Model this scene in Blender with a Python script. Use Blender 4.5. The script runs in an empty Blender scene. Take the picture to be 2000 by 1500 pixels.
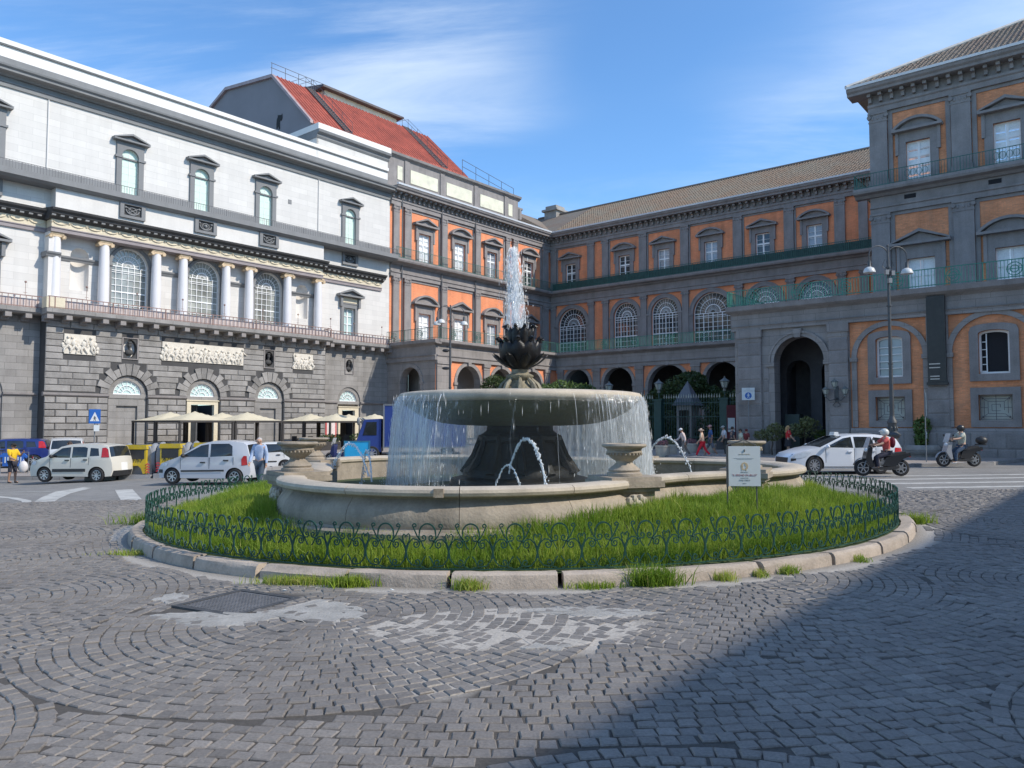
import bpy, bmesh, math, random
import numpy as np
from mathutils import Vector, Matrix
from mathutils.geometry import delaunay_2d_cdt

scene = bpy.context.scene
COL = scene.collection
R = math.radians
PI = math.pi
random.seed(7)

# ---------------------------------------------------------------- camera
cam_d = bpy.data.cameras.new('camera')
cam_d.sensor_width = 36.0
cam_d.lens = 27.0
cam_d.clip_start = 0.1
cam_d.clip_end = 3000.0
cam = bpy.data.objects.new('camera', cam_d)
cam.location = (0.0, 0.0, 2.0)
cam.rotation_euler = (R(90 + 3.013), 0, 0)
COL.objects.link(cam)
scene.camera = cam

# ---------------------------------------------------------------- sky and sun
SUN_EL = R(40.0)
SUN_DIR = Vector((0.943, -0.335, 0.0)).normalized()      # horizontal direction towards the sun
world = bpy.data.worlds.new('World')
scene.world = world
world.use_nodes = True
wn, wl = world.node_tree.nodes, world.node_tree.links
wn.clear()
w_out = wn.new('ShaderNodeOutputWorld')
w_bg = wn.new('ShaderNodeBackground')
w_sky = wn.new('ShaderNodeTexSky')
w_sky.sky_type = 'NISHITA'
w_sky.sun_disc = False
w_sky.sun_elevation = SUN_EL
w_sky.sun_rotation = math.atan2(SUN_DIR.x, SUN_DIR.y)
w_sky.altitude = 20
w_sky.air_density = 1.0
w_sky.dust_density = 0.25
w_sky.ozone_density = 3.5
w_bg.inputs['Strength'].default_value = 0.15
# thin cirrus: stretched noise on the view direction
w_tc = wn.new('ShaderNodeTexCoord')
w_sep = wn.new('ShaderNodeSeparateXYZ')
wl.new(w_tc.outputs['Generated'], w_sep.inputs[0])
w_zz = wn.new('ShaderNodeMath'); w_zz.operation = 'MAXIMUM'; w_zz.inputs[1].default_value = 0.0
wl.new(w_sep.outputs['Z'], w_zz.inputs[0])
w_za = wn.new('ShaderNodeMath'); w_za.operation = 'ADD'; w_za.inputs[1].default_value = 0.12
wl.new(w_zz.outputs[0], w_za.inputs[0])
w_dx = wn.new('ShaderNodeMath'); w_dx.operation = 'DIVIDE'
w_dy = wn.new('ShaderNodeMath'); w_dy.operation = 'DIVIDE'
wl.new(w_sep.outputs['X'], w_dx.inputs[0]); wl.new(w_za.outputs[0], w_dx.inputs[1])
wl.new(w_sep.outputs['Y'], w_dy.inputs[0]); wl.new(w_za.outputs[0], w_dy.inputs[1])
w_cmb = wn.new('ShaderNodeCombineXYZ')
wl.new(w_dx.outputs[0], w_cmb.inputs[0]); wl.new(w_dy.outputs[0], w_cmb.inputs[1])
def w_noise(scale, rot, sc, detail, rough, dist, loc=(0, 0, 0)):
    mp = wn.new('ShaderNodeMapping')
    mp.inputs['Rotation'].default_value = (0, 0, rot); mp.inputs['Location'].default_value = loc
    mp.inputs['Scale'].default_value = sc
    wl.new(w_cmb.outputs[0], mp.inputs[0])
    n = wn.new('ShaderNodeTexNoise')
    n.inputs['Scale'].default_value = scale
    n.inputs['Detail'].default_value = detail
    n.inputs['Roughness'].default_value = rough
    n.inputs['Distortion'].default_value = dist
    wl.new(mp.outputs[0], n.inputs['Vector'])
    return n
n_a = w_noise(1.0, 0.35, (0.5, 1.7, 1), 9, 0.62, 0.9, (2.3, 0.4, 0))
n_b = w_noise(0.55, 0.2, (1, 1, 1), 3, 0.5, 0.2, (5.2, 1.1, 0))
def w_ramp(n, a, b):
    r = wn.new('ShaderNodeMapRange')
    r.interpolation_type = 'SMOOTHSTEP'
    r.inputs['From Min'].default_value = a; r.inputs['From Max'].default_value = b
    wl.new(n.outputs['Fac'], r.inputs['Value'])
    return r
r_a = w_ramp(n_a, 0.40, 0.76)
r_b = w_ramp(n_b, 0.34, 0.58)
w_m = wn.new('ShaderNodeMath'); w_m.operation = 'MULTIPLY'
wl.new(r_a.outputs[0], w_m.inputs[0]); wl.new(r_b.outputs[0], w_m.inputs[1])
w_m2 = wn.new('ShaderNodeMath'); w_m2.operation = 'MULTIPLY'; w_m2.inputs[1].default_value = 0.64
wl.new(w_m.outputs[0], w_m2.inputs[0])
w_tint = wn.new('ShaderNodeMix'); w_tint.data_type = 'RGBA'; w_tint.blend_type = 'MULTIPLY'
w_tint.inputs['Factor'].default_value = 1.0
w_tint.inputs['B'].default_value = (0.64, 0.85, 0.98, 1)
wl.new(w_sky.outputs[0], w_tint.inputs['A'])
w_mix = wn.new('ShaderNodeMix'); w_mix.data_type = 'RGBA'
w_mix.inputs['B'].default_value = (4.0, 4.5, 5.0, 1)
wl.new(w_tint.outputs['Result'], w_mix.inputs['A'])
wl.new(w_m2.outputs[0], w_mix.inputs['Factor'])
wl.new(w_mix.outputs['Result'], w_bg.inputs['Color'])
wl.new(w_bg.outputs[0], w_out.inputs['Surface'])

sun_d = bpy.data.lights.new('sun', 'SUN')
sun_d.energy = 2.6
sun_d.angle = R(0.53)
sun_d.color = (1.0, 0.925, 0.81)
sun = bpy.data.objects.new('sun', sun_d)
sd = Vector((SUN_DIR.x * math.cos(SUN_EL), SUN_DIR.y * math.cos(SUN_EL), math.sin(SUN_EL)))
sun.rotation_euler = (-sd).to_track_quat('-Z', 'Y').to_euler()
sun.location = (40, -20, 60)
COL.objects.link(sun)

scene.view_settings.view_transform = 'Standard'
scene.view_settings.look = 'None'
scene.view_settings.exposure = 0.74
scene.view_settings.gamma = 1.0
scene.view_settings.use_curve_mapping = False
scene.cycles.max_bounces = 8
scene.cycles.transparent_max_bounces = 24
scene.cycles.use_denoising = True

# ---------------------------------------------------------------- ground height
def gz(x, y=0):
    xx = max(-20.0, min(45.0, x))
    t = min(10.0, max(0.0, -10.0 - x))
    return 0.012 * xx - 0.0022 * t * t

# ---------------------------------------------------------------- materials
MATS = {}
def srgb(r, g, b):
    f = lambda c: (c / 255 / 12.92) if c / 255 <= 0.04045 else ((c / 255 + 0.055) / 1.055) ** 2.4
    return (f(r), f(g), f(b))

class NT:
    """small node helper for one material"""
    def __init__(s, name):
        s.m = bpy.data.materials.new(name); s.m.use_nodes = True
        s.n, s.l = s.m.node_tree.nodes, s.m.node_tree.links
        s.p = s.n['Principled BSDF']; s.out = s.n['Material Output']
        s.tc = s.n.new('ShaderNodeTexCoord')
        s.geo = s.n.new('ShaderNodeNewGeometry')
    def noise(s, scale, detail=4, rough=.55, sc=None, dist=0, coord='Object'):
        n = s.n.new('ShaderNodeTexNoise')
        n.inputs['Scale'].default_value = scale; n.inputs['Detail'].default_value = detail
        n.inputs['Roughness'].default_value = rough; n.inputs['Distortion'].default_value = dist
        src = s.geo.outputs['Position'] if coord == 'World' else s.tc.outputs[coord]
        if sc:
            mp = s.n.new('ShaderNodeMapping'); mp.inputs['Scale'].default_value = sc
            s.l.new(src, mp.inputs[0]); src = mp.outputs[0]
        s.l.new(src, n.inputs['Vector'])
        return n.outputs['Fac']
    def rng(s, v, a, b, c=0., d=1., smooth=False):
        r = s.n.new('ShaderNodeMapRange')
        if smooth: r.interpolation_type = 'SMOOTHSTEP'
        for k, x in zip(('From Min', 'From Max', 'To Min', 'To Max'), (a, b, c, d)): r.inputs[k].default_value = x
        s.l.new(v, r.inputs['Value']); return r.outputs[0]
    def math(s, op, a, b=None):
        m = s.n.new('ShaderNodeMath'); m.operation = op
        for i, x in enumerate((a, b)):
            if x is None: continue
            if isinstance(x, (int, float)): m.inputs[i].default_value = x
            else: s.l.new(x, m.inputs[i])
        return m.outputs[0]
    def mix(s, fac, a, b, mode='MIX'):
        m = s.n.new('ShaderNodeMix'); m.data_type = 'RGBA'; m.blend_type = mode
        for k, x in (('Factor', fac), ('A', a), ('B', b)):
            if isinstance(x, (int, float)): m.inputs[k].default_value = x
            elif isinstance(x, tuple): m.inputs[k].default_value = (*x[:3], 1)
            else: s.l.new(x, m.inputs[k])
        return m.outputs['Result']
    def gray(s, v):
        c = s.n.new('ShaderNodeCombineColor')
        for i in range(3): s.l.new(v, c.inputs[i])
        return c.outputs[0]
    def bump(s, h, strength=.3, dist=.02):
        b = s.n.new('ShaderNodeBump'); b.inputs['Strength'].default_value = strength; b.inputs['Distance'].default_value = dist
        s.l.new(h, b.inputs['Height']); s.l.new(b.outputs[0], s.p.inputs['Normal'])
    def color(s, c):
        if isinstance(c, tuple): s.p.inputs['Base Color'].default_value = (*c[:3], 1)
        else: s.l.new(c, s.p.inputs['Base Color'])
    def set(s, **k):
        for a, v in k.items(): s.p.inputs[a.replace('_', ' ')].default_value = v

def M(name, col, rough=.75, var=.18, scale=1.5, fine=22., bump=.0, metal=0., coat=0., spec=.5, streak=0., dirt=None, dirt_amt=.0, coord='Object', rnd=0.):
    """plain surface: base colour broken up by coarse + fine noise, optional vertical streaks, bump"""
    if name in MATS: return MATS[name]
    t = NT(name)
    a = t.noise(scale, 5, .6, coord=coord); b = t.noise(fine, 3, .6, coord=coord)
    v = t.math('ADD', t.rng(a, .3, .7, -var, var), t.rng(b, .3, .7, -var * .6, var * .6))
    if streak:
        sk = t.noise(1.0, 4, .6, sc=(2.2, 2.2, .12), coord=coord)
        v = t.math('ADD', v, t.rng(sk, .35, .7, streak, -streak))
    if rnd:
        oi = t.n.new('ShaderNodeObjectInfo')
        v = t.math('ADD', v, t.rng(oi.outputs['Random'], 0, 1, -rnd, rnd))
    v = t.math('ADD', v, 1.0)
    c = t.mix(1.0, col, t.gray(v), 'MULTIPLY')
    if dirt:
        d = t.noise(scale * 1.7, 6, .65, coord=coord)
        c = t.mix(t.rng(d, .5, .75, 0, dirt_amt), c, dirt)
    t.color(c)
    t.set(Roughness=rough, Metallic=metal)
    t.p.inputs['Specular IOR Level'].default_value = spec
    t.p.inputs['Coat Weight'].default_value = coat
    if bump: t.bump(b, bump, .03)
    MATS[name] = t.m
    return t.m

def ashlar(name, col, bw, bh, mortar, joint=.012, var=.12, jitter=.12, rough=.85, bump=.3, streak=.06, dirt=None, dirt_amt=0, offset=.5):
    """flush masonry on far walls, in the facade's own x/z plane"""
    t = NT(name)
    sx = t.n.new('ShaderNodeSeparateXYZ'); t.l.new(t.tc.outputs['Object'], sx.inputs[0])
    cb = t.n.new('ShaderNodeCombineXYZ')
    t.l.new(t.math('ADD', sx.outputs[0], sx.outputs[1]), cb.inputs[0]); t.l.new(sx.outputs[2], cb.inputs[1])
    br = t.n.new('ShaderNodeTexBrick')
    br.offset = offset
    br.inputs['Scale'].default_value = 1; br.inputs['Brick Width'].default_value = bw; br.inputs['Row Height'].default_value = bh
    br.inputs['Mortar Size'].default_value = joint; br.inputs['Mortar Smooth'].default_value = .2
    br.inputs['Color1'].default_value = (1 - jitter,) * 3 + (1,); br.inputs['Color2'].default_value = (1 + jitter,) * 3 + (1,)
    br.inputs['Mortar'].default_value = (*[m / c for m, c in zip(mortar, col)], 1)
    t.l.new(cb.outputs[0], br.inputs['Vector'])
    a = t.noise(.7, 5, .6); b = t.noise(18, 3, .6); sk = t.noise(1, 4, .6, sc=(1.8, 1.8, .1))
    v = t.math('ADD', t.rng(a, .3, .7, -var, var), t.rng(b, .3, .7, -var * .5, var * .5))
    v = t.math('ADD', t.math('ADD', v, t.rng(sk, .35, .7, streak, -streak)), 1.0)
    c = t.mix(1.0, t.mix(1.0, br.outputs['Color'], col, 'MULTIPLY'), t.gray(v), 'MULTIPLY')
    if dirt:
        d = t.noise(1.1, 6, .65)
        c = t.mix(t.rng(d, .5, .72, 0, dirt_amt), c, dirt)
    t.color(c); t.set(Roughness=rough)
    t.bump(t.math('SUBTRACT', t.math('MULTIPLY', b, .3), br.outputs['Fac']), bump, .02)
    MATS[name] = t.m
    return t.m

def glassy(name, col, rough=.06, var=.5, scale=.35, metal=0.0, spec=.8):
    t = NT(name)
    a = t.noise(scale, 3, .5, coord='World')
    t.color(t.mix(1.0, col, t.gray(t.rng(a, .35, .65, 1 - var, 1 + var)), 'MULTIPLY'))
    t.set(Roughness=rough, Metallic=metal); t.p.inputs['Specular IOR Level'].default_value = spec
    MATS[name] = t.m
    return t.m

PIPERNO = (.275, .25, .235)
m_white = ashlar('white ashlar', (.66, .63, .59), 1.5, .42, (.56, .535, .50), .012, .04, .05, .85, .12, .035, (.56, .535, .50), .2)
m_whitep = M('white plaster', (.70, .665, .62), .85, .05, .6, 9, streak=.03)
m_cap = M('white sheet cap', (.74, .71, .67), .6, .03)
m_greyt = M('theatre grey trim', (.215, .215, .215), .8, .08, .8, 14, streak=.05)
m_dark = M('dark cornice stone', (.055, .054, .054), .8, .18, 1.2, 15, streak=.1)
m_cream = M('cream frieze', (.66, .58, .43), .85, .10, 1.5, 12, bump=.1)
m_pinkd = M('pinkish architrave', (.30, .26, .26), .85, .1)
m_col = M('white column', (.72, .70, .70), .6, .03, 1, 10)
m_capital = M('gilded capital', (.62, .47, .30), .7, .15, 5, 30)
m_rust = M('piperno block', (.265, .25, .235), .9, .22, 1.3, 16, bump=.35, streak=.08, rnd=.16, coord='World')
m_mortar = M('dark joint', (.07, .068, .068), .95, .15)
m_plain = ashlar('theatre piperno ashlar', (.27, .255, .24), 1.2, .40, (.16, .15, .14), .012, .16, .10, .9, .3, .10)
m_pal = ashlar('palace piperno ashlar', PIPERNO, 1.3, .55, (.17, .155, .145), .012, .16, .09, .88, .3, .10)
m_palt = M('palace piperno trim', (.255, .232, .222), .85, .16, 1.1, 16, bump=.2, streak=.10)
m_orange = ashlar('orange brick plaster', (.78, .275, .13), .27, .075, (.70, .28, .15), .006, .16, .08, .9, .15, .12, (.60, .30, .18), .5)
m_orange2 = ashlar('weathered brick', (.68, .27, .125), .27, .075, (.60, .29, .17), .008, .18, .14, .9, .2, .12, (.48, .26, .16), .5)
m_wframe = M('white window paint', (.86, .86, .85), .5, .05)
m_glass_d = glassy('dark window glass', (.045, .05, .055), .05)
m_glass_c = glassy('curtained window glass', (.33, .36, .40), .12, .3)
m_glass_g = M('pale green blind', (.66, .80, .68), .25, .05, .8, 9)
m_glass_w = glassy('loggia glass', (.33, .34, .31), .08, .45, .6)
m_glass_l = M('lunette glass', (.50, .64, .62), .25, .12, 3)
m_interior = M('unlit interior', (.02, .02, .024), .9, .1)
m_ggreen = M('green railing paint', (.035, .13, .105), .55, .25, 2)
m_ggreen2 = M('bright green railing paint', (.05, .22, .165), .55, .25, 2)
m_giron = M('grey railing iron', (.12, .12, .125), .6, .1)
m_riron = M('rusty railing iron', (.25, .155, .13), .7, .25)
m_relief = M('pale relief marble', (.66, .61, .53), .75, .12, 3, 25, bump=.2)
m_redroof = M('red metal roof', (.35, .08, .048), .6, .22, .6, 8, streak=.14, rnd=.0)
m_gable = M('grey render', (.23, .22, .235), .9, .06, .5)
m_black = M('black silhouette paint', (.012, .012, .013), .8, .1)
m_cream2 = M('pale yellow panel', (.72, .69, .54), .85, .08, 1, 9, dirt=(.3, .29, .26), dirt_amt=.35)
m_white_gut = M('white metal gutter', (.74, .76, .79), .4, .05)
m_stair = M('dark roof steel', (.07, .07, .075), .6, .15)
m_curtain = M('white curtain behind glass', (.80, .82, .82), .35, .12, 2, 14)
m_steel = M('galvanised steel', (.22, .23, .24), .5, .1, metal=.3)
def tile_roof(name, c1, c2, c3):
    t = NT(name)
    a = t.noise(7, 3, .7); b = t.noise(.35, 4, .6); oi = t.noise(26, 2, .5)
    c = t.mix(t.rng(a, .35, .65), c1, c2)
    c = t.mix(t.rng(b, .4, .62), c, c3)
    t.color(t.mix(1.0, c, t.gray(t.rng(oi, .3, .7, .7, 1.25)), 'MULTIPLY')); t.set(Roughness=.9)
    t.bump(a, .3, .04); MATS[name] = t.m
    return t.m
m_tiles = tile_roof('aged roof tile', (.25, .17, .12), (.165, .135, .105), (.20, .175, .14))
m_tiles2 = tile_roof('dark aged roof tile', (.22, .16, .13), (.13, .115, .10), (.18, .155, .13))

# ---------------------------------------------------------------- mesh builder
class MB:
    def __init__(s): s.v = []; s.f = []; s.m = []
    def add(s, vs, fs, mat=0):
        k = len(s.v); s.v.extend(vs); s.f.extend([tuple(i + k for i in f) for f in fs]); s.m.extend([mat] * len(fs)); return s
    def box(s, x0, x1, y0, y1, z0, z1, mat=0):
        return s.add([(x0,y0,z0),(x1,y0,z0),(x1,y1,z0),(x0,y1,z0),(x0,y0,z1),(x1,y0,z1),(x1,y1,z1),(x0,y1,z1)],
            [(0,3,2,1),(4,5,6,7),(0,1,5,4),(1,2,6,5),(2,3,7,6),(3,0,4,7)], mat)
    def prism(s, poly, y0, y1, mat=0):
        """polygon in x/z (counter-clockwise seen from +y towards -y is irrelevant: normals are recalculated), extruded y0..y1"""
        n = len(poly)
        a = sum(poly[i][0] * poly[(i + 1) % n][1] - poly[(i + 1) % n][0] * poly[i][1] for i in range(n))
        if a < 0: poly = poly[::-1]
        vs = [(x, y1, z) for x, z in poly] + [(x, y0, z) for x, z in poly]
        fs = [tuple(range(n))[::-1], tuple(range(n, 2 * n))] + [(i, (i + 1) % n, n + (i + 1) % n, n + i) for i in range(n)]
        return s.add(vs, fs, mat)
    def ring(s, inner, outer, y0, y1, mat=0, closed=False):
        n = len(inner); vs = []
        for (a, b), (c, d) in zip(inner, outer): vs += [(a, y0, b), (c, y0, d), (c, y1, d), (a, y1, b)]
        fs = []
        for i in range(n if closed else n - 1):
            j = (i + 1) % n; A, B = 4 * i, 4 * j
            for q in range(4):
                r = (q + 1) % 4; fs.append((A + q, B + q, B + r, A + r))
        if not closed: fs += [(0, 1, 2, 3), (4 * n - 1, 4 * n - 2, 4 * n - 3, 4 * n - 4)]
        return s.add(vs, fs, mat)
    def tube(s, pts, r, n=6, mat=0, cap=True):
        pts = [Vector(p) for p in pts]; m = len(pts)
        rr = r if isinstance(r, (list, tuple)) else [r] * m
        up = Vector((0, 0, 1)); vs = []; pa = None
        for i, p in enumerate(pts):
            d = (pts[min(i + 1, m - 1)] - pts[max(i - 1, 0)])
            if d.length < 1e-9: d = Vector((0, 0, 1))
            d.normalize()
            a = pa if pa is not None else (up if abs(d.z) < .95 else Vector((1, 0, 0)))
            a = a - d * a.dot(d)
            if a.length < 1e-6: a = d.orthogonal()
            a.normalize(); pa = a; b = d.cross(a)
            for k in range(n):
                t = 2 * PI * (k + .5) / n
                vs.append(tuple(p + a * (rr[i] * math.cos(t)) + b * (rr[i] * math.sin(t))))
        fs = [(i * n + k, i * n + (k + 1) % n, (i + 1) * n + (k + 1) % n, (i + 1) * n + k) for i in range(m - 1) for k in range(n)]
        if cap: fs += [tuple(range(n))[::-1], tuple(range((m - 1) * n, m * n))]
        return s.add(vs, fs, mat)
    def lathe(s, prof, seg=24, c=(0, 0, 0), mat=0, a0=0., a1=2 * PI, rfun=None):
        full = abs(a1 - a0 - 2 * PI) < 1e-6; m = len(prof); cols = seg if full else seg + 1; vs = []
        for k in range(cols):
            t = a0 + (a1 - a0) * k / seg
            for r, z in prof:
                q = r * (rfun(t, z) if rfun else 1)
                vs.append((c[0] + q * math.cos(t), c[1] + q * math.sin(t), c[2] + z))
        fs = [(k * m + i, ((k + 1) % cols) * m + i, ((k + 1) % cols) * m + i + 1, k * m + i + 1) for k in range(seg) for i in range(m - 1)]
        return s.add(vs, fs, mat)
    def ball(s, c, r, seg=8, rings=6, mat=0, sc=(1, 1, 1)):
        vs = [(c[0], c[1], c[2] - r * sc[2])]
        for i in range(1, rings):
            p = -PI / 2 + PI * i / rings
            for k in range(seg):
                t = 2 * PI * k / seg
                vs.append((c[0] + r * sc[0] * math.cos(p) * math.cos(t), c[1] + r * sc[1] * math.cos(p) * math.sin(t), c[2] + r * sc[2] * math.sin(p)))
        vs.append((c[0], c[1], c[2] + r * sc[2])); e = len(vs) - 1
        fs = [(0, 1 + (k + 1) % seg, 1 + k) for k in range(seg)]
        for i in range(rings - 2):
            fs += [(1 + i * seg + k, 1 + i * seg + (k + 1) % seg, 1 + (i + 1) * seg + (k + 1) % seg, 1 + (i + 1) * seg + k) for k in range(seg)]
        fs += [(e, 1 + (rings - 2) * seg + k, 1 + (rings - 2) * seg + (k + 1) % seg) for k in range(seg)]
        return s.add(vs, fs, mat)
    def wall(s, x0, x1, z0, z1, holes, y=0., depth=.35, mat=0, rmat=None):
        """flat wall in x/z at y with holes (polygons) and reveals going back by depth"""
        co = [(x0, z0), (x1, z0), (x1, z1), (x0, z1)]; ed = [(0, 1), (1, 2), (2, 3), (3, 0)]
        for h in holes:
            k = len(co); co += list(h); ed += [(k + i, k + (i + 1) % len(h)) for i in range(len(h))]
        r = delaunay_2d_cdt([Vector(c) for c in co], ed, [], 0, 1e-4)
        vs, fs = r[0], r[2]; keep = []
        for f in fs:
            c = sum((vs[i] for i in f), Vector((0, 0))) / len(f)
            if not any(inside(c, h) for h in holes):
                a = vs[f[0]]; b = vs[f[1]]; d = vs[f[2]]
                keep.append(tuple(f) if (b - a).cross(d - a) < 0 else tuple(f)[::-1])
        s.add([(v.x, y, v.y) for v in vs], keep, mat)
        for h in holes:
            n = len(h)
            s.add([(a, y, b) for a, b in h] + [(a, y - depth, b) for a, b in h], [(i, (i + 1) % n, n + (i + 1) % n, n + i) for i in range(n)], mat if rmat is None else rmat)
        return s
    def moulding(s, x0, x1, prof, mat=0):
        """profile of (y, z) swept along x, closed, end-capped"""
        n = len(prof)
        vs = [(x0, y, z) for y, z in prof] + [(x1, y, z) for y, z in prof]
        return s.add(vs, [(i, (i + 1) % n, n + (i + 1) % n, n + i) for i in range(n)] + [tuple(range(n))[::-1], tuple(range(n, 2 * n))], mat)
    def data(s, name, mats, flip=False, smooth=False, recalc=True):
        me = bpy.data.meshes.new(name)
        v = [(-x, y, z) for x, y, z in s.v] if flip else s.v
        me.from_pydata(v, [], s.f)
        for m in (mats if isinstance(mats, (list, tuple)) else [mats]): me.materials.append(m)
        me.polygons.foreach_set('material_index', s.m)
        if recalc:
            bm = bmesh.new(); bm.from_mesh(me); bmesh.ops.recalc_face_normals(bm, faces=bm.faces); bm.to_mesh(me); bm.free()
        if smooth:
            me.polygons.foreach_set('use_smooth', [True] * len(me.polygons))
            me.set_sharp_from_angle(angle=R(smooth if smooth is not True else 40))
        me.update()
        return me
    def build(s, name, mats, parent=None, loc=(0, 0, 0), rz=0, flip=False, smooth=False, recalc=True):
        return put(name, s.data(name, mats, flip, smooth, recalc), parent, loc, rz)

def put(name, me, parent=None, loc=(0, 0, 0), rz=0):
    o = bpy.data.objects.new(name, me); COL.objects.link(o)
    o.location = loc; o.rotation_euler = (0, 0, rz); o.parent = parent
    return o
def inside(p, poly):
    x, y = p[0], p[1]; r = False; n = len(poly); j = n - 1
    for i in range(n):
        a, b = poly[i]; c, d = poly[j]
        if (b > y) != (d > y) and x < (c - a) * (y - b) / (d - b) + a: r = not r
        j = i
    return r
def tag(o, label=None, cat=None, group=None, kind=None):
    if label: o['label'] = label
    if cat: o['category'] = cat
    if group: o['group'] = group
    if kind: o['kind'] = kind
    return o
def thing(name, label, cat, loc=(0, 0, 0), rz=0, group=None):
    o = bpy.data.objects.new(name, None); COL.objects.link(o)
    o.empty_display_size = .3; o.location = loc; o.rotation_euler = (0, 0, rz)
    return tag(o, label, cat, group)
KIDS = {}
def copy_tree(o, parent=None, loc=None, rz=None):
    def rec(a, p):
        c = a.copy(); COL.objects.link(c); c.parent = p
        for ch in a.children: rec(ch, c)
        return c
    c = rec(o, parent)
    if loc is not None: c.location = loc
    if rz is not None: c.rotation_euler = (0, 0, rz)
    return c
def arch(cx, hw, z0, zs, n=16, rise=None):
    """outline of a round- (or segment-) headed opening, bottom left round to bottom right"""
    rise = hw if rise is None else rise
    return [(cx - hw, z0)] + [(cx - hw * math.cos(PI * i / n), zs + rise * math.sin(PI * i / n)) for i in range(n + 1)] + [(cx + hw, z0)]
def rect(x0, x1, z0, z1): return [(x0, z0), (x0, z1), (x1, z1), (x1, z0)]
def circ(cx, cz, rx, rz, n=20): return [(cx + rx * math.cos(2 * PI * i / n), cz + rz * math.sin(2 * PI * i / n)) for i in range(n)]

# facade frames: x runs along the wall, y out of it, z up
U1 = Vector((0.63689, 0.77096, 0)); NL = Vector((0.77096, -0.63689, 0))
CORNER = Vector((4.278, 85.0, 0.0))
ROT_L = math.atan2(-U1.y, -U1.x)
ROT_R = math.atan2(-NL.y, -NL.x)
def Lw(s, off, z=0): return CORNER - U1 * s + NL * off + Vector((0, 0, z))
def Rw(s, off, z=0): return CORNER + NL * s - U1 * off + Vector((0, 0, z))

# ---------------------------------------------------------------- shared window kit (centred on x = 0, wall face at y = 0)
def pediment(mb, kind, hw, z0, h, y=.42, t=.13, mat=0):
    mb.box(-hw, hw, 0, y, z0 - t, z0, mat)
    if kind == 'tri':
        inn = [(-hw, z0), (0, z0 + h - t * 1.1), (hw, z0)]
        out = [(-hw - .02, z0 + .05), (0, z0 + h), (hw + .02, z0 + .05)]
        inn = [(-hw + .02, z0 - .01), (0, z0 + h - t * 1.25), (hw - .02, z0 - .01)]
        mb.ring(inn, out, 0, y - .002, mat)
        mb.prism([(-hw + .25, z0 - .005), (hw - .25, z0 - .005), (0, z0 + h - t * 1.3)], 0, y * .45, mat)
    else:
        n = 10; Rr = (hw * hw + h * h) / (2 * h); a = math.asin(min(1, hw / Rr))
        arc = [(Rr * math.sin(-a + 2 * a * i / n), z0 + h - Rr + Rr * math.cos(-a + 2 * a * i / n)) for i in range(n + 1)]
        inn = [(x * .97, z - t * 1.05) for x, z in arc]
        mb.ring(inn, arc, 0, y - .002, mat)
        mb.prism([(x * .9, max(z0 - .006, z - t * 1.1)) for x, z in arc], 0, y * .45, mat)
def sash_bars(mb, x0, x1, z0, z1, cols, rows, y, t=.055, fr=.08, mid=None, mat=0):
    mb.box(x0, x0 + fr, y - .05, y, z0, z1, mat); mb.box(x1 - fr, x1, y - .05, y, z0, z1, mat)
    mb.box(x0 + fr, x1 - fr, y - .05, y, z0, z0 + fr, mat); mb.box(x0 + fr, x1 - fr, y - .05, y, z1 - fr, z1, mat)
    for i in range(1, cols):
        x = x0 + (x1 - x0) * i / cols; w = t if i * 2 != cols else fr * .8
        mb.box(x - w, x + w, y - .045, y - .004, z0 + fr, z1 - fr, mat)
    for j in range(1, rows):
        z = z0 + (z1 - z0) * j / rows
        mb.box(x0 + fr, x1 - fr, y - .04, y - .008, z - t * .5, z + t * .5, mat)
    if mid: mb.box(x0 + fr, x1 - fr, y - .047, y + .004, mid - fr * .8, mid + fr * .8, mat)
def fan_bars(mb, hw, z0, zs, y, arcs=(.45, .75), spokes=9, cols=5, rows=6, t=.03, fr=.07, mat=0):
    """white iron glazing of an arched window: outer frame, fan head, gridded lower part"""
    o = arch(0, hw, z0, zs, 20); i_ = arch(0, hw - fr, z0, zs, 20)
    mb.ring(i_, o, y - .05, y, mat)
    mb.box(-hw + fr, hw - fr, y - .05, y, zs - fr, zs, mat); mb.box(-hw + fr, hw - fr, y - .05, y, zs - .32, zs - .32 + fr * .8, mat)
    for a in arcs:
        r = hw * a; w = t * (1.6 if a == arcs[0] else 1)
        o = [(-(r + w) * math.cos(PI * k / 16), zs + (r + w) * math.sin(PI * k / 16)) for k in range(17)]
        i_ = [(-(r - w) * math.cos(PI * k / 16), zs + (r - w) * math.sin(PI * k / 16)) for k in range(17)]
        mb.ring(i_, o, y - .045, y - .004, mat)
    for k in range(1, spokes + 1):
        a = PI * k / (spokes + 1); r0 = hw * .12; r1 = hw - fr
        mb.tube([(r0 * math.cos(a), y - .02, zs + r0 * math.sin(a)), (r1 * math.cos(a), y - .02, zs + r1 * math.sin(a))], t * .75, 4, mat)
    for k in range(1, cols):
        x = -hw + 2 * hw * k / cols
        w = t * (1.7 if cols == 8 and k % 2 == 0 else .8)
        mb.box(x - w, x + w, y - .045, y - .006, z0, zs - fr, mat)
    for k in range(1, rows):
        z = z0 + (zs - z0) * k / rows; w = t * (1.8 if k == rows // 2 else .8)
        mb.box(-hw + fr, hw - fr, y - .04, y - .01, z - w, z + w, mat)
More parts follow.
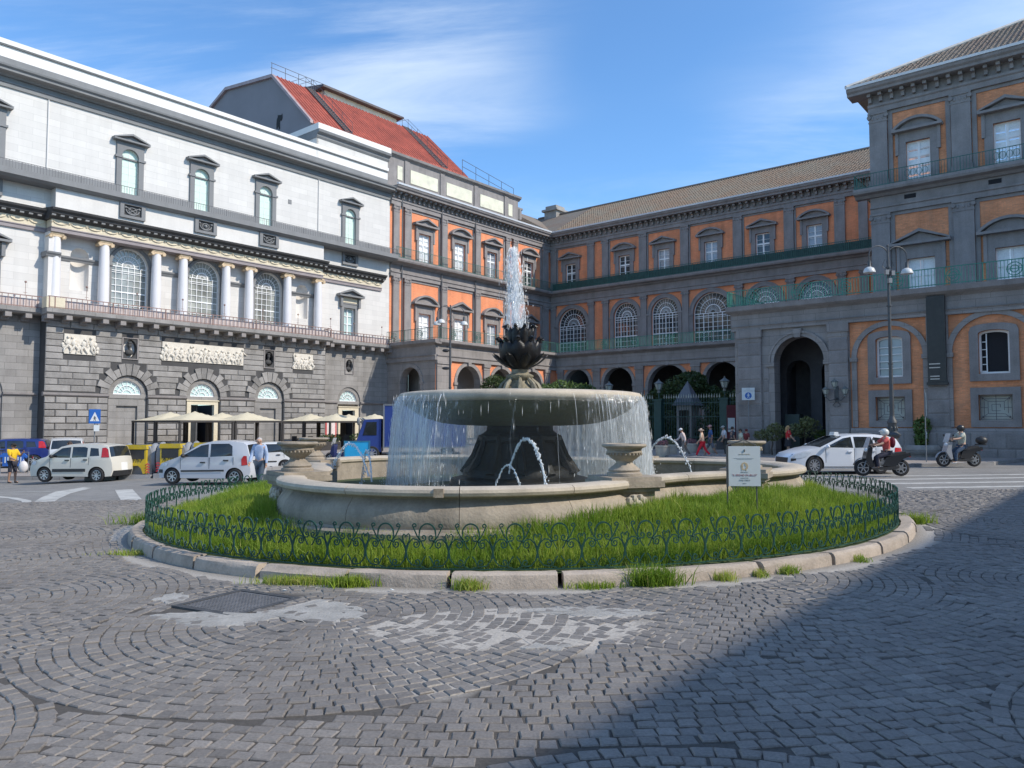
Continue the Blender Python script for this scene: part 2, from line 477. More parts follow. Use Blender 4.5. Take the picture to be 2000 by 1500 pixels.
def railing(mb, pts, z0, z1, gap=.14, bar=.012, rail=.03, post=2.2, mat=0, panel=None):
    """bars, two rails and posts along a poly-line of (x, y)"""
    for (ax, ay), (bx, by) in zip(pts[:-1], pts[1:]):
        L = math.hypot(bx - ax, by - ay); n = max(2, int(L / gap))
        for z in (z0 + .06, z1):
            mb.tube([(ax, ay, z), (bx, by, z)], rail, 4, mat)
        for i in range(n + 1):
            t = i / n; x, y = ax + (bx - ax) * t, ay + (by - ay) * t
            r = bar * (2 if i % max(1, int(post / gap)) == 0 else 1)
            mb.tube([(x, y, z0), (x, y, z1)], r, 4, mat, cap=False)
        if panel:
            ux, uy = (bx - ax) / L, (by - ay) / L; k = panel * .6
            while k < L - .4:
                cz = (z0 + z1) / 2; rr = (z1 - z0) * .36
                for q in (1, .55):
                    mb.tube([(ax + ux * (k + rr * q * math.cos(2 * PI * j / 10)), ay + uy * (k + rr * q * math.cos(2 * PI * j / 10)), cz + rr * q * math.sin(2 * PI * j / 10)) for j in range(11)], bar * 1.6, 4, mat, cap=False)
                mb.tube([(ax + ux * (k - rr), ay + uy * (k - rr), cz), (ax + ux * (k + rr), ay + uy * (k + rr), cz)], bar * 1.5, 4, mat)
                k += panel
# ================================================================ THE WHITE THEATRE (left)
th = thing('theatre_building', 'long white theatre with a grey stone base, a loggia of white columns and arched windows', 'theatre', CORNER, ROT_L)
S0, S1 = 23.62, 64.0
BAY0, BAY1 = 30.95, 51.0                     # projecting centre bay
UPW = [46.05, 41.1, 36.0, 28.0, 54.05]       # upper windows
ARC = [45.85, 40.75, 35.6]                   # loggia arches
# upper wall with real openings
holes = [arch(c, .54, 16.95, 19.43, 14) for c in UPW]
lo = [arch(c, 1.18, 8.9, 12.26, 20) for c in ARC] + [arch(48.92, .54, 10.3, 12.4, 14), arch(32.62, .54, 10.3, 12.4, 14)]
lo += [rect(c - .6, c + .6, 9.0, 11.66) for c in (28.0, 54.05)]
w = MB(); w.wall(S0, S1, 13.6, 21.75, holes, 0, .5, 0); w.wall(S0, S1, 8.3, 13.6, lo, 0, .6, 0)
w.box(S0, S0 + .4, -14, -.001, 8.3, 22.6, 0)
w.build('wall', [m_white], th)
# two painted niches behind the columns
for c in (48.92, 32.62):
    n = MB(); n.lathe([(.54, 10.3), (.54, 12.4)], 12, (c, 0, 0), 0, PI, 2 * PI)
    pr = [(.54 * math.cos(a), .54 * math.sin(a) + 12.4) for a in [PI / 2 * i / 6 for i in range(7)]]
    n.lathe(pr, 12, (c, 0, 0), 0, PI, 2 * PI); n.build('niche', [m_whitep], th, smooth=60)
# entablature and parapet
e = MB()
e.moulding(S0, S1, [(-.2, 21.72), (.10, 21.72), (.10, 21.95), (.16, 21.97), (.16, 22.05), (.07, 22.08), (.07, 22.3), (-.2, 22.3)])
e.moulding(S0, S1, [(-.4, 22.302), (.2, 22.302), (.3, 22.42), (.72, 22.46), (.72, 22.60), (.85, 22.68), (.88, 22.78), (-.4, 22.86)])
e.build('cornice', [m_greyt], th)
e = MB(); e.box(S0, S1, -.9, -.3, 22.7, 23.62); e.box(S0, S1, -.95, -.22, 24.30, 24.37); e.build('parapet_band', [m_greyt], th)
e = MB(); e.box(S0, S1, -.9, -.33, 23.62, 24.30); e.box(S0, S1, -.95, -.18, 24.372, 24.66); e.build('parapet', [m_cap], th)
e = MB(); e.moulding(S0 - .1, 31.25, [(-5, 25.25), (-.28, 25.25), (-.2, 25.4), (-.2, 25.55), (.05, 25.7), (.1, 25.9), (-5, 25.9)]); e.build('attic_cornice', [m_greyt], th)
e = MB(); e.wall(S0, 31.2, 24.66, 25.26, [], -.32); e.box(31.0, 31.2, -5, -.32, 23.4, 25.26); e.build('attic_wall', [m_white], th)
e = MB(); e.box(S0 - .1, 31.28, -5, .02, 25.902, 26.4); e.build('attic_cap', [m_cap], th)
e = MB(); e.box(S0, S1, -16, -.95, 22.9, 23.2); e.build('roof', [m_gable], th)
for x in (50.95, 31.2): MB().tube([(x, .06, 17.2), (x, .06, 21.7)], .035, 6).build('downpipe', [m_cap], th)
MB().box(33.7, 34.0, 0, .03, 19.12, 19.45).build('vent_grille', [m_greyt], th)
# upper windows
pd = MB(); pediment(pd, 'tri', 1.15, 20.48, .46, .42, .10); pd_me = pd.data('pediment', [m_greyt])
fr = MB(); fr.ring(arch(0, .54, 16.9, 19.43, 14), [(-.87, 16.9)] + [(-.87 if i < 1 else max(-.87, min(.87, -.87 * 1.35 * math.cos(PI * i / 14))), min(20.34, 19.43 + 1.25 * math.sin(PI * i / 14))) for i in range(15)] + [(.87, 16.9)], -.05, .14)
fr.box(-.97, -.5, .02, .2, 19.28, 19.42); fr.box(.5, .97, .02, .2, 19.28, 19.42); fr.box(-.54, .54, -.117, -.02, 19.3, 19.40)
fr.box(-.90, .90, -.02, .13, 20.2, 20.40)
fr_me = fr.data('window', [m_greyt])
gl = MB(); gl.prism(arch(0, .56, 16.9, 19.43, 14), -.16, -.12); gl_me = gl.data('blind', [m_glass_g])
gl = MB(); gl.box(-.02, .02, -.118, -.10, 16.9, 19.9); [gl.box(-.54, .54, -.117, -.106, 16.9 + .48 * k, 16.92 + .48 * k) for k in range(1, 6)]; sb_me = gl.data('glazing_bar', [m_cap])
for c in UPW:
    f = put('window', fr_me, th, (c, 0, 0)); put('pediment', pd_me, f); put('blind', gl_me, f); put('glazing_bar', sb_me, f)
# upper balcony
b = MB(); b.moulding(S0, S1, [(-.1, 16.22), (.95, 16.22), (1.15, 16.34), (1.2, 16.36), (1.2, 16.70), (-.1, 16.72)]); b.build('upper_balcony_slab', [m_greyt], th)
ed_ = [S0] + [v for c in sorted(UPW) for v in (c - .86, c + .86)] + [S1]
for x0, x1 in zip(ed_[0::2], ed_[1::2]): b = MB(); b.box(x0, x1, .001, .12, 16.72, 17.42); b.build('plinth_band', [m_greyt], th)
m_pinkm = M('pale pink marble', (.52, .44, .41), .7, .14, 2.5, 16, streak=.08)
for x0, x1, y in ((S0 + .05, BAY0 - .1, .5), (BAY0 + .15, 50.3, 1.35), (51.3, S1, .5)): b = MB(); b.box(x0, x1, y, y + .12, 8.83, 9.36); b.build('balcony_parapet', [m_pinkm], th)
b = MB(); railing(b, [(S0 + .1, 1.12), (S1, 1.12)], 16.36, 17.16, .16, .011, .022, 3.2); b.build('upper_railing', [m_giron], th)
# attic strip between portico cornice and balcony
a = MB(); a.box(BAY0 + .2, BAY1 - .35, .001, .75, 14.5, 16.215); a.build('attic_strip', [m_whitep], th)
def wreath_panel(c, off, k):
    p = MB(); p.ring([(c - .55, 15.40), (c - .55, 16.08), (c + .55, 16.08), (c + .55, 15.40)], [(c - .80, 15.22), (c - .80, 16.21), (c + .80, 16.21), (c + .80, 15.22)], off, off + .16, 0, True)
    o = p.build('relief_panel', [m_greyt], th)
    q = MB(); q.box(c - .55, c + .55, off, off + .03, 15.40, 16.08); q.build('panel_ground', [m_dark], o)
    q = MB()
    q.tube([(c + .42 * math.cos(t), off + .07, 15.78 + .30 * math.sin(t)) for t in [PI + PI * i / 12 for i in range(13)]], .045, 5)
    q.tube([(c + .24 * math.cos(t), off + .07, 15.74 + .20 * math.sin(t)) for t in [2 * PI * i / 12 for i in range(13)]], .03, 5)
    if k % 2: q.tube([(c - .42, off + .07, 15.95), (c + .3, off + .07, 15.55)], .03, 5); q.tube([(c + .42, off + .07, 15.95), (c - .3, off + .07, 15.55)], .03, 5)
    else: q.ball((c, off + .08, 15.74), .13, 6, 5)
    for sx in (-1, 1): q.ball((c + sx * .44, off + .06, 15.92), .08, 6, 4)
    q.build('wreath', [m_greyt], o, smooth=True)
for k, c in enumerate((46.15, 41.15, 36.15)): wreath_panel(c, .75, k + 1)
wreath_panel(28.0, .0, 2); wreath_panel(54.05, 0, 2)
# portico entablature: centre bay stands forward
def entab(x0, x1, base, out):
    m = MB(); m.box(x0, x1, -.1, base, 13.52, 13.80); m.box(x0, x1, -.1, base + .05, 13.74, 13.802); m.build('architrave', [m_pinkd], th)
    m = MB(); m.box(x0 + .02, x1 - .02, -.1, base - .03, 13.803, 14.26)
    n = int((x1 - x0) / .95)
    for i in range(n):
        c = x0 + (i + .5) * (x1 - x0) / n
        m.tube([(c + .40 * math.cos(t), base - .01, 14.20 + .20 * math.sin(t)) for t in [PI + PI * j / 8 for j in range(9)]], [.02 + .04 * math.sin(PI * j / 8) for j in range(9)], 5)
        m.ball((c + .475, base - .01, 14.12), .07, 6, 4)
    m.build('frieze', [m_cream], th)
    m = MB(); o = base + out
    m.moulding(x0 - .15, x1 + .15, [(-.1, 14.263), (base, 14.263), (base + .1, 14.34), (o - .18, 14.52), (o - .15, 14.62), (o, 14.72), (o + .04, 14.84), (-.1, 15.05)])
    m.build('cornice', [m_dark], th)
    m = MB(); n = int((x1 - x0) / .46)
    for i in range(n + 1):
        c = x0 + i * (x1 - x0) / n; m.box(c - .11, c + .11, base, o - .22, 14.40, 14.50)
    tag(m.build('modillions', [m_greyt], th), kind='stuff')
entab(BAY0 + .35, BAY1 - .1, .92, .60); entab(S0 + .95, BAY0 + .345, .12, .55); entab(BAY1 - .095, S1, .12, .55)
# columns
cp = MB(); cp.box(-.36, .36, -.3, .3, 13.40, 13.52)
for sx in (-1, 1):
    cp.tube([(sx * .36 + .13 * math.cos(t) * (1 - i / 26), .28, 13.27 + .13 * math.sin(t) * (1 - i / 26)) for i, t in enumerate([PI * .4 * j for j in range(12)])], .035, 4)
    cp.tube([(sx * .36, -.28, 13.27), (sx * .36, .30, 13.27)], .11, 8)
cp.box(-.3, .3, -.27, .27, 13.25, 13.398)
cap_me = cp.data('capital', [m_capital], smooth=True)
sh = MB(); sh.lathe([(.33, 9.42), (.33, 9.9), (.325, 10.8), (.30, 12.2), (.275, 13.25)], 18); sh_me = sh.data('column', [m_col], smooth=True)
ba = MB(); ba.box(-.45, .45, -.45, .45, 8.85, 9.25); ba.lathe([(.44, 9.252), (.45, 9.30), (.40, 9.36), (.37, 9.38), (.36, 9.42)], 16); ba_me = ba.data('column_base', [m_whitep])
for c in (50.5, 47.68, 44.37, 42.54, 39.37, 37.54, 34.29, 31.47):
    o = put('column', sh_me, th, (c, .52, 0)); put('capital', cap_me, o); put('column_base', ba_me, o)
# pier at the left end of the loggia, moulding between the arches
p = MB(); p.box(50.35, 50.95, .001, .75, 8.85, 13.519); p.box(30.98, 31.3, .001, .3, 8.85, 13.519); p.build('end_pier', [m_whitep], th)
for x0, x1 in ((47.25, 50.34), (42.2, 44.45), (37.0, 39.35), (30.98, 34.2)):
    p = MB(); p.moulding(x0, x1, [(0, 12.02), (.06, 12.02), (.10, 12.12), (.18, 12.2), (.2, 12.3), (0, 12.32)]); p.build('impost_moulding', [m_greyt], th)
p = MB(); p.moulding(50.3, 51.1, [(0, 12.02), (.8, 12.02), (.84, 12.12), (.92, 12.2), (.95, 12.3), (0, 12.32)])
p.build('impost_moulding', [m_greyt], th)
# loggia windows
rg = MB(); rg.ring(arch(0, 1.18, 8.9, 12.26, 20), arch(0, 1.40, 8.9, 12.26, 20), -.03, .10); rg.ring(arch(0, 1.30, 12.26, 12.26, 20), arch(0, 1.37, 12.26, 12.26, 20), .1, .14)
rg.box(-1.45, -1.15, .02, .17, 12.14, 12.30); rg.box(1.15, 1.45, .02, .17, 12.14, 12.30); rg_me = rg.data('arched_window', [m_greyt])
fb = MB(); fan_bars(fb, 1.18, 8.9, 12.26, -.24, (.34, .62), 11, 6, 8, .022, .05); fb_me = fb.data('sash', [m_wframe])
gg = MB(); gg.prism(arch(0, 1.18, 8.9, 12.26, 20), -.34, -.30); gg_me = gg.data('glazing', [m_glass_w])
for c in ARC:
    o = put('arched_window', rg_me, th, (c, 0, 0)); put('sash', fb_me, o); put('glazing', gg_me, o)
# side windows under their own pediments
sw = MB(); sw.ring(rect(-.58, .58, 9.0, 11.64), rect(-.86, .86, 9.0, 11.95), -.05, .12); sw.box(-.95, .95, 0, .16, 11.95, 12.05)
for sx in (-1, 1): sw.box(sx * .92 - .1, sx * .92 + .1, 0, .3, 11.7, 12.5)
sw_me = sw.data('side_window', [m_greyt])
pp = MB(); pediment(pp, 'tri', 1.28, 12.66, .55, .5, .13); pp_me = pp.data('pediment', [m_greyt])
ff = MB(); ff.box(-.8, .8, 0, .1, 12.08, 12.49); ff_me = ff.data('frieze_panel', [m_cream])
ss = MB(); sash_bars(ss, -.58, .58, 9.0, 11.64, 2, 4, -.2); ss_me = ss.data('sash', [m_wframe])
sg = MB(); sg.box(-.58, .58, -.3, -.27, 9, 11.64); sg_me = sg.data('glazing', [m_glass_l])
for c in (28.0, 54.05):
    o = put('side_window', sw_me, th, (c, 0, 0)); put('pediment', pp_me, o); put('frieze_panel', ff_me, o); put('sash', ss_me, o); put('glazing', sg_me, o)
# long lower balcony with its corbels and iron rail
b = MB()
for x0, x1, o in ((BAY0 - .05, 51.3, 1.8), (S0 - .1, BAY0 - .055, .92), (51.305, S1, .92)):
    b.moulding(x0, x1, [(-.1, 8.46), (o - .12, 8.46), (o, 8.56), (o, 8.80), (-.1, 8.82)])
b.build('lower_balcony_slab', [m_plain], th)
b = MB(); pts = [(S0 + .1, .82), (BAY0 + .1, .82), (BAY0 + .1, 1.7), (51.15, 1.7), (51.15, .82), (S1, .82)]
railing(b, pts, 8.8, 9.5, .30, .022, .032, 3.3)
for x in np.arange(S0 + 1.5, 60, 3.0):
    y = 1.7 if BAY0 < x < 51.1 else .82
    b.tube([(x, y, 9.5), (x, y, 10.25)], .014, 4); b.ball((x, y, 10.28), .07, 6, 4); b.tube([(x - .1, y, 9.66), (x + .1, y, 9.66)], .014, 4)
b.build('lower_railing', [m_riron], th)
cb = MB(); cb.prism([(-.17, 8.455), (-.17, 8.2), (.17, 8.2), (.17, 8.455)], .1, .78); cb.box(-.2, .2, 0, .2, 8.05, 8.45); cb_me = cb.data('corbel', [m_palt])
for i in range(20): put('corbel', cb_me, th, (31.3 + i * 1.04, .9, 0))
for i in range(7): put('corbel', cb_me, th, (24.0 + i * 1.04, .06, 0))
for i in range(11): put('corbel', cb_me, th, (51.9 + i * 1.04, .06, 0))
b = MB(); b.box(50.3, 51.3, 1.0, 1.72, 8.82, 9.46); b.build('corner_pedestal', [m_cream], th)
# ---- grey stone base
BO = .86
AB = [46.15, 41.1, 35.95]
bh = [arch(c, 1.2, -2.0, 3.88, 18) for c in AB] + [circ(46.1, 6.84, .42, .58), circ(36.0, 6.84, .36, .54)]
b = MB(); b.wall(BAY0, BAY1, -2.2, 8.46, bh, BO, .38, 0); b.box(BAY1 - .3, BAY1, -.1, BO - .001, -2.2, 8.455, 0); b.box(BAY0, BAY0 + .3, -.1, BO - .001, -2.2, 8.455, 0)
b.build('stone_base', [m_mortar], th)
sh_ = [arch(c, 1.2, -2.2, 3.88, 18) for c in (27.9, 54.05)]
b = MB(); b.wall(S0, BAY0, -2.2, 8.46, [sh_[0], circ(27.9, 6.84, .36, .54)], .0, .38, 0); b.build('plain_stone_wall', [m_plain], th)
b = MB(); b.wall(BAY1, S1, -2.2, 8.46, [sh_[1]], .0, .38, 0); b.build('plain_stone_wall', [m_plain], th)
# individual blocks of the rusticated bay
bb = MB(); B_ = .045
def unit_block():
    m = MB(); a, c = .0, .035
    vs = [(0,0,0),(1,0,0),(1,0,1),(0,0,1),(0,.55,0),(1,.55,0),(1,.55,1),(0,.55,1),(c,1,.09),(1-c,1,.09),(1-c,1,.91),(c,1,.91)]
    m.add(vs, [(0,1,5,4),(1,2,6,5),(2,3,7,6),(3,0,4,7),(4,5,9,8),(5,6,10,9),(6,7,11,10),(7,4,8,11),(8,9,10,11)])
    return m.data('stone', [m_rust])
ub = unit_block()
def block(x0, x1, z0, z1, y, d=.075, name='stone'):
    o = put(name, ub, th, (x0, y - .02, z0)); o.scale = (x1 - x0, d + .02, z1 - z0); return o
rng = random.Random(3)
def courses(z0, n, ch, bl, holesx, d):
    for j in range(n):
        za, zb = z0 + j * ch, z0 + (j + 1) * ch - .03
        cuts = holesx(za, zb)
        segs = []; x = BAY0 + .02
        for a, c in sorted(cuts):
            if a > x: segs.append((x, a))
            x = max(x, c)
        if x < BAY1: segs.append((x, BAY1))
        for a, c in segs:
            k = max(1, round((c - a) / bl)); off = .5 if (j % 2 and k > 1) else 0
            xs = [a] + [a + (c - a) * (i + (0 if not off else .5)) / k for i in range(0 if off else 1, k)] + [c]
            for p, q in zip(xs[:-1], xs[1:]):
                if q - p > .12: block(p + .015, q - .015, za, zb, BO, d * rng.uniform(.85, 1.15))
courses(-.32, 10, .40, 1.2, lambda a, c: [(x - 1.24, x + 1.24) for x in AB], .10)
def up_cuts(za, zb):
    out = []
    for x in AB:
        h = (za - 3.88); r = 1.98
        if h < r: out.append((x - math.sqrt(max(0, r * r - max(0, h) ** 2)) * (1 if h >= 0 else 1), x + math.sqrt(max(0, r * r - max(0, h) ** 2))))
    for x0, x1, z0, z1 in ((48.2, 50.02, 6.23, 7.48), (38.12, 44.06, 6.2, 7.49), (32.14, 33.95, 6.2, 7.44), (45.6, 46.6, 6.2, 7.5), (35.55, 36.45, 6.2, 7.46)):
        if zb > z0 and za < z1: out.append((x0, x1))
    return out
courses(3.98, 11, .385, 1.35, up_cuts, .045)
b = MB(); b.box(BAY0, BAY1 - .001, BO - .2, BO + .03, 8.2, 8.455); b.build('top_course', [m_plain], th)
# voussoirs
for c in AB:
    n = 13
    for i in range(n):
        a0 = PI * (i + .05) / n; a1 = PI * (i + .95) / n; r0, r1 = 1.235, (1.98 if i % 2 else 1.72) + (.25 if i == 6 else 0)
        v = MB(); v.prism([(r0 * math.cos(a0), r0 * math.sin(a0)), (r1 * math.cos(a0), r1 * math.sin(a0)), (r1 * math.cos(a1), r1 * math.sin(a1)), (r0 * math.cos(a1), r0 * math.sin(a1))], -.01, .085 + .02 * (i % 2))
        v.build('voussoir', [m_rust], th, (c, BO, 3.9))
# string course, broken at the arches
for x0, x1 in ((BAY0, 34.75), (37.15, 39.9), (42.3, 44.95), (47.35, BAY1)):
    st = MB(); st.moulding(x0, x1 + (.08 if x1 == BAY1 else 0), [(BO - .1, 3.68), (BO + .08, 3.68), (BO + .16, 3.76), (BO + .17, 3.88), (BO - .1, 3.92)]); st.build('string_course', [m_palt], th)
for x0, x1 in ((S0, 26.7), (29.1, BAY0 - .01), (BAY1 + .1, 52.85), (55.25, S1)):
    st = MB(); st.moulding(x0, x1, [(-.1, 3.70), (.07, 3.70), (.13, 3.76), (.14, 3.86), (-.1, 3.9)]); st.build('string_course', [m_palt], th)
# arches: fanlight, infill, doors
fl = MB(); fl.ring(arch(0, .88, 3.9, 3.9, 16), arch(0, 1.2, 3.9, 3.9, 16), -.30, -.10); fl.box(-1.2, 1.2, -.34, -.08, 3.66, 3.90)
fl_me = fl.data('fanlight', [m_plain])
lg = MB(); lg.prism(arch(0, .88, 3.9, 3.9, 16), -.27, -.24); lg_me = lg.data('fan_glass', [m_glass_l])
lb = MB()
lb.ring(arch(0, .82, 3.9, 3.9, 14), arch(0, .88, 3.9, 3.9, 14), -.24, -.18); lb.box(-.84, .84, -.24, -.18, 3.9, 3.96)
for r in (.3, .58):
    lb.ring([(-(r - .02) * math.cos(PI * k / 12), 3.9 + (r - .02) * math.sin(PI * k / 12)) for k in range(13)], [(-(r + .02) * math.cos(PI * k / 12), 3.9 + (r + .02) * math.sin(PI * k / 12)) for k in range(13)], -.235, -.19)
for k in range(1, 8):
    a = PI * k / 8; lb.tube([(.25 * math.cos(a), -.21, 3.9 + .25 * math.sin(a)), (.85 * math.cos(a), -.21, 3.9 + .85 * math.sin(a))], .02, 4)
lb_me = lb.data('fan_bar', [m_wframe])
for c, y in [(x, BO) for x in AB] + [(27.9, 0), (54.05, 0)]:
    o = put('fanlight', fl_me, th, (c, y, 0)); put('fan_glass', lg_me, o); put('fan_bar', lb_me, o)
for c, y in ((AB[0], BO), (AB[2], BO), (54.05, 0)):      # walled-up doors
    m = MB(); m.wall(c - 1.2, c + 1.2, -2.2, 3.66, [rect(c - .66, c + .66, -2.1, 3.18)], y - .12, .16, 0); m.box(c - .7, c + .7, y - .34, y - .27, -2.2, 3.2); m.build('blind_door', [m_plain], th)
m_door = M('dark door leaf', (.035, .04, .045), .4, .2)
for c, y, hw, top, ho in ((AB[1], BO, .84, 3.35, 1.13), (27.9, 0, .66, 3.16, 1.03)):
    m = MB(); m.ring(rect(-hw, hw, -2.2, top), rect(-ho, ho, -2.2, top + .24), -.3, -.02); m.box(-ho - .06, ho + .06, -.3, .04, top + .242, top + .32); o = m.build('doorway', [m_cream], th, (c, y, 0))
    m = MB(); m.box(-1.2, 1.2, -.34, -.31, top + .1, 3.66); m.box(-1.2, -ho, -.33, -.1, -2.2, 3.66); m.box(ho, 1.2, -.33, -.1, -2.2, 3.66); m.build('infill', [m_plain], o)
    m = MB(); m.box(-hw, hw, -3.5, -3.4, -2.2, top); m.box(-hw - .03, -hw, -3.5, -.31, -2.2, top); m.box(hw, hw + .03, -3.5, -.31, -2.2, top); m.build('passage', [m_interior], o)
    m = MB(); m.box(-hw * .1, hw, -.9, -.84, -2.2, top); m.build('door', [m_door], o)
    m = MB(); m.box(-hw * .02, .06, -.85, -.8, -2.2, top - .1); m.box(hw * .5, hw * .56, -.85, -.8, -2.2, top - .1); m.box(-hw, hw, -.85, -.78, top - .7, top - .62); m.build('door_rail', [m_giron], o)
# carved panels
def relief(c0, c1, z0, z1, seed, n):
    rr = random.Random(seed); m = MB(); m.box(c0, c1, BO - .05, BO + .07, z0, z1); o = m.build('carved_panel', [m_relief], th)
    q = MB(); fx = (c1 - c0) / n
    for i in range(n):
        cx = c0 + fx * (i + .5) + rr.uniform(-.08, .08); h = (z1 - z0) * rr.uniform(.62, .86); zb = z0 + .08; ln = rr.uniform(-.22, .22)
        q.ball((cx + ln * .5, BO + .10, zb + h * .62), .15, 8, 6, sc=(1, .55, 1.45))                          # torso
        q.ball((cx + ln, BO + .12, zb + h * .95), .085, 8, 6, sc=(1, .8, 1.1))                                # head
        for s in (-1, 1):
            kx = cx + s * rr.uniform(.08, .22)
            q.tube([(cx + ln * .3, BO + .10, zb + h * .45), (kx, BO + .13, zb + h * .24), (kx + rr.uniform(-.15, .15), BO + .10, zb)], [.085, .065, .045], 6)
            hx = cx + ln + s * rr.uniform(.2, .38)
            q.tube([(cx + ln * .7 + s * .1, BO + .11, zb + h * .78), (hx * .5 + (cx + ln) * .5, BO + .13, zb + h * rr.uniform(.5, .75)), (hx, BO + .10, zb + h * rr.uniform(.45, 1.0))], [.055, .045, .03], 5)
        for k in range(3): q.ball((cx + rr.uniform(-.3, .3), BO + .075, zb + h * rr.uniform(.1, .6)), rr.uniform(.06, .12), 6, 4, sc=(1, .5, 1.3))
    q.build('carved_figures', [m_relief], o, smooth=True)
relief(48.22, 50.0, 6.25, 7.46, 1, 4); relief(38.14, 44.04, 6.22, 7.47, 2, 15); relief(32.16, 33.93, 6.22, 7.42, 5, 5)
# oval niches with dark busts
for c, y, big in ((46.1, BO, 1), (36.0, BO, 0), (27.9, 0, 0)):
    rx, rz = (.42, .58) if big else (.36, .54)
    m = MB(); m.prism(circ(c, 6.84, rx, rz), y - .36, y - .32); o = m.build('oval_niche', [m_whitep if big else m_interior], th)
    m = MB(); m.ring([(c - rx - .02, 6.2), (c - rx - .02, 7.48), (c + rx + .02, 7.48), (c + rx + .02, 6.2)], [(c - rx - .1, 6.14), (c - rx - .1, 7.54), (c + rx + .1, 7.54), (c + rx + .1, 6.14)], y, y + .06, 0, True); m.build('niche_frame', [m_palt], o)
    m = MB(); m.ball((c, y - .1, 7.05), .15, 10, 8, sc=(.85, .9, 1.2)); m.ball((c, y - .14, 6.6), .26, 10, 6, sc=(1.1, .6, .75)); m.tube([(c, y - .12, 6.7), (c, y - .1, 6.95)], .08, 8)
    m.ball((c, y - .08, 7.2), .16, 8, 5, sc=(.9, .9, .6)); m.build('bust', [m_dark], o, smooth=True)
# poster on the wall beside the right-hand door
m = MB(); m.box(29.15, 30.25, .002, .05, 1.0, 2.3); o = m.build('poster_frame', [M('poster red', (.55, .12, .12), .6)], th)
MB().box(29.3, 30.1, .052, .058, 1.15, 2.15).build('poster_sheet', [M('poster paper', (.72, .62, .60), .7, .12, 6)], o)

# ================================================================ stage house with the red roof
sh = thing('stage_house', 'tall stage tower with a red metal roof and grey gable wall above the theatre', 'building', CORNER, ROT_L)
gp = [(-1.4, 22.8), (-1.4, 26.95), (-6.9, 32.2), (-14.5, 33.15), (-21.5, 30.5), (-24, 26), (-24, 22.8)]
def xprism(mb, poly, x0, x1, mat=0):           # polygon in y/z extruded along x
    n = len(poly)
    mb.add([(x0, y, z) for y, z in poly] + [(x1, y, z) for y, z in poly], [tuple(range(n)), tuple(range(n, 2 * n))[::-1]] + [(i, (i + 1) % n, n + (i + 1) % n, n + i) for i in range(n)], mat)
m = MB(); xprism(m, gp, 12.6, 31.0); m.build('wall', [m_gable], sh)
m = MB(); xprism(m, [(-1.1, 26.72), (-1.1, 26.90), (-6.85, 32.42), (-14.5, 33.40), (-14.5, 33.2), (-6.9, 32.22)], 12.3, 30.95); m.build('roof', [m_redroof], sh)
m = MB(); xprism(m, [(-1.15, 26.70), (-1.15, 26.93), (-6.85, 32.46), (-14.5, 33.45), (-21.6, 30.7), (-21.6, 30.5), (-14.5, 33.16), (-6.9, 32.18)], 30.951, 31.25); m.build('verge', [M('verge tin', (.36, .27, .26), .5)], sh)
m = MB(); dy, dz = -5.75, 5.52
for i in range(47):
    x = 12.5 + i * .395
    m.add([(x - .05, -1.1, 26.905), (x + .05, -1.1, 26.905), (x, -1.1, 26.99), (x - .05, -6.85, 32.425), (x + .05, -6.85, 32.425), (x, -6.85, 32.51)], [(0, 2, 5, 3), (2, 1, 4, 5), (0, 1, 2)])
tag(m.build('roof_rib', [m_redroof], sh), kind='stuff')
m = MB()
for x in (27.3, 15.6):
    for k in range(24):
        t = k / 23; y, z = -1.2 - 5.6 * t, 27.03 + 5.4 * t
        m.box(x - .38, x + .38, y - .16, y + .02, z, z + .07)
    for s_ in (-.4, .4):
        m.tube([(x + s_, -1.2, 27.1), (x + s_, -6.9, 32.55)], .06, 4)
        m.tube([(x + s_, -1.2, 28.0), (x + s_, -6.9, 33.4), (x + s_, -9.5, 33.7)], .018, 4)
        for k in range(5): m.tube([(x + s_, -1.2 - 1.42 * k, 27.1 + 1.36 * k), (x + s_, -1.2 - 1.42 * k, 28.0 + 1.36 * k)], .018, 4)
m.build('roof_stair', [m_stair], sh)
m = MB()
for z in (33.6, 34.05): m.tube([(30.6, -8, z), (24.9, -8, z)], .025, 4)
for x in np.arange(24.9, 31, 1.4): m.tube([(x, -8, 32.4), (x, -8, 34.05)], .025, 4)
for z in (27.6, 28.3): m.tube([(13.5, -.8, z), (5.5, -.8, z - 1.0)], .025, 4)
for k in range(5): m.tube([(13.5 - 2 * k, -.8, 26.4), (13.5 - 2 * k, -.8, 28.3 - .25 * k)], .025, 4)
m.build('roof_handrail', [m_stair], sh)
m = MB(); m.box(15.8, 24.8, -13, -8.0, 31.8, 33.55); m.build('clerestory', [m_cream2], sh)
m = MB(); m.box(15.3, 25.4, -13.4, -7.4, 33.552, 33.75); xprism(m, [(-7.4, 33.752), (-13.4, 33.752), (-10.4, 34.3)], 15.3, 25.4); m.build('clerestory_roof', [M('dark tin', (.09, .075, .075), .6)], sh)
# painted animal figure on the gable, flat on the wall
sil = [(.35, 0), (.38, .5), (.30, .95), (.10, 1.15), (.05, 1.42), (-.08, 1.30), (-.35, 1.32), (-.75, 1.22), (-.98, 1.34), (-1.05, .95), (-.92, .70), (-.72, .62), (-.62, .78), (-.45, .55), (-.5, -.15), (-.2, -.22), (-.15, .2), (.1, .05), (.15, -.1)]
m = MB(); n = len(sil)
m.add([(31.27, -6.1 - x * .62, 27.5 + z * .85) for x, z in sil] + [(31.25, -6.1 - x * .62, 27.5 + z * .85) for x, z in sil], [tuple(range(n))] + [(i, (i + 1) % n, n + (i + 1) % n, n + i) for i in range(n)])
m.build('painted_figure', [m_black], sh, loc=(-.24, 0, 0))
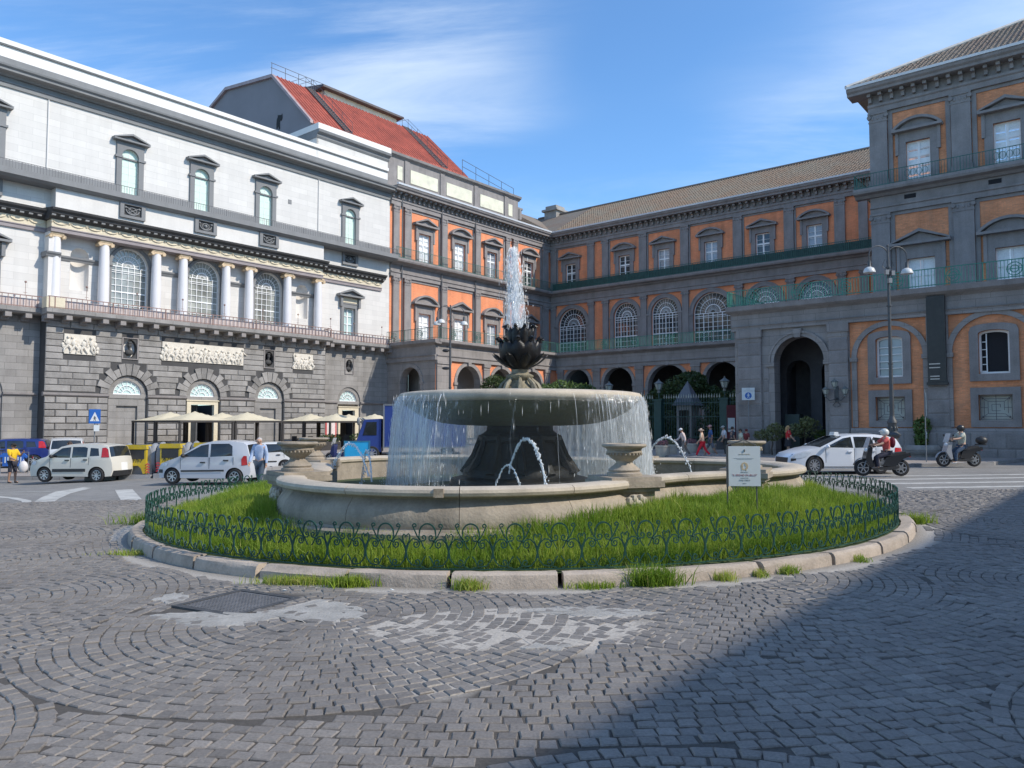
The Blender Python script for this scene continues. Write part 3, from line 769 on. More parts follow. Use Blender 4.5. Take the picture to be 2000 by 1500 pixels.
# ================================================================ THE ORANGE PALACE
class Fac:
    def __init__(s, root, flip): s.root, s.flip = root, flip
    def b(s, mb, name, mats, parent=None, smooth=False): return mb.build(name, mats, s.root if parent is None else parent, flip=s.flip and parent is None, smooth=smooth)
    def at(s, name, me, x, y=0., z=0.): return put(name, me, s.root, (-x if s.flip else x, y, z))
FL2, FL1 = 16.65, 9.05            # floors of the second and first storey
# shared meshes -------------------------------------------------------------
def surround(hw, z0, z1, fw, top, ent):
    m = MB(); m.ring(rect(-hw, hw, z0, z1), rect(-hw - fw, hw + fw, z0, z1 + fw), -.04, .14)
    m.box(-hw - fw - .12, -hw - fw + .06, 0, .2, z1 - .75, ent); m.box(hw + fw - .06, hw + fw + .12, 0, .2, z1 - .75, ent)
    m.box(-hw - fw, hw + fw, 0, .12, z1 + fw + .002, ent)
    return m
def win_kit(hw, z0, z1, fw, ph, pz, phw, rows, key, glass):
    k = {}
    k['f'] = surround(hw, z0, z1, fw, 0, pz - .14).data('window', [m_palt])
    for kind in ('tri', 'seg'):
        m = MB(); pediment(m, kind, phw, pz, ph, .5, .15); k[kind] = m.data('pediment', [m_palt])
    m = MB(); sash_bars(m, -hw, hw, z0, z1, 2, rows, -.14, .03, .09, z0 + (z1 - z0) * .66); k['s'] = m.data('sash', [m_wframe])
    m = MB(); m.box(-hw, hw, -.24, -.20, z0, z1); k['g'] = m.data('glazing', [glass]); k['G'] = []
    for g_ in (m_curtain, m_glass_c, m_glass_d): m = MB(); m.box(-hw, hw, -.24, -.20, z0, z1); k['G'].append(m.data('glazing', [g_]))
    return k
def place_win(F, k, x, kind, y=0., panes=None, gi=None):
    o = F.at('window', k['f'], x, y); put('pediment', k[kind], o); put('sash', k['s'], o)
    if panes:
        for me in panes: put('pane', me, o)
    else: put('glazing', k['g'] if gi is None else k['G'][gi], o)
    return o
K_L2 = win_kit(.76, FL2, 19.47, .30, .66, 20.27, 1.48, 5, 'l2', m_glass_c)
K_L1 = win_kit(.76, FL1, 12.1, .34, .75, 13.02, 1.58, 4, 'l1', m_glass_c)
K_R2 = win_kit(.67, FL2, 19.5, .42, .6, 20.2, 1.42, 5, 'r2', m_glass_d)
K_T2 = win_kit(.66, FL2, 19.22, .45, .66, 19.98, 1.38, 5, 't2', m_glass_c)
K_T1 = win_kit(.75, FL1, 12.02, .45, .76, 12.98, 1.62, 3, 't1', m_glass_c)
def storey_pil(w, z0, z1, base=.5):
    m = MB(); m.box(-w / 2, w / 2, -.02, .2, z0, z1 - .55); m.box(-w / 2 - .07, w / 2 + .07, -.02, .26, z0, z0 + base)
    m.box(-w / 2 - .06, w / 2 + .06, -.02, .28, z1 - .12, z1); m.box(-w / 2 - .03, w / 2 + .03, -.02, .23, z1 - .62, z1 - .54)
    for sx in (-1, 1):
        m.tube([(sx * (w / 2 - .02), -.02, z1 - .26), (sx * (w / 2 - .02), .30, z1 - .26)], .13, 7)
    m.box(-w / 2, w / 2, -.02, .22, z1 - .545, z1 - .12)
    for k in range(3): m.ball(((k - 1) * w * .28, .22, z1 - .36), .09, 6, 4, sc=(1, .7, 1.4))
    return m.data('pilaster', [m_palt])
P2 = storey_pil(.66, FL2, 21.45); P1 = storey_pil(.68, FL1, 15.05); P2w = storey_pil(1.02, FL2, 21.45); P1w = storey_pil(1.06, FL1, 15.05)
P2n = storey_pil(.74, FL2, 21.45)
m = MB(); m.prism([(-.1, 22.05), (-.1, 22.55), (.1, 22.55), (.1, 22.05)], .1, .5); m.box(-.12, .12, .1, .82, 22.40, 22.56); mod_me = m.data('modillion', [m_palt])
def bands(F, x0, x1, y=0., e0=0., e1=0., up=True):
    """storey entablatures, slab and eaves cornice along one facade"""
    m = MB()
    m.moulding(x0, x1, [(y - .3, 15.05), (y + .20, 15.05), (y + .20, 15.35), (y + .28, 15.40), (y + .28, 15.5), (y + .14, 15.52), (y + .14, 16.1), (y - .3, 16.1)])
    F.b(m, 'entablature', [m_palt])
    m = MB(); m.moulding(x0 - e0 * .8, x1 + e1 * .8, [(y - .1, 16.103), (y + .3, 16.103), (y + .45, 16.25), (y + .8, 16.32), (y + .86, 16.45), (y + .86, 16.62), (y - .1, FL2)]); F.b(m, 'balcony_slab', [m_palt])
    m = MB()
    m.moulding(x0, x1, [(y - .3, 21.45), (y + .22, 21.45), (y + .22, 21.75), (y + .3, 21.82), (y + .3, 21.95), (y + .12, 21.98), (y + .12, 22.6), (y - .3, 22.6)]); F.b(m, 'architrave', [m_palt])
    m = MB(); m.moulding(x0 - e0, x1 + e1, [(y - .3, 22.603), (y + .85, 22.603), (y + .88, 22.75), (y + 1.0, 22.85), (y + 1.06, 23.0), (y - .3, 23.02)]); F.b(m, 'eaves_cornice', [m_palt])
    m = MB(); m.moulding(x0 - e0, x1 + e1, [(y + .9, 23.03), (y + 1.10, 23.03), (y + 1.14, 23.17), (y + .9, 23.2)]); F.b(m, 'gutter', [m_white_gut])
    n = int((x1 - x0) / .62)
    m = MB()
    for i in range(n + 1):
        x = x0 + .15 + i * (x1 - x0 - .3) / n
        m.box(x - .09, x + .09, y + .1, y + .34, 22.10, 22.40); m.box(x - .10, x + .10, y + .1, y + .62, 22.40, 22.58)
    tag(F.b(m, 'modillions', [m_palt]), kind='stuff')
def tiles(F, quad, mat, pitch=.27, name='roof'):
    """sloping roof sheet (eave a->b, ridge d->c in facade coords) + rows of half-round tiles in stepped courses"""
    a, b, c, d = [Vector(p) for p in quad]
    m = MB(); m.add([tuple(a), tuple(b), tuple(c), tuple(d)], [(0, 1, 2, 3)])
    o = F.b(m, name, [mat]); m = MB()
    nx = int((b - a).length / pitch); dirE = (b - a) / nx; rr = random.Random(5)
    for i in range(nx):
        p0 = a + dirE * (i + .5)
        # run straight up the slope from the eave until the quad's side edges
        u = (b - a).normalized(); nrm = u.cross(c - b).normalized()
        if nrm.z < 0: nrm = -nrm
        v = nrm.cross(u).normalized()
        if v.z < 0: v = -v
        H = (c - b).dot(v); t0, t1 = 0., 1.
        L = H
        x_ = (p0 - a).dot(u)
        # clip by side edges a->d and b->c
        ad = (d - a).dot(u); bc = (c - b).dot(u); W = (b - a).length
        if ad > 0 and x_ < ad: L = min(L, H * x_ / ad)
        if bc < 0 and W - x_ < -bc: L = min(L, H * (W - x_) / -bc)
        if L < .3: continue
        n = max(2, int(L / .45)); w = pitch * .30
        for k in range(n):
            q0 = p0 + v * (L * k / n); q1 = p0 + v * (L * (k + 1.12) / n); j = rr.uniform(-.012, .012); h = .075 + rr.uniform(-.01, .015)
            A = q0 + u * j + nrm * .02; B = q1 + u * j
            m.add([tuple(A - u * w), tuple(A - u * w * .55 + nrm * h), tuple(A + u * w * .55 + nrm * h), tuple(A + u * w), tuple(B - u * w * .8), tuple(B - u * w * .45 + nrm * h * .7), tuple(B + u * w * .45 + nrm * h * .7), tuple(B + u * w * .8)],
                  [(0, 1, 5, 4), (1, 2, 6, 5), (2, 3, 7, 6), (0, 3, 2, 1)])
    q = m.build('roof_tiles', [mat], o, flip=F.flip, recalc=False); tag(q, kind='stuff'); return o
def arcade(F, x0, x1, arcs, pils, y, back, top=8.75, orange=m_orange, all_grey=False, side=None):
    """ground-floor arcade: wall with arched openings, archivolts, imposts, pilasters, entablature and terrace"""
    hs = [arch(c, hw, -2.0, zs, 16) for c, hw, zs in arcs]
    m = MB(); m.wall(x0, x1, -2.2, 7.3, hs, y, .7); F.b(m, 'arcade_wall', [orange])
    for c, hw, zs in arcs:
        m = MB(); m.ring(arch(c, hw - .03, -2, zs, 16), arch(c, hw + .28, -2, zs, 16), y - .68, y + .06)
        m.box(c - hw - .36, c - hw + .06, y - .66, y + .14, zs - .22, zs); m.box(c + hw - .06, c + hw + .36, y - .66, y + .14, zs - .22, zs)
        m.prism([(c - .16, zs + hw - .06), (c + .16, zs + hw - .06), (c + .22, zs + hw + .34), (c - .22, zs + hw + .34)], y, y + .2)
        F.b(m, 'archivolt', [m_pal])
    for c, w in pils:
        m = MB(); m.box(c - w / 2, c + w / 2, y - .02, y + .16, -2, 7.0); m.box(c - w / 2 - .06, c + w / 2 + .06, y - .02, y + .24, 7.0, 7.29); m.box(c - w / 2 - .03, c + w / 2 + .03, y - .02, y + .19, 6.75, 6.82)
        m.box(c - w / 2 - .05, c + w / 2 + .05, y - .02, y + .2, -2, .7)
        F.b(m, 'pilaster', [m_pal])
    m = MB(); m.moulding(x0, x1, [(y - .7, 7.303), (y + .18, 7.303), (y + .18, 7.6), (y + .26, 7.66), (y + .26, 7.75), (y + .12, 7.78), (y + .12, 8.5), (y + .3, 8.62), (y - .7, 8.62)]); F.b(m, 'entablature', [m_pal])
    m = MB(); m.moulding(x0 - (.35 if side else 0), x1 + (.35 if side else 0), [(back, 8.623), (y + .32, 8.623), (y + .5, 8.72), (y + .55, 8.78), (y + .55, 9.0), (back, FL1)]); F.b(m, 'terrace_slab', [m_palt])

# ---------------------------------------------------------------- left wing (sunlit)
pw = thing('palace_wing', 'sunlit orange palace wing with grey pilasters next to the white theatre', 'palace', CORNER, ROT_L, 'orange palace wings')
F = Fac(pw, False)
LW = [19.42, 14.73, 10.02, 4.0]
m = MB(); m.wall(-.6, 23.6, FL1 - .3, 22.0, [rect(c - .76, c + .76, FL2, 19.47) for c in LW] + [rect(c - .76, c + .76, FL1, 12.1) for c in LW], 0, .35); F.b(m, 'wall', [m_orange])
m = MB(); m.box(23.2, 23.6, -12, -.002, 7, 23); F.b(m, 'party_wall', [m_whitep])
bands(F, -.1, 23.6, 0)
for c in (22.96, 21.65, 16.98, 12.25, 7.57, 6.35): F.at('pilaster', P2, c); F.at('pilaster', P1, c)
for c in (1.1,): F.at('pilaster', P2w, c); F.at('pilaster', P1w, c)
for i, c in enumerate(LW):
    place_win(F, K_L2, c, 'tri' if i % 2 == 0 else 'seg', gi=(0, 0, 1, 2)[i]); place_win(F, K_L1, c, 'seg' if i % 2 == 0 else 'tri', gi=(0, 0, 1, 2)[i])
# thin grey frames round the orange fields
m = MB()
for a, b_ in ((17.4, 21.25), (12.65, 16.6), (7.95, 11.87), (1.7, 5.95)):
    for z0, z1 in ((FL2, 21.44), (FL1, 15.04)):
        m = MB(); m.ring(rect(a + .2, b_ - .2, z0, z1 - .22), rect(a, b_, z0, z1), -.01, .07); F.b(m, 'field_frame', [m_palt])
m = MB(); railing(m, [(.9, .78), (23.5, .78)], 16.62, 17.55, .16, .014, .026, 2.4); F.b(m, 'upper_railing', [m_ggreen])
for x in (12.7, 17.4, 22.4): MB().tube([(x, .3, 9), (x, .3, 22.5)], .06, 6).build('downpipe', [m_giron], pw)
# attic with pale panels
m = MB(); m.wall(5.1, 23.6, 23.0, 25.95, [], -.5); m.box(5.1, 5.4, -6, -.502, 22.9, 25.95)
m.moulding(4.85, 23.75, [(-6, 25.953), (-.5, 25.953), (-.42, 26.05), (-.2, 26.18), (-.15, 26.38), (-6, 26.45)])
for c in (21.2, 16.65, 11.85, 7.15): m.box(c - .28, c + .28, -.5, -.40, 23.2, 25.952)
m.box(5.1, 23.6, -.52, -.35, 22.9, 23.35); F.b(m, 'attic', [m_palt])
for a, b_ in ((21.75, 22.35), (17.25, 20.75), (12.45, 16.05), (7.6, 11.2), (6.1, 6.75)):
    m = MB(); m.box(a, b_, -.49, -.45, 24.05, 25.3); F.b(m, 'attic_panel', [m_cream2])
m = MB(); m.box(3.6, 5.09, -4.5, -1.2, 23.0, 25.4); m.box(3.5, 5.09, -4.6, -1.1, 25.4, 25.6); m.tube([(4.4, -1.0, 23), (4.4, -1.0, 25.3)], .3, 8); F.b(m, 'attic_pier', [m_palt])
tiles(F, [(5.0, 1.0, 23.05), (1.0, 1.0, 23.05), (-7, -7, 27.6), (5.0, -7, 27.6)], m_tiles)
# ground floor terrace in front
TY = 5.9
arcade(F, 7.0, 23.75, [(19.75, 1.5, 5.55), (15.3, 1.5, 5.55), (10.85, 1.5, 5.55)], [(22.9, 1.55), (17.5, .78), (13.05, .78), (8.6, .78)], TY, -.05)
m = MB(); m.box(1, 21.3, 3.0, 3.4, -2.2, 8.62); m.box(21.3, 23.7, -.4, .0, -2.2, 8.62); m.box(20.9, 21.29, .0, 5.2, -2.2, 8.62); F.b(m, 'porch_back_wall', [M('porch plaster', (.42, .40, .38), .9, .12)])
# arched end face of the terrace
e = MB(); e.wall(-TY - .001, 0, -2.2, 7.3, [arch(-2.95, 1.25, -2, 5.6, 16)], 0, .7)
eo = e.build('end_wall', [m_pal], pw, (23.76, 0, 0), -PI / 2)
e = MB(); e.ring(arch(-2.95, 1.22, -2, 5.6, 16), arch(-2.95, 1.52, -2, 5.6, 16), -.68, .07); e.box(-4.6, -4.14, -.6, .13, 5.38, 5.6); e.box(-1.76, -1.3, -.6, .13, 5.38, 5.6); e.build('archivolt', [m_pal], eo)
e = MB(); e.moulding(-TY - .15, 0, [(-.3, 7.303), (.15, 7.303), (.15, 7.6), (.24, 7.7), (.1, 7.75), (.1, 8.5), (.25, 8.615), (-.3, 8.615)]); e.moulding(-TY - .5, 0, [(-.25, 8.624), (.32, 8.624), (.5, 8.74), (.52, 9.0), (-.25, 9.04)]); e.build('end_entablature', [m_palt], eo)
m = MB(); railing(m, [(7.4, TY + .42), (24.1, TY + .42), (24.1, .3)], FL1, 9.97, .17, .014, .026, 1.9, panel=3.2); F.b(m, 'terrace_railing', [m_ggreen])
m = MB(); m.box(21.2, 23.0, 1.2, 1.3, -2, 4.6); F.b(m, 'red_door', [M('dull red door', (.12, .03, .03), .6)])

# ---------------------------------------------------------------- rear wing (in shade)
pr = thing('palace_wing', 'shaded orange palace wing with big arched windows and a long tiled roof', 'palace', CORNER, ROT_R, 'orange palace wings')
F = Fac(pr, True)
RW = [2.83, 9.6, 14.15, 19.2, 24.26, 28.9]
RA = [(2.98, 1.85, 12.75), (9.68, 1.43, 13.15), (14.17, 1.48, 13.12), (19.18, 1.92, 12.70), (24.3, 1.48, 13.12), (28.87, 1.48, 13.12)]
m = MB(); m.wall(.0, 38.0, FL1 - .3, 22.0, [rect(c - .67, c + .67, FL2, 19.5) for c in RW] + [arch(c, hw, FL1, zs, 20) for c, hw, zs in RA], 0, .5); F.b(m, 'wall', [m_orange])
bands(F, -.1, 38.0, 0)
RP = (5.52, 7.32, 11.87, 16.5, 21.95, 26.75, 31.12, 32.95)
for c in RP: F.at('pilaster', P2n, c); F.at('pilaster', P1, c)
F.at('pilaster', P2n, .55); F.at('pilaster', P1, .5)
for i, c in enumerate(RW): place_win(F, K_R2, c, 'tri' if i % 2 == 0 else 'seg', gi=(2, 2, 1, 1, 2, 1)[i])
fk = {}
for i, (c, hw, zs) in enumerate(RA):
    m = MB(); m.ring(arch(0, hw, FL1, zs, 20), arch(0, hw + .42, FL1, zs, 20), -.06, .13); m.ring(arch(0, hw + .30, zs, zs, 20), arch(0, hw + .40, zs, zs, 20), .13, .18)
    m.box(-hw - .5, -hw + .03, -.05, .2, zs - .18, zs); m.box(hw - .03, hw + .5, -.05, .2, zs - .18, zs)
    o = m.build('arched_window', [m_palt], pr, (-c, 0, 0))
    m = MB(); fan_bars(m, hw, FL1, zs, -.22, (.40, .68), 13, 8, 8, .024, .07); m.build('sash', [m_wframe], o)
    m = MB(); m.prism(arch(0, hw, FL1, zs, 20), -.34, -.30); m.build('glazing', [m_glass_d], o)
m = MB()
for a, b_ in ((.95, 5.12), (7.72, 11.47), (12.27, 16.1), (16.9, 21.55), (22.35, 26.35), (27.15, 30.72)): m = MB(); m.ring(rect(a + .15, b_ - .15, FL2, 21.28), rect(a, b_, FL2, 21.44), -.01, .07); F.b(m, 'field_frame', [m_palt])
m = MB(); railing(m, [(.9, .78), (37.9, .78)], 16.62, 17.5, .17, .016, .03, 2.4); F.b(m, 'upper_railing', [m_ggreen])
m = MB(); m.box(.9, 37.9, .70, .72, 16.66, 17.38); F.b(m, 'railing_mesh_panel', [M('dark green mesh', (.03, .075, .068), .7, .3, 3)])
tiles(F, [(1.0, 1.0, 23.05), (39, 1.0, 23.05), (39, -7, 27.6), (-7, -7, 27.6)], m_tiles)
m = MB(); m.tube([(-7, -7, 27.65), (39, -7, 27.65)], .16, 6); F.b(m, 'ridge', [m_tiles2])
m = MB(); m.box(-5.5, -3.7, -8.2, -6.2, 26.0, 28.05); m.box(-5.75, -3.45, -8.45, -5.95, 28.05, 28.3); m.box(-5.4, -3.8, -8.1, -6.3, 28.3, 28.75); F.b(m, 'chimney', [M('weathered stone', (.30, .275, .25), .9, .25)])
TY = 7.0
arcade(F, 5.9, 32.3, [(8.42, 1.48, 5.85), (13.02, 1.6, 5.72), (18.16, 2.0, 5.32), (23.3, 1.6, 5.72), (28.2, 1.6, 5.72)], [(6.5, .7), (10.7, .8), (15.35, .8), (20.9, .8), (25.9, .8), (31.2, .8)], TY, -.05)
m = MB(); m.box(0, 38, -.4, .0, -2.2, 8.62); m.box(0, 38, .001, 6.3, 8.5, 8.62); F.b(m, 'porch_back_wall', [M('shade-darkened porch plaster', (.045, .044, .046), .9, .2)])  # near-black colour paints in the deep shade behind the arches
m = MB(); railing(m, [(6.3, TY + .42), (32.2, TY + .42)], FL1, 9.97, .15, .018, .03, 1.9, panel=3.4); F.b(m, 'terrace_railing', [m_ggreen2])

# ---------------------------------------------------------------- pavilion on the right with the portal
pt = thing('palace_pavilion', 'tall palace block at right with weathered brick, tiled hip roof and dark portal', 'palace', CORNER, ROT_R)
F = Fac(pt, True); Y = 17.3; T0, T1 = 37.95, 62.0
TW = [40.69, 45.25, 49.8, 54.4]
m = MB(); m.wall(T0, T1, FL1 - .3, 22.0, [rect(c - .66, c + .66, FL2, 19.22) for c in TW] + [rect(c - .75, c + .75, FL1, 12.02) for c in TW], Y, .4); F.b(m, 'wall', [m_orange2])
m = MB(); m.box(T0, T0 + .4, -4, Y - .003, 0, 22.6); F.b(m, 'side_wall', [m_orange2])
bands(F, T0, T1, Y, 1.05, 0)
for c in (38.5, 43.0, 47.5, 52.1, 56.6): F.at('pilaster', P2w, c, Y); F.at('pilaster', P1w, c, Y)
def pane_set(hw, z0, z1, rows, mat):
    out = []
    for i in range(2):
        for j in range(rows):
            a = -hw + hw * i; h = (z1 - z0) / rows; m = MB(); m.box(a + .09, a + hw - .07, -.22, -.19, z0 + h * j + .05, z0 + h * (j + 1) - .04); out.append(m.data('pane', [mat]))
    return out
PT2 = pane_set(.66, FL2, 19.22, 5, m_curtain); PT1 = pane_set(.75, FL1, 12.02, 3, m_curtain)
for i, c in enumerate(TW):
    place_win(F, K_T2, c, 'seg' if i % 2 == 0 else 'tri', Y, PT2 if i < 2 else None); place_win(F, K_T1, c, 'tri' if i % 2 == 0 else 'seg', Y, PT1 if i < 2 else None)
m = MB()
for a, b_ in ((39.05, 42.45), (43.55, 46.95), (48.05, 51.55)):
    for z0, z1 in ((FL2, 21.44), (FL1, 15.04)): m = MB(); m.ring(rect(a + .25, b_ - .25, z0, z1 - .2), rect(a, b_, z0, z1), Y - .01, Y + .07); F.b(m, 'field_frame', [m_palt])
for c in (40.2, 44.6, 49): m = MB(); m.box(c - .32, c + .32, Y + .13, Y + .16, 15.72, 15.98); F.b(m, 'vent', [m_interior])
m = MB(); railing(m, [(T0 - .75, 8), (T0 - .75, Y + .78), (T1, Y + .78)], 16.62, 17.5, .16, .014, .026, 2.0); F.b(m, 'upper_railing', [m_ggreen])
m = MB()
for c in TW[:3]:
    for k in range(4): m.tube([(c - .66 + .33 * (k + .5) + .15 * math.cos(t), Y + .79, 17.1 + .22 * math.sin(t)) for t in [2 * PI * j / 8 for j in range(9)]], .016, 4)
F.b(m, 'railing_scrolls', [m_ggreen])
ex, ey = T0 - 1.05, Y + 1.05
tiles(F, [(ex, ey, 23.1), (T1, ey, 23.1), (T1, ey - 9.5, 28.6), (ex + 9.5, ey - 9.5, 28.6)], m_tiles2, .30)
m = MB(); m.add([(ex, ey, 23.1), (ex, -8, 23.1), (ex + 9.5, 1, 28.6), (ex + 9.5, ey - 9.5, 28.6)], [(0, 1, 2, 3)]); F.b(m, 'roof_side', [m_tiles2])
m = MB(); m.tube([(ex, ey, 23.18), (ex + 9.5, ey - 9.5, 28.7)], .14, 6); F.b(m, 'hip_ridge', [M('mortared hip', (.5, .48, .45), .9, .2)])
# portal and ground storey, standing forward
G = 24.2
m = MB(); m.wall(31.85, 38.42, -2, 7.57, [arch(35.64, 1.42, -2, 5.6, 18)], G, .9); m.box(31.85, 32.1, Y - 10, G - .003, -2, 7.45); F.b(m, 'portal_wall', [m_pal])
m = MB(); m.ring(arch(35.64, 1.42, 5.6, 5.6, 18), arch(35.64, 1.72, 5.6, 5.6, 18), G - .4, G + .10); m.ring(arch(35.64, 1.62, 5.6, 5.6, 18), arch(35.64, 1.74, 5.6, 5.6, 18), G + .1, G + .15)
m.box(33.75, 34.26, G - .5, G + .14, 5.36, 5.6); m.box(37.02, 37.42, G - .5, G + .14, 5.36, 5.6); m.prism([(35.48, 6.95), (35.8, 6.95), (35.88, 7.45), (35.4, 7.45)], G, G + .24)
F.b(m, 'archivolt', [m_pal])
for c, w in ((32.8, 1.4), (37.85, 1.02)):
    m = MB(); m.box(c - w / 2, c + w / 2, G - .02, G + .17, -2, 7.1); m.box(c - w / 2 - .06, c + w / 2 + .06, G - .02, G + .24, 7.1, 7.559); m.box(c - w / 2 - .03, c + w / 2 + .03, G - .02, G + .2, 6.85, 6.92); F.b(m, 'pilaster', [m_pal])
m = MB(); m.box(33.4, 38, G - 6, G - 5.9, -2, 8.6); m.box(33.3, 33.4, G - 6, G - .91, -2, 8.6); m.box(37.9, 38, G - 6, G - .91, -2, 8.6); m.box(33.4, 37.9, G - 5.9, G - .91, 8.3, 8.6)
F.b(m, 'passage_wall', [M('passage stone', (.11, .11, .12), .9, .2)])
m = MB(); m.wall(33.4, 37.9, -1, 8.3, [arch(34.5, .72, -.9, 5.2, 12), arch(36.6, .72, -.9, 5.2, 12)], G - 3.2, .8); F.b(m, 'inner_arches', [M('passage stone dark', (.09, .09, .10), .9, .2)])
m = MB(); m.box(34.35, 35.2, G - 1.9, G - 1.2, -1, 2.6); F.b(m, 'ticket_booth', [M('dark green booth', (.04, .06, .055), .6)])
# brick ground storey
GW = [(40.4, 1.62), (45.15, 1.80), (50.0, 1.8)]
wh = []
for c, hw in GW: wh += [arch(c, .66, 4.5, 6.50, 8, .17), rect(c - .72, c + .72, 2.2, 3.46)]
m = MB(); m.wall(38.42, T1, -2, 7.55, wh, G - .04, .4); F.b(m, 'brick_wall', [m_orange2])
for c, hw in GW:
    m = MB(); m.ring(arch(c, hw, 1.85, 5.62, 20), arch(c, hw + .26, 1.85, 5.62, 20), G - .1, G + .10)
    m.box(c - hw - .33, c - hw + .05, G - .05, G + .2, 5.4, 5.62); m.box(c + hw - .05, c + hw + .33, G - .05, G + .2, 5.4, 5.62); F.b(m, 'archivolt', [m_pal])
for c, w in ((42.7, 1.0), (47.55, .9)):
    m = MB(); m.box(c - w / 2 + .0, c + w / 2, G - .05, G + .12, -2, 7.56); F.b(m, 'pier', [m_pal])
m = MB(); m.moulding(38.42, T1, [(G - .3, -2), (G + .2, -2), (G + .2, 1.62), (G + .1, 1.8), (G - .3, 1.84)]); F.b(m, 'plinth', [m_pal])
for i, (c, hw) in enumerate(GW):
    m = MB(); m.ring(arch(0, .66, 4.5, 6.50, 8, .17), [(-1.05, 4.14), (-1.05, 6.6)] + [(-1.05 * math.cos(PI * k / 8), 6.72 + .28 * math.sin(PI * k / 8)) for k in range(1, 8)] + [(1.05, 6.6), (1.05, 4.14)], -.06, .12)
    m.box(-1.05, 1.05, -.05, .13, 4.14, 4.49); o = m.build('low_window', [m_palt], pt, (-c, G - .04, 0))
    m = MB(); m.ring(arch(0, .56, 4.6, 6.42, 8, .15), arch(0, .66, 4.5, 6.50, 8, .17), -.3, -.22); m.box(-.66, .66, -.3, -.22, 4.5, 4.6)
    if i != 1:
        m.box(-.045, .045, -.295, -.225, 4.6, 6.6)
        for z in (4.98, 5.35, 5.72, 6.1): m.box(-.56, .56, -.29, -.23, z - .022, z + .022)
    else:
        m.box(.34, .56, -.29, -.24, 4.6, 4.66)
        for z in (4.98, 5.35, 5.72, 6.1): m.box(.36, .54, -.28, -.24, z - .02, z + .02)
        m.box(.32, .37, -.29, -.22, 4.6, 6.5)
    m.build('sash', [m_wframe], o)
    m = MB(); m.prism(arch(0, .66, 4.5, 6.50, 8, .17), -.38, -.34)
    m.build('glazing', [m_glass_c if i != 1 else m_interior], o)
    m = MB(); m.ring(rect(-.72, .72, 2.2, 3.46), rect(-1.06, 1.06, 1.86, 3.82), -.06, .12); m.box(-1.06, 1.06, -.05, .13, 1.861, 2.199); o = m.build('grated_window', [m_palt], pt, (-c, G - .04, 0))
    m = MB(); m.box(-.72, .72, -.36, -.33, 2.2, 3.46); m.build('pale_shutter', [M('pale shutter', (.52, .55, .50), .6, .1)], o)
    m = MB()
    for r in (.66, .50, .34, .18):
        z0, z1 = 2.83 - .58 * r / .66, 2.83 + .58 * r / .66
        for a, b_ in (((-r, z0), (r, z0)), ((r, z0), (r, z1)), ((r, z1), (-r, z1)), ((-r, z1), (-r, z0 + (.16 if r < .6 else 0)))): m.tube([(a[0], -.1, a[1]), (b_[0], -.1, b_[1])], .016, 4)
    m.tube([(0, -.1, 2.22), (0, -.1, 3.44)], .018, 4)
    for sx in (-1, 1):
        m.tube([(sx * .66, -.1, 2.83), (sx * .36, -.1, 2.83)], .016, 4)
        for sz in (-1, 1): m.tube([(sx * .7, -.1, 2.83 + sz * .6), (sx * .36, -.1, 2.83 + sz * .3)], .014, 4); m.ball((sx * .56, -.1, 2.83 + sz * .46), .05, 6, 4)
    m.build('iron_grate', [m_giron], o)
m = MB(); m.moulding(31.7, T1, [(G - .7, 7.56), (G + .18, 7.56), (G + .18, 7.75), (G + .25, 7.82), (G + .1, 7.86), (G + .1, 8.5), (G + .3, 8.62), (G - .7, 8.62)]); F.b(m, 'lower_entablature', [m_pal])
m = MB(); m.moulding(31.5, T1, [(Y - 10, 8.623), (G + .34, 8.623), (G + .5, 8.74), (G + .55, 9.0), (Y - 10, FL1)]); F.b(m, 'terrace_slab', [m_palt])
m = MB(); railing(m, [(31.6, 7.6), (31.6, G + .42), (T1, G + .42)], FL1, 9.95, .15, .018, .03, 1.7, panel=2.6); F.b(m, 'terrace_railing', [m_ggreen2])
# dark polished plaque down the pier
m = MB(); m.box(42.28, 43.12, G + .11, G + .34, 4.15, 8.55); m.box(42.22, 43.18, G + .11, G + .40, 4.0, 4.14); o = F.b(m, 'dark_plaque', [M('dark polished stone', (.024, .020, .019), .38, .4, 1.2, 5)])
m = MB()
for j, (z, wd) in enumerate(((5.05, .5), (4.86, .5), (4.42, .42), (4.28, .42))): m.box(42.7 - wd / 2 - .1, 42.7 + wd / 2 - .1, G + .341, G + .352, z, z + .05)
m.build('plaque_lettering', [m_relief], o, flip=True)

# single blocks of the portal piers, pier and plinth
ubp = ub.copy(); ubp.materials.clear(); ubp.materials.append(M('palace piperno block', (.25, .228, .218), .88, .18, 1.2, 16, bump=.25, streak=.08, rnd=.14, coord='World'))
def pblock(s0, s1, z0, z1, y, d=.05):
    o = put('stone', ubp, pt, (-s1, y - .02, z0)); o.scale = (s1 - s0, d + .02, z1 - z0)
for a, b_, z0, n, h, y, k in ((32.1, 33.5, .3, 9, .72, G + .17, 1), (37.34, 38.36, .3, 9, .72, G + .17, 1), (42.2, 43.2, 1.85, 3, .70, G + .12, 1), (38.45, 48.2, .0, 2, .80, G + .20, 13), (33.0, 34.2, .3, 7, .72, G + .0, 1)):
    if (a, b_) == (33.0, 34.2): a, b_ = 33.56, 33.9
    for j in range(n):
        for i in range(k):
            w_ = (b_ - a) / k; o_ = (w_ / 2 if j % 2 and k > 1 else 0)
            pblock(a + w_ * i + .012 + o_, a + w_ * (i + 1) - .012 + o_, z0 + h * j + .01, z0 + h * (j + 1) - .012, y, .03)
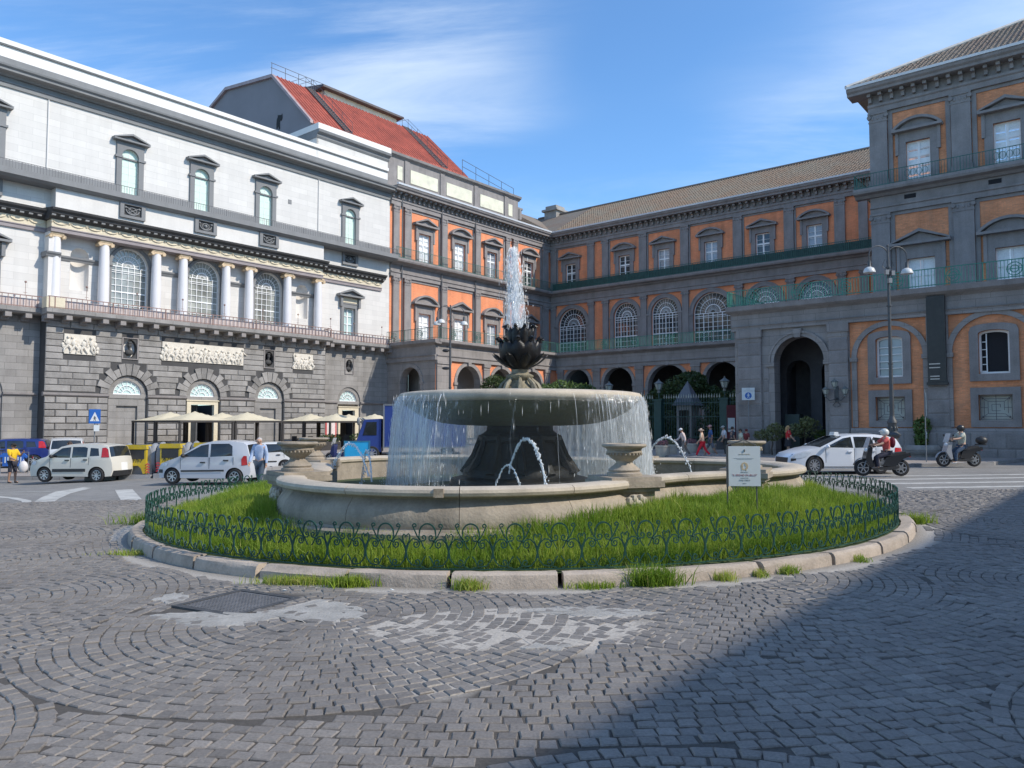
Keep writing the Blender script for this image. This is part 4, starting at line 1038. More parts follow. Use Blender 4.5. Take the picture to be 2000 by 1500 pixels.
# ================================================================ GROUND
FC = Vector((0.18, 17.42, 0))                 # centre of the roundabout
KR = 7.88
def grid_sheet(name, xs, ys, zf, mat, keep=None, kind='structure'):
    m = MB(); nx, ny = len(xs), len(ys)
    vs = [(x, y, zf(x, y)) for y in ys for x in xs]
    fs = [(j * nx + i, j * nx + i + 1, (j + 1) * nx + i + 1, (j + 1) * nx + i) for j in range(ny - 1) for i in range(nx - 1) if keep is None or keep((xs[i] + xs[i + 1]) / 2, (ys[j] + ys[j + 1]) / 2)]
    m.add(vs, fs); return tag(m.build(name, [mat], recalc=False, smooth=True), kind=kind)
def asphalt(name, c0, c1):
    t = NT(name)
    a = t.noise(.25, 6, .6, coord='World'); b = t.noise(60, 3, .7, coord='World'); d = t.noise(2.2, 5, .6, coord='World')
    c = t.mix(t.rng(a, .35, .65), c0, c1)
    v = t.math('ADD', t.rng(b, .3, .7, .75, 1.25), t.rng(d, .35, .7, .12, -.12))
    t.color(t.mix(1., c, t.gray(v), 'MULTIPLY')); t.set(Roughness=.85); t.bump(b, .35, .01); return t.m
m_road = asphalt('worn asphalt', (.19, .182, .172), (.235, .225, .21))
m_pave = asphalt('pavement stone', (.27, .24, .215), (.33, .29, .26))
xs = [-400, -200, -100, -60, -40, -30] + [x for x in np.arange(-26, 50, 2.)] + [60, 100, 200, 400]
ys = [-400, -150, -60, -20] + [y for y in np.arange(-8, 112, 4.)] + [150, 250, 400]
grid_sheet('road', xs, ys, lambda x, y: gz(x) - .035, m_road)

# ---- cobbles: arcs of setts, real stones with joints, near the camera
def cobble_mat():
    t = NT('basalt sett')
    a = t.noise(.55, 5, .6, coord='World'); b = t.noise(45, 4, .7, coord='World'); at = t.n.new('ShaderNodeAttribute'); at.attribute_name = 'tone'
    c = t.mix(t.rng(a, .35, .68), (.170, .152, .136), (.212, .191, .170))
    v = t.math('MULTIPLY', t.rng(b, .28, .72, .72, 1.28), t.math('ADD', at.outputs['Fac'], .5))
    t.color(t.mix(1., c, t.gray(v), 'MULTIPLY'))
    r = t.noise(3., 3, .5, coord='World'); t.l.new(t.rng(r, .3, .7, .42, .70), t.p.inputs['Roughness'])
    t.bump(b, .5, .006); return t.m
m_sett = cobble_mat()
def joint_mat():
    t = NT('sett joint mortar')
    b = t.noise(38, 4, .7, coord='World'); a = t.noise(.9, 4, .6, coord='World')
    sep = t.n.new('ShaderNodeSeparateXYZ'); t.l.new(t.geo.outputs['Position'], sep.inputs[0])
    def blob(cx, cy, rx, ry):
        dx = t.math('DIVIDE', t.math('SUBTRACT', sep.outputs[0], cx), rx); dy = t.math('DIVIDE', t.math('SUBTRACT', sep.outputs[1], cy), ry)
        return t.math('ADD', t.math('MULTIPLY', dx, dx), t.math('MULTIPLY', dy, dy))
    k = t.math('MINIMUM', blob(-.1, 7.75, 1.9, 1.15), blob(-.75, 6.3, .55, .6))
    ring = blob(FC.x, FC.y, KR + .42, KR + .42)
    ring = t.rng(t.math('ABSOLUTE', t.math('SUBTRACT', ring, .96)), .0, .11, 1, 0)
    f = t.math('ADD', t.rng(t.math('ADD', k, t.rng(a, .3, .7, -.5, .5)), .5, 1.15, 1, 0), t.math('MULTIPLY', ring, .95))
    f = t.math('MAXIMUM', f, t.rng(a, .58, .72, 0, .35))
    c = t.mix(f, (.085, .075, .065), (.42, .385, .34))
    t.color(t.mix(1., c, t.gray(t.rng(b, .3, .7, .7, 1.2)), 'MULTIPLY')); t.set(Roughness=.95); t.bump(b, .6, .01); return t.m
m_joint = joint_mat()
yb = 22.0
tag(grid_sheet('cobble_bed', np.arange(-17, 17.6, .75), np.arange(1.5, yb + .1, .75), lambda x, y: gz(x) - .012, m_joint, lambda x, y: abs(x) < .70 * y + 1.8 and math.hypot(x - FC.x, y - FC.y) > KR - 1.2), kind='structure')
road_o = bpy.data.objects['road']
rr = random.Random(11)
cv, cf, ct, near = [], [], [], []
PT = .128
FANS = [(-1.95, 8.35, 3.0), (2.9, 10.2, 3.6), (-6.6, 8.9, 3.2), (7.2, 9.2, 3.3), (.9, 2.3, 2.6), (-5.3, 4.3, 2.4), (5.4, 4.2, 2.4), (-10.6, 13.6, 3.2), (11.2, 14.2, 3.4)]
def owner(x, y):
    """which sett fan a point belongs to, and how clearly"""
    best, bd, sd_ = -1, 0.0, -9
    for i, (a, b, r) in enumerate(FANS):
        d = (r - math.hypot(x - a, y - b))
        if d > bd: best, sd_, bd = i, bd, d
        else: sd_ = max(sd_, d)
    return best, (bd - max(sd_, 0)) if best >= 0 else -sd_
def setts(a, b, r0, r1, idx):
    for j in range(int(r0 / PT), int(r1 / PT) + 1):
        r = j * PT
        if r < .12: continue
        n = max(5, round(2 * PI * r / (PT * rr.uniform(.98, 1.16)))); ph = rr.uniform(0, 2 * PI)
        for i in range(n):
            da = 2 * PI / n; t = ph + da * i; rm = r + PT / 2; cx, cy = a + rm * math.cos(t), b + rm * math.sin(t)
            if cy < 3.2 or cy > yb - .1 or abs(cx) > .672 * cy + .5: continue
            if math.hypot(cx - FC.x, cy - FC.y) < KR + .30 + .1 * math.sin(cx * 3) : continue
            o_, cl = owner(cx, cy)
            if o_ != idx or cl < .012: continue
            if abs((cx + 3.15) - (cy - 8.95) * .55) < .53 and abs(cy - 8.95) < .55: continue
            g = rr.uniform(.045, .10); ga = da * .5 * (1 - g * 1.1); q = []
            for t_, r_ in ((t - ga, r + PT * g * .5), (t + ga, r + PT * g * .5), (t + ga, r + PT * (1 - g * .5)), (t - ga, r + PT * (1 - g * .5))):
                q.append([a + r_ * math.cos(t_) + rr.uniform(-.010, .010), b + r_ * math.sin(t_) + rr.uniform(-.010, .010)])
            h = rr.uniform(-.007, .006); z = gz(cx); c2 = (sum(p[0] for p in q) / 4, sum(p[1] for p in q) / 4)
            top = [[c2[0] + (px - c2[0]) * .86, c2[1] + (py - c2[1]) * .86] for px, py in q]
            tl = [rr.uniform(-.003, .003) for _ in range(4)]
            vs = [(px, py, z - .03) for px, py in q] + [(px, py, z - .008 + h) for px, py in q] + [(px, py, z + h + e) for (px, py), e in zip(top, tl)]
            fs = [(0, 1, 5, 4), (1, 2, 6, 5), (2, 3, 7, 6), (3, 0, 4, 7), (4, 5, 9, 8), (5, 6, 10, 9), (6, 7, 11, 10), (7, 4, 8, 11), (8, 9, 10, 11)]
            tone = min(1, max(0, rr.gauss(.5, .10)))
            if cy < 5.35 and abs(cx) < .66 * cy and len(near) < 300: near.append((vs, fs, tone, c2))
            else:
                k = len(cv); cv.extend(vs); cf.extend([tuple(x + k for x in f) for f in fs]); ct.extend([tone] * 12)
for i, (a, b, r) in enumerate(FANS): setts(a, b, 0, r, i)
setts(FC.x, FC.y, KR, 17.5, -1)
def tone_mesh(name, v, f, t):
    me = bpy.data.meshes.new(name); me.from_pydata(v, [], f); me.materials.append(m_sett)
    a = me.attributes.new('tone', 'FLOAT', 'POINT'); a.data.foreach_set('value', t); return me
o = put('cobbles', tone_mesh('cobbles', cv, cf, ct), road_o); tag(o, kind='stuff')
for vs, fs, tone, c in near:
    put('cobble', tone_mesh('cobble', [(x - c[0], y - c[1], z) for x, y, z in vs], fs, [tone] * 12), road_o, (c[0], c[1], 0))

# ---- mortar patches, cover plate, painted lines
m_patch = M('pale mortar patch', (.33, .315, .29), .95, .2, 3, 40, bump=.4, coord='World')
def blob_patch(name, pts, z, mat, seed=0):
    """irregular thin slab: outline subdivided and roughened"""
    r = random.Random(seed); out = []
    n = len(pts)
    for i in range(n):
        a, b = pts[i], pts[(i + 1) % n]; L = math.hypot(b[0] - a[0], b[1] - a[1]); k = max(2, int(L / .06))
        for j in range(k):
            t = j / k; w = min(1, 4 * t * (1 - t)) * .05 + .012
            out.append((a[0] + (b[0] - a[0]) * t + r.uniform(-w, w), a[1] + (b[1] - a[1]) * t + r.uniform(-w, w)))
    cx = sum(p[0] for p in out) / len(out); cy = sum(p[1] for p in out) / len(out)
    inn = [(cx + (x - cx) * .93, cy + (y - cy) * .93) for x, y in out]; N = len(out)
    m = MB(); m.add([(x, y, gz(x) - .012) for x, y in out] + [(x, y, gz(x) + z * .35 + r.uniform(-.003, .003)) for x, y in inn] + [(cx, cy, gz(cx) + z * .6)],
                    [(i, (i + 1) % N, N + (i + 1) % N, N + i) for i in range(N)] + [(N + i, N + (i + 1) % N, 2 * N) for i in range(N)])
    return tag(m.build(name, [mat], recalc=False), kind='structure')
blob_patch('mortar_patch', [(-3.95, 8.38), (-3.3, 7.9), (-2.72, 7.86), (-2.45, 8.2), (-1.9, 7.95), (-1.5, 8.2), (-1.62, 8.62), (-2.2, 9.1), (-2.5, 8.6), (-2.95, 8.30), (-3.5, 8.5)], .009, m_patch, 1)
blob_patch('mortar_patch', [(-4.25, 9.15), (-3.93, 8.9), (-3.78, 9.15), (-3.9, 9.4), (-4.13, 9.5)], .008, m_patch, 2)
blob_patch('mortar_patch', [(.06, 8.43), (.4, 8.2), (.93, 8.05), (1.7, 8.15), (1.12, 8.45), (.6, 8.55)], .007, m_patch, 3)
blob_patch('joint_fill', [(-1.7, 7.7), (-1.1, 7.2), (-.4, 6.9), (.5, 6.95), (1.1, 7.3), (1.5, 7.9), (.9, 8.4), (-.1, 8.6), (-1.1, 8.3)], -.006, m_joint, 8)
blob_patch('mortar_patch', [(.05, 7.0), (.45, 6.9), (.62, 7.03), (.2, 7.15)], .008, m_patch, 4)
blob_patch('mortar_patch', [(4.9, 7.55), (5.3, 7.25), (5.9, 7.3), (5.7, 7.7), (5.2, 7.85)], .004, M('dull mortar', (.20, .195, .19), .95, .2, 3, 40, coord='World'), 5)
cp = thing('utility_cover', 'square metal access cover set in the cobbles left of the kerb', 'access cover', (-3.15, 8.95, gz(-3.15)), -.5)
m = MB(); m.ring(rect(-.42, .42, -.42, .42), rect(-.5, .5, -.5, .5), -.02, .006, 0, True)
m.v = [(x, z, y) for x, y, z in m.v]; m.build('cover_frame', [M('cover iron', (.06, .06, .062), .6, .3, 4)], cp)
m = MB(); m.box(-.415, .415, -.415, .415, -.03, -.002)
for i in range(16):
    for j in range(16): m.box(-.40 + .05 * i, -.37 + .05 * i, -.40 + .05 * j, -.37 + .05 * j, -.002, .002)
m.build('cover_plate', [M('cover plate', (.125, .125, .13), .65, .25, 5, 40)], cp)
m_paint = M('worn road paint', (.46, .45, .42), .8, .14, 1.6, 30, dirt=(.17, .168, .166), dirt_amt=.8, coord='World')
def strip(name, pts, z=.006, mat=None):
    """thick painted sheet with an outline of ground points, following the slope"""
    n = len(pts); m = MB()
    m.add([(x, y, gz(x) - .035 + z) for x, y in pts], [tuple(range(n))]); return tag(m.build(name, [mat or m_paint], recalc=False), kind='structure')
def band(name, line, w):
    out_l, out_r = [], []
    for i, (x, y) in enumerate(line):
        a = line[max(0, i - 1)]; b = line[min(len(line) - 1, i + 1)]; d = math.hypot(b[0] - a[0], b[1] - a[1]); nx, ny = -(b[1] - a[1]) / d, (b[0] - a[0]) / d
        out_l.append((x + nx * w / 2, y + ny * w / 2)); out_r.append((x - nx * w / 2, y - ny * w / 2))
    n = len(line); m = MB()
    vs = [(x, y, gz(x) - .029) for x, y in out_l + out_r]
    m.add(vs, [(i, i + 1, n + i + 1, n + i) for i in range(n - 1)]); return tag(m.build(name, [m_paint], recalc=False), kind='structure')
# ---- painted markings on the left junction and the crossing on the right
strip('road_marking', [(-13.47, 26.2), (-12.9, 26.26), (-10.45, 21.9), (-10.85, 21.5)])
strip('road_marking', [(-13.30, 21.3), (-12.3, 20.4), (-13.6, 23.2), (-14.4, 25.2), (-15.0, 27.6), (-15.6, 28.1), (-15.5, 26.2), (-14.5, 23.8)])
strip('road_marking', [(-12.37, 19.57), (-11.31, 20.25), (-10.3, 21.4), (-10.15, 21.1), (-11.15, 19.83), (-12.02, 18.9)])
band('road_marking', [(-16.8, 25.1), (-15.48, 23.96), (-14.29, 22.75), (-13.28, 21.16), (-12.53, 19.72), (-12.20, 18.44), (-12.1, 17.4)], .24)
band('road_marking', [(-18.6, 27.3), (-16.9, 26.9), (-15.2, 26.4)], .14)
band('road_marking', [(-9.2, 24.3), (-7.2, 25.6)], .9)
for y, x0, x1, w_ in ((26.3, 11.6, 24, .45), (24.6, 11.2, 24, .5), (23.0, 11.8, 24, .5), (27.8, 11.0, 24, .4)):
    strip('road_marking', [(x0, y - w_ / 2), (x1, y - w_ / 2 + .25), (x1, y + w_ / 2 + .25), (x0, y + w_ / 2)])
# ---- raised pavements
def slab(name, pts, h, zf, mat, kmat=None, kw=.32):
    """pavement with a kerb along its outline: top sheet + kerb stones as parts"""
    n = len(pts); m = MB()
    m.add([(x, y, zf(x, y)) for x, y in pts], [tuple(range(n))]); o = tag(m.build(name, [mat], recalc=False), kind='structure'); return o
m_kerbg = M('grey kerb stone', (.26, .25, .245), .85, .15, 2, 30, bump=.2, coord='World', rnd=.12)
m_trav = M('pinkish travertine', (.40, .335, .275), .85, .16, 2.2, 28, bump=.35, coord='World', rnd=.14, dirt=(.16, .13, .10), dirt_amt=.5)
def pz(x, y): return gz(x) + .11 + .020 * max(0, y - 34)
m = MB(); nx, ny = 12, 10
def kerb_y(x): return 34.6 + max(0, x + 13) * .9
gridp = []
for i in range(nx + 1):
    x = -60 + 60 * i / nx if i < 6 else -30 + 38 * (i - 6) / 6
    x = [-60, -50, -42, -36, -31, -27, -23, -19, -15, -11, -7, -3, 2][i]
    for j in range(ny + 1):
        y = kerb_y(x) + (90 - kerb_y(x)) * j / ny; gridp.append((x, y, pz(x, y)))
m.add(gridp, [(i * (ny + 1) + j, (i + 1) * (ny + 1) + j, (i + 1) * (ny + 1) + j + 1, i * (ny + 1) + j + 1) for i in range(nx) for j in range(ny)])
pav = tag(m.build('pavement', [m_pave], recalc=False), kind='structure')
def kerb_line(pts, zf, h, w, parent, mat, step=1.2):
    for (ax, ay), (bx, by) in zip(pts[:-1], pts[1:]):
        L = math.hypot(bx - ax, by - ay); n = max(1, round(L / step)); a = math.atan2(by - ay, bx - ax)
        for i in range(n):
            t = (i + .5) / n; x, y = ax + (bx - ax) * t, ay + (by - ay) * t
            k = MB(); l = L / n / 2 - .006
            k.moulding(-l, l, [(0, -.3), (0, h - .03), (.03, h), (w, h), (w, -.3)]); k.build('kerb_stone', [mat], parent, (x, y, zf(x, y)), a)
kerb_line([(-30, 34.6), (-13, 34.6), (-6, 40.9), (2, 48)], lambda x, y: pz(x, y) - .11, .12, .28, pav, m_kerbg)
def rz_(x, y): return gz(x) + .10
m = MB(); isl = [(13.2, 33.6), (13.6, 32.6), (21.0, 33.6), (22.0, 34.6), (30, 41), (45, 50), (45, 75), (6, 84), (4, 60), (7, 49), (10, 42)]
m.add([(x, y, rz_(x, y)) for x, y in isl], [tuple(range(len(isl)))])
isl_o = tag(m.build('pavement', [m_pave], recalc=False), kind='structure')
kerb_line([(7, 49), (10, 42), (13.2, 33.6), (13.6, 32.6), (21.0, 33.6), (22.0, 34.6), (30, 41), (45, 50)], lambda x, y: gz(x), .115, .28, isl_o, m_kerbg)

# ================================================================ ROUNDABOUT
ra = tag(bpy.data.objects.new('roundabout_kerb', None), kind='structure'); COL.objects.link(ra)
rr = random.Random(21)
NK = 36; a0 = R(-97)
for i in range(NK):
    t0 = a0 + 2 * PI * i / NK + .004 + rr.uniform(0, .002); t1 = a0 + 2 * PI * (i + 1) / NK - .004; dr = rr.uniform(-.02, .02); dz = rr.uniform(-.015, .015)
    prof = [(KR - .22, -.1), (KR - .22, .155 + dz), (KR - .05 + dr, .165 + dz), (KR - .01 + dr, .14 + dz), (KR + dr + .01, .09), (KR + dr + .02, -.1)]
    if abs((t0 - R(-122)) % (2 * PI)) < .2: prof[2] = (KR - .12, .155); prof[3] = (KR - .06, .11)
    m = MB(); k = 7; n = len(prof); tm = (t0 + t1) / 2; cx, cy = FC.x + KR * math.cos(tm), FC.y + KR * math.sin(tm); vs = []
    for q in range(k + 1):
        t = t0 + (t1 - t0) * q / k
        for r_, z in prof:
            j = rr.uniform(-.006, .006); x, y = FC.x + (r_ + j) * math.cos(t), FC.y + (r_ + j) * math.sin(t); vs.append((x - cx, y - cy, z + gz(x) + rr.uniform(-.005, .005)))
    m.add(vs, [(q * n + a, q * n + (a + 1) % n, (q + 1) * n + (a + 1) % n, (q + 1) * n + a) for q in range(k) for a in range(n)] + [tuple(range(n))[::-1], tuple(range(k * n, k * n + n))])
    m.build('kerb_stone', [m_trav], ra, (cx, cy, 0), smooth=30)
# pool outline -----------------------------------------------------------------
def pol(a, r): return Vector((r * math.cos(R(a)), r * math.sin(R(a))))
LOBES = [(-109, 70, 82), (10, 75, 80), (130, 80, 68)]; LRS = (3.1, 3.0, 3.1); LC = 3.25
outline = []; PED = []
def arc_pts(c, r, a, b, n): return [c + pol(a + (b - a) * i / n, r) for i in range(n + 1)]
for i, (a, hl, hr) in enumerate(LOBES):
    c = pol(a, LC); pts = arc_pts(c, LRS[i], a - hl, a + hr, 30)
    PED.append((pts[0], a - hl)); PED.append((pts[-1], a + hr)); outline.append(pts)
full = []; tags = []
for i in range(3):
    full += outline[i]; nxt = outline[(i + 1) % 3]; p, q = outline[i][-1], nxt[0]
    mid = (p + q) / 2; d = (q - p).normalized(); nrm = Vector((d.y, -d.x))
    for k in range(1, 10):
        t = k / 10; full.append(p.lerp(q, t) - nrm * (.30 * 4 * t * (1 - t)))
NF = len(full)
fn = []
for i in range(NF):
    d = (full[(i + 1) % NF] - full[i - 1]).normalized(); fn.append(Vector((d.y, -d.x)))
fpoly = [(p.x, p.y) for p in full]
# lawn mound
def lawn_z(x, y):
    r = math.hypot(x, y); t = max(0, min(1, (7.52 - r) / 1.75)); return .125 + .44 * t * t * (3 - 2 * t) + gz(x + FC.x) * min(1, r / 7.5)
m = MB(); NR, NA = 10, 72
vs = [(FC.x + (2.2 + 5.47 * i / NR) * math.cos(2 * PI * k / NA), FC.y + (2.2 + 5.47 * i / NR) * math.sin(2 * PI * k / NA), lawn_z((2.2 + 5.47 * i / NR) * math.cos(2 * PI * k / NA), (2.2 + 5.47 * i / NR) * math.sin(2 * PI * k / NA))) for i in range(NR + 1) for k in range(NA)]
m.add(vs, [(i * NA + k, i * NA + (k + 1) % NA, (i + 1) * NA + (k + 1) % NA, (i + 1) * NA + k) for i in range(NR) for k in range(NA)])
tag(m.build('lawn', [M('turf soil', (.05, .07, .02), .95, .3, 3, 30, coord='World')], recalc=False, smooth=60), kind='structure')
# grass blades
def grass_mat():
    t = NT('grass blade'); at = t.n.new('ShaderNodeAttribute'); at.attribute_name = 'tone'
    a = t.noise(.8, 4, .6, coord='World')
    c = t.mix(t.rng(a, .38, .62), (.20, .32, .035), (.34, .44, .06))
    c = t.mix(t.rng(at.outputs['Fac'], .62, 1.), c, (.46, .44, .15))
    c = t.mix(1., c, t.gray(t.rng(at.outputs['Fac'], 0, .6, .6, 1.1)), 'MULTIPLY')
    t.color(c); t.set(Roughness=.55); t.p.inputs['Specular IOR Level'].default_value = .25
    tr = t.n.new('ShaderNodeBsdfTranslucent'); t.l.new(c, tr.inputs[0]); mx = t.n.new('ShaderNodeMixShader'); mx.inputs[0].default_value = .48
    t.l.new(t.p.outputs[0], mx.inputs[1]); t.l.new(tr.outputs[0], mx.inputs[2]); t.l.new(mx.outputs[0], t.out.inputs[0]); return t.m
m_grass = grass_mat()
def blades(name, P, H, rng, lean=.45, w=.006, tone=None):
    """N grass blades as bent tapering strips; P (N,3) roots, H (N,) heights"""
    N = len(P); th = rng.uniform(0, 2 * PI, N); la = rng.uniform(0, 2 * PI, N); le = np.abs(rng.normal(0, lean, N)) * H
    W = w * rng.uniform(.6, 1.4, N); dx, dy = np.cos(th) * W, np.sin(th) * W; lx, ly = np.cos(la) * le, np.sin(la) * le
    V = np.zeros((N, 5, 3)); 
    for k, (t, ww) in enumerate(((0, 1), (0, -1), (.55, .8), (.55, -.8), (1, 0))):
        V[:, k, 0] = P[:, 0] + dx * ww + lx * t * t; V[:, k, 1] = P[:, 1] + dy * ww + ly * t * t; V[:, k, 2] = P[:, 2] + H * (t - .25 * t * t * np.minimum(1.2, le / H))
    base = (np.arange(N) * 5)[:, None]
    tri = (base[:, None, :] + np.array([[0, 1, 3], [0, 3, 2], [2, 3, 4]])[None]).reshape(-1, 3)
    me = bpy.data.meshes.new(name); me.vertices.add(N * 5); me.vertices.foreach_set('co', V.reshape(-1))
    me.loops.add(len(tri) * 3); me.loops.foreach_set('vertex_index', tri.reshape(-1).astype(np.int32))
    me.polygons.add(len(tri)); me.polygons.foreach_set('loop_start', np.arange(0, len(tri) * 3, 3, dtype=np.int32)); me.polygons.foreach_set('loop_total', np.full(len(tri), 3, dtype=np.int32))
    me.update(); me.materials.append(m_grass)
    t = rng.uniform(0, 1, N) if tone is None else tone
    a = me.attributes.new('tone', 'FLOAT', 'POINT'); a.data.foreach_set('value', np.repeat(t, 5)); me.validate(); return me
ng = np.random.default_rng(4)
cand = []
fpo = [((full[i] + fn[i] * .28).x, (full[i] + fn[i] * .28).y) for i in range(NF)]
fa = np.array(fpo)
def np_inside(X, Yy, poly):
    r = np.zeros(len(X), bool); j = len(poly) - 1
    for i in range(len(poly)):
        a, b = poly[i]; c, d = poly[j]
        cond = ((b > Yy) != (d > Yy)) & (X < (c - a) * (Yy - b) / (d - b + 1e-12) + a); r ^= cond; j = i
    return r
NB = 215000
rad = np.sqrt(ng.uniform(2.5 ** 2, 7.52 ** 2, NB)); an = ng.uniform(0, 2 * PI, NB)
gx, gy = rad * np.cos(an), rad * np.sin(an); ok = ~np_inside(gx, gy, fpo); ok &= ~((gy > 3.5) & (ng.uniform(0, 1, NB) < .5))
gx, gy, rad = gx[ok], gy[ok], rad[ok]
clump = np.sin(gx * 2.1 + 1.3 * np.sin(gy * 1.7)) * np.sin(gy * 2.6 + 1.1 * np.sin(gx * 1.9 + 2)) * .5 + .5
clump2 = np.sin(gx * 6.1 + gy * 2.3) * np.sin(gy * 5.2 - gx * 1.4) * .5 + .5
hh = (.10 + .16 * clump + .07 * clump2) * ng.uniform(.55, 1.35, len(gx)) + np.where(rad > 7.0, .06, 0) * ng.uniform(0, 2, len(gx))
hh = hh * np.where((gx < -2) & (rad < 7), .85, 1.0) + np.where((gx < -3.5) & (gy > 2), .18, 0)
tn = np.clip(ng.normal(.42, .2, len(gx)) + np.where((gx < -1) & (rad < 7.0), .16 * (1 - clump), 0), 0, 1)
gzv = np.array([lawn_z(x, y) for x, y in zip(gx, gy)]) - .01
gr = put('grass', blades('grass', np.stack([gx + FC.x, gy + FC.y, gzv], 1), hh, ng, .5, .0055, tn)); tag(gr, kind='stuff')
# weeds at the foot of the kerb
def tuft(x, y, n, r, h, label, yellow=.2):
    q = np.random.default_rng(int(abs(x * 100) + n)); rx = q.normal(0, r, n); ry = q.normal(0, min(r, .06), n)
    P = np.stack([rx, ry, np.zeros(n)], 1)
    o = put('grass_tuft', blades('grass_tuft', P, q.uniform(.4, 1., n) * h, q, .65, .006, np.clip(q.normal(.45 + yellow, .2, n), 0, 1)), None, (x, y, gz(x) - .015))
    return tag(o, label, 'weed', 'weed tufts along the kerb')
def rim(a, r=KR + .06): return FC.x + r * math.cos(R(a)), FC.y + r * math.sin(R(a))
for px_a, n, r, h, lb, yl in ((-110.5, 900, .32, .16, 'long low strip of dry weeds at the kerb left of the fountain front', .35), (-106.2, 520, .16, .2, 'dark bushy weed clump at the right end of the long dry strip', .0), (-95.2, 320, .09, .2, 'short yellowish weed tuft over a kerb joint below the fountain front', .25),
        (-84.2, 260, .16, .13, 'low dark weeds just left of the tallest tuft', .05), (-78.6, 700, .17, .34, 'tallest bushy weed tuft growing up over the kerb edge', .0), (-71.5, 200, .07, .16, 'dry yellow weed tuft right of the tallest one', .4),
        (-67.5, 130, .05, .14, 'small thin weed tuft midway between two larger dry tufts', .3), (-64.2, 200, .07, .17, 'spiky green weed tuft at the right-hand front kerb', .1), (-53., 130, .06, .14, 'tiny weed tuft by a kerb joint towards the right end', .1),
        (-18., 420, .2, .3, 'tall grass growing outside the kerb at the far right end', .0), (-141., 420, .25, .12, 'sparse dry weeds in the gutter at the left end of the kerb', .35), (-172., 420, .3, .36, 'tall thin grass leaning out over the left end of the kerb', .05)):
    x, y = rim(px_a); tuft(x, y, n, r, h, lb, yl)
# low scrolled iron fence
fe = thing('scroll_fence', 'low dark green wrought iron fence of scrolls ringing the grass', 'fence', (FC.x, FC.y, 0))
def spiral(cx, cz, r0, a0, turns, n=12, sgn=1):
    return [(cx + r0 * (1 - .78 * i / n) * math.cos(a0 + sgn * 2 * PI * turns * i / n), 0, cz + r0 * (1 - .78 * i / n) * math.sin(a0 + sgn * 2 * PI * turns * i / n)) for i in range(n + 1)]
sc = MB(); w_ = .0098; U = .272
top = [(.105 * math.cos(t), 0, .425 + .105 * math.sin(t)) for t in [PI * i / 10 for i in range(11)]]
sc.tube(top, w_ * 1.25, 4)
for s_ in (-1, 1):
    f = lambda pts: [(s_ * x, y, z) for x, y, z in pts]
    sc.tube(f([(.105, 0, .425), (.11, 0, .375), (.085, 0, .335)] + spiral(.05, .375, .04, -PI / 3, -1.1, 9)), w_, 4)                    # arch foot curling in
    sc.tube(f([(.08, 0, .33), (.13, 0, .385), (.165, 0, .45), (.19, 0, .50)] + spiral(.165, .505, .03, 0, .9, 8)), w_, 4)                # leaf branch
    sc.tube(f([(U, 0, .23), (.24, 0, .315), (.19, 0, .36), (.13, 0, .35), (.10, 0, .31)] + spiral(.145, .30, .045, PI, 1.2, 10)), w_, 4) # big c-scroll
    sc.tube(f([(U, 0, .27), (.236, 0, .34), (.225, 0, .39), (.245, 0, .415), (.268, 0, .40), (.262, 0, .378)]), w_, 4)                   # half heart
    sc.tube(f([(U, 0, .15), (U, 0, .28)]), w_ * 1.2, 4)
    sc.tube(f([(U, 0, .21), (.255, 0, .13), (.20, 0, .07), (.13, 0, .06)] + spiral(.13, .10, .045, -PI / 2, -1.1, 9)), w_, 4)             # foot scroll
    sc.tube(f([(.08, 0, .33), (.055, 0, .28), (.03, 0, .25)]), w_ * .9, 4); sc.tube(f([(.03, 0, .04), (.09, 0, .06), (.055, 0, .13), (.02, 0, .17)]), w_ * .9, 4)
    sc.ball((s_ * .10, 0, .335), .018, 6, 4)
sc.tube([(-U, 0, .03), (U, 0, .03)], w_, 4)
sc_me = sc.data('scroll_panel', [M('dark green iron', (.014, .062, .044), .55, .25, 6, spec=.35)])
NFEN = 85; FR = 7.62
for i in range(NFEN):
    t = 2 * PI * (i + .5) / NFEN; x, y = FR * math.cos(t), FR * math.sin(t)
    put('scroll_panel', sc_me, fe, (x, y, .14 + gz(x + FC.x)), t + PI / 2).scale = (1.02, 1, 1.14)

# ================================================================ FOUNTAIN
fo = thing('fountain', 'round stone fountain with a dark bronze artichoke on top, in a lobed pool', 'fountain', FC)
m_fst = M('fountain travertine', (.31, .262, .205), .8, .17, 1.6, 22, bump=.35, streak=.14, coord='World', rnd=.12, dirt=(.16, .14, .11), dirt_amt=.6)
m_fst2 = M('mossy travertine', (.105, .105, .055), .7, .2, 1.4, 18, bump=.2, streak=.12, coord='World')
m_fdark = M('wet dark stone', (.018, .017, .015), .5, .35, 2, 18, bump=.3, streak=.15, coord='World', spec=.25)
m_rimst = M('smooth rim travertine', (.46, .395, .31), .7, .13, 1.6, 26, bump=.2, streak=.08, coord='World', rnd=.10, dirt=(.27, .24, .19), dirt_amt=.5)
def sweep(name, prof, i0, i1, mat, gap=.006, parent=fo, smooth=35):
    idx = list(range(i0, i1 + 1)); n = len(prof); vs = []; last = len(idx) - 1
    for q, i in enumerate(idx):
        p, nn = full[i % NF], fn[i % NF]; t = Vector((-nn.y, nn.x)) * (gap if q == 0 else -gap if q == last else 0)
        for d, z in prof: vs.append((p.x + nn.x * d + t.x, p.y + nn.y * d + t.y, z))
    m = MB(); m.add(vs, [(q * n + a, q * n + (a + 1) % n, (q + 1) * n + (a + 1) % n, (q + 1) * n + a) for q in range(last) for a in range(n)] + [tuple(range(n)), tuple(range(last * n, last * n + n))[::-1]])
    return m.build(name, [mat], parent, smooth=smooth)
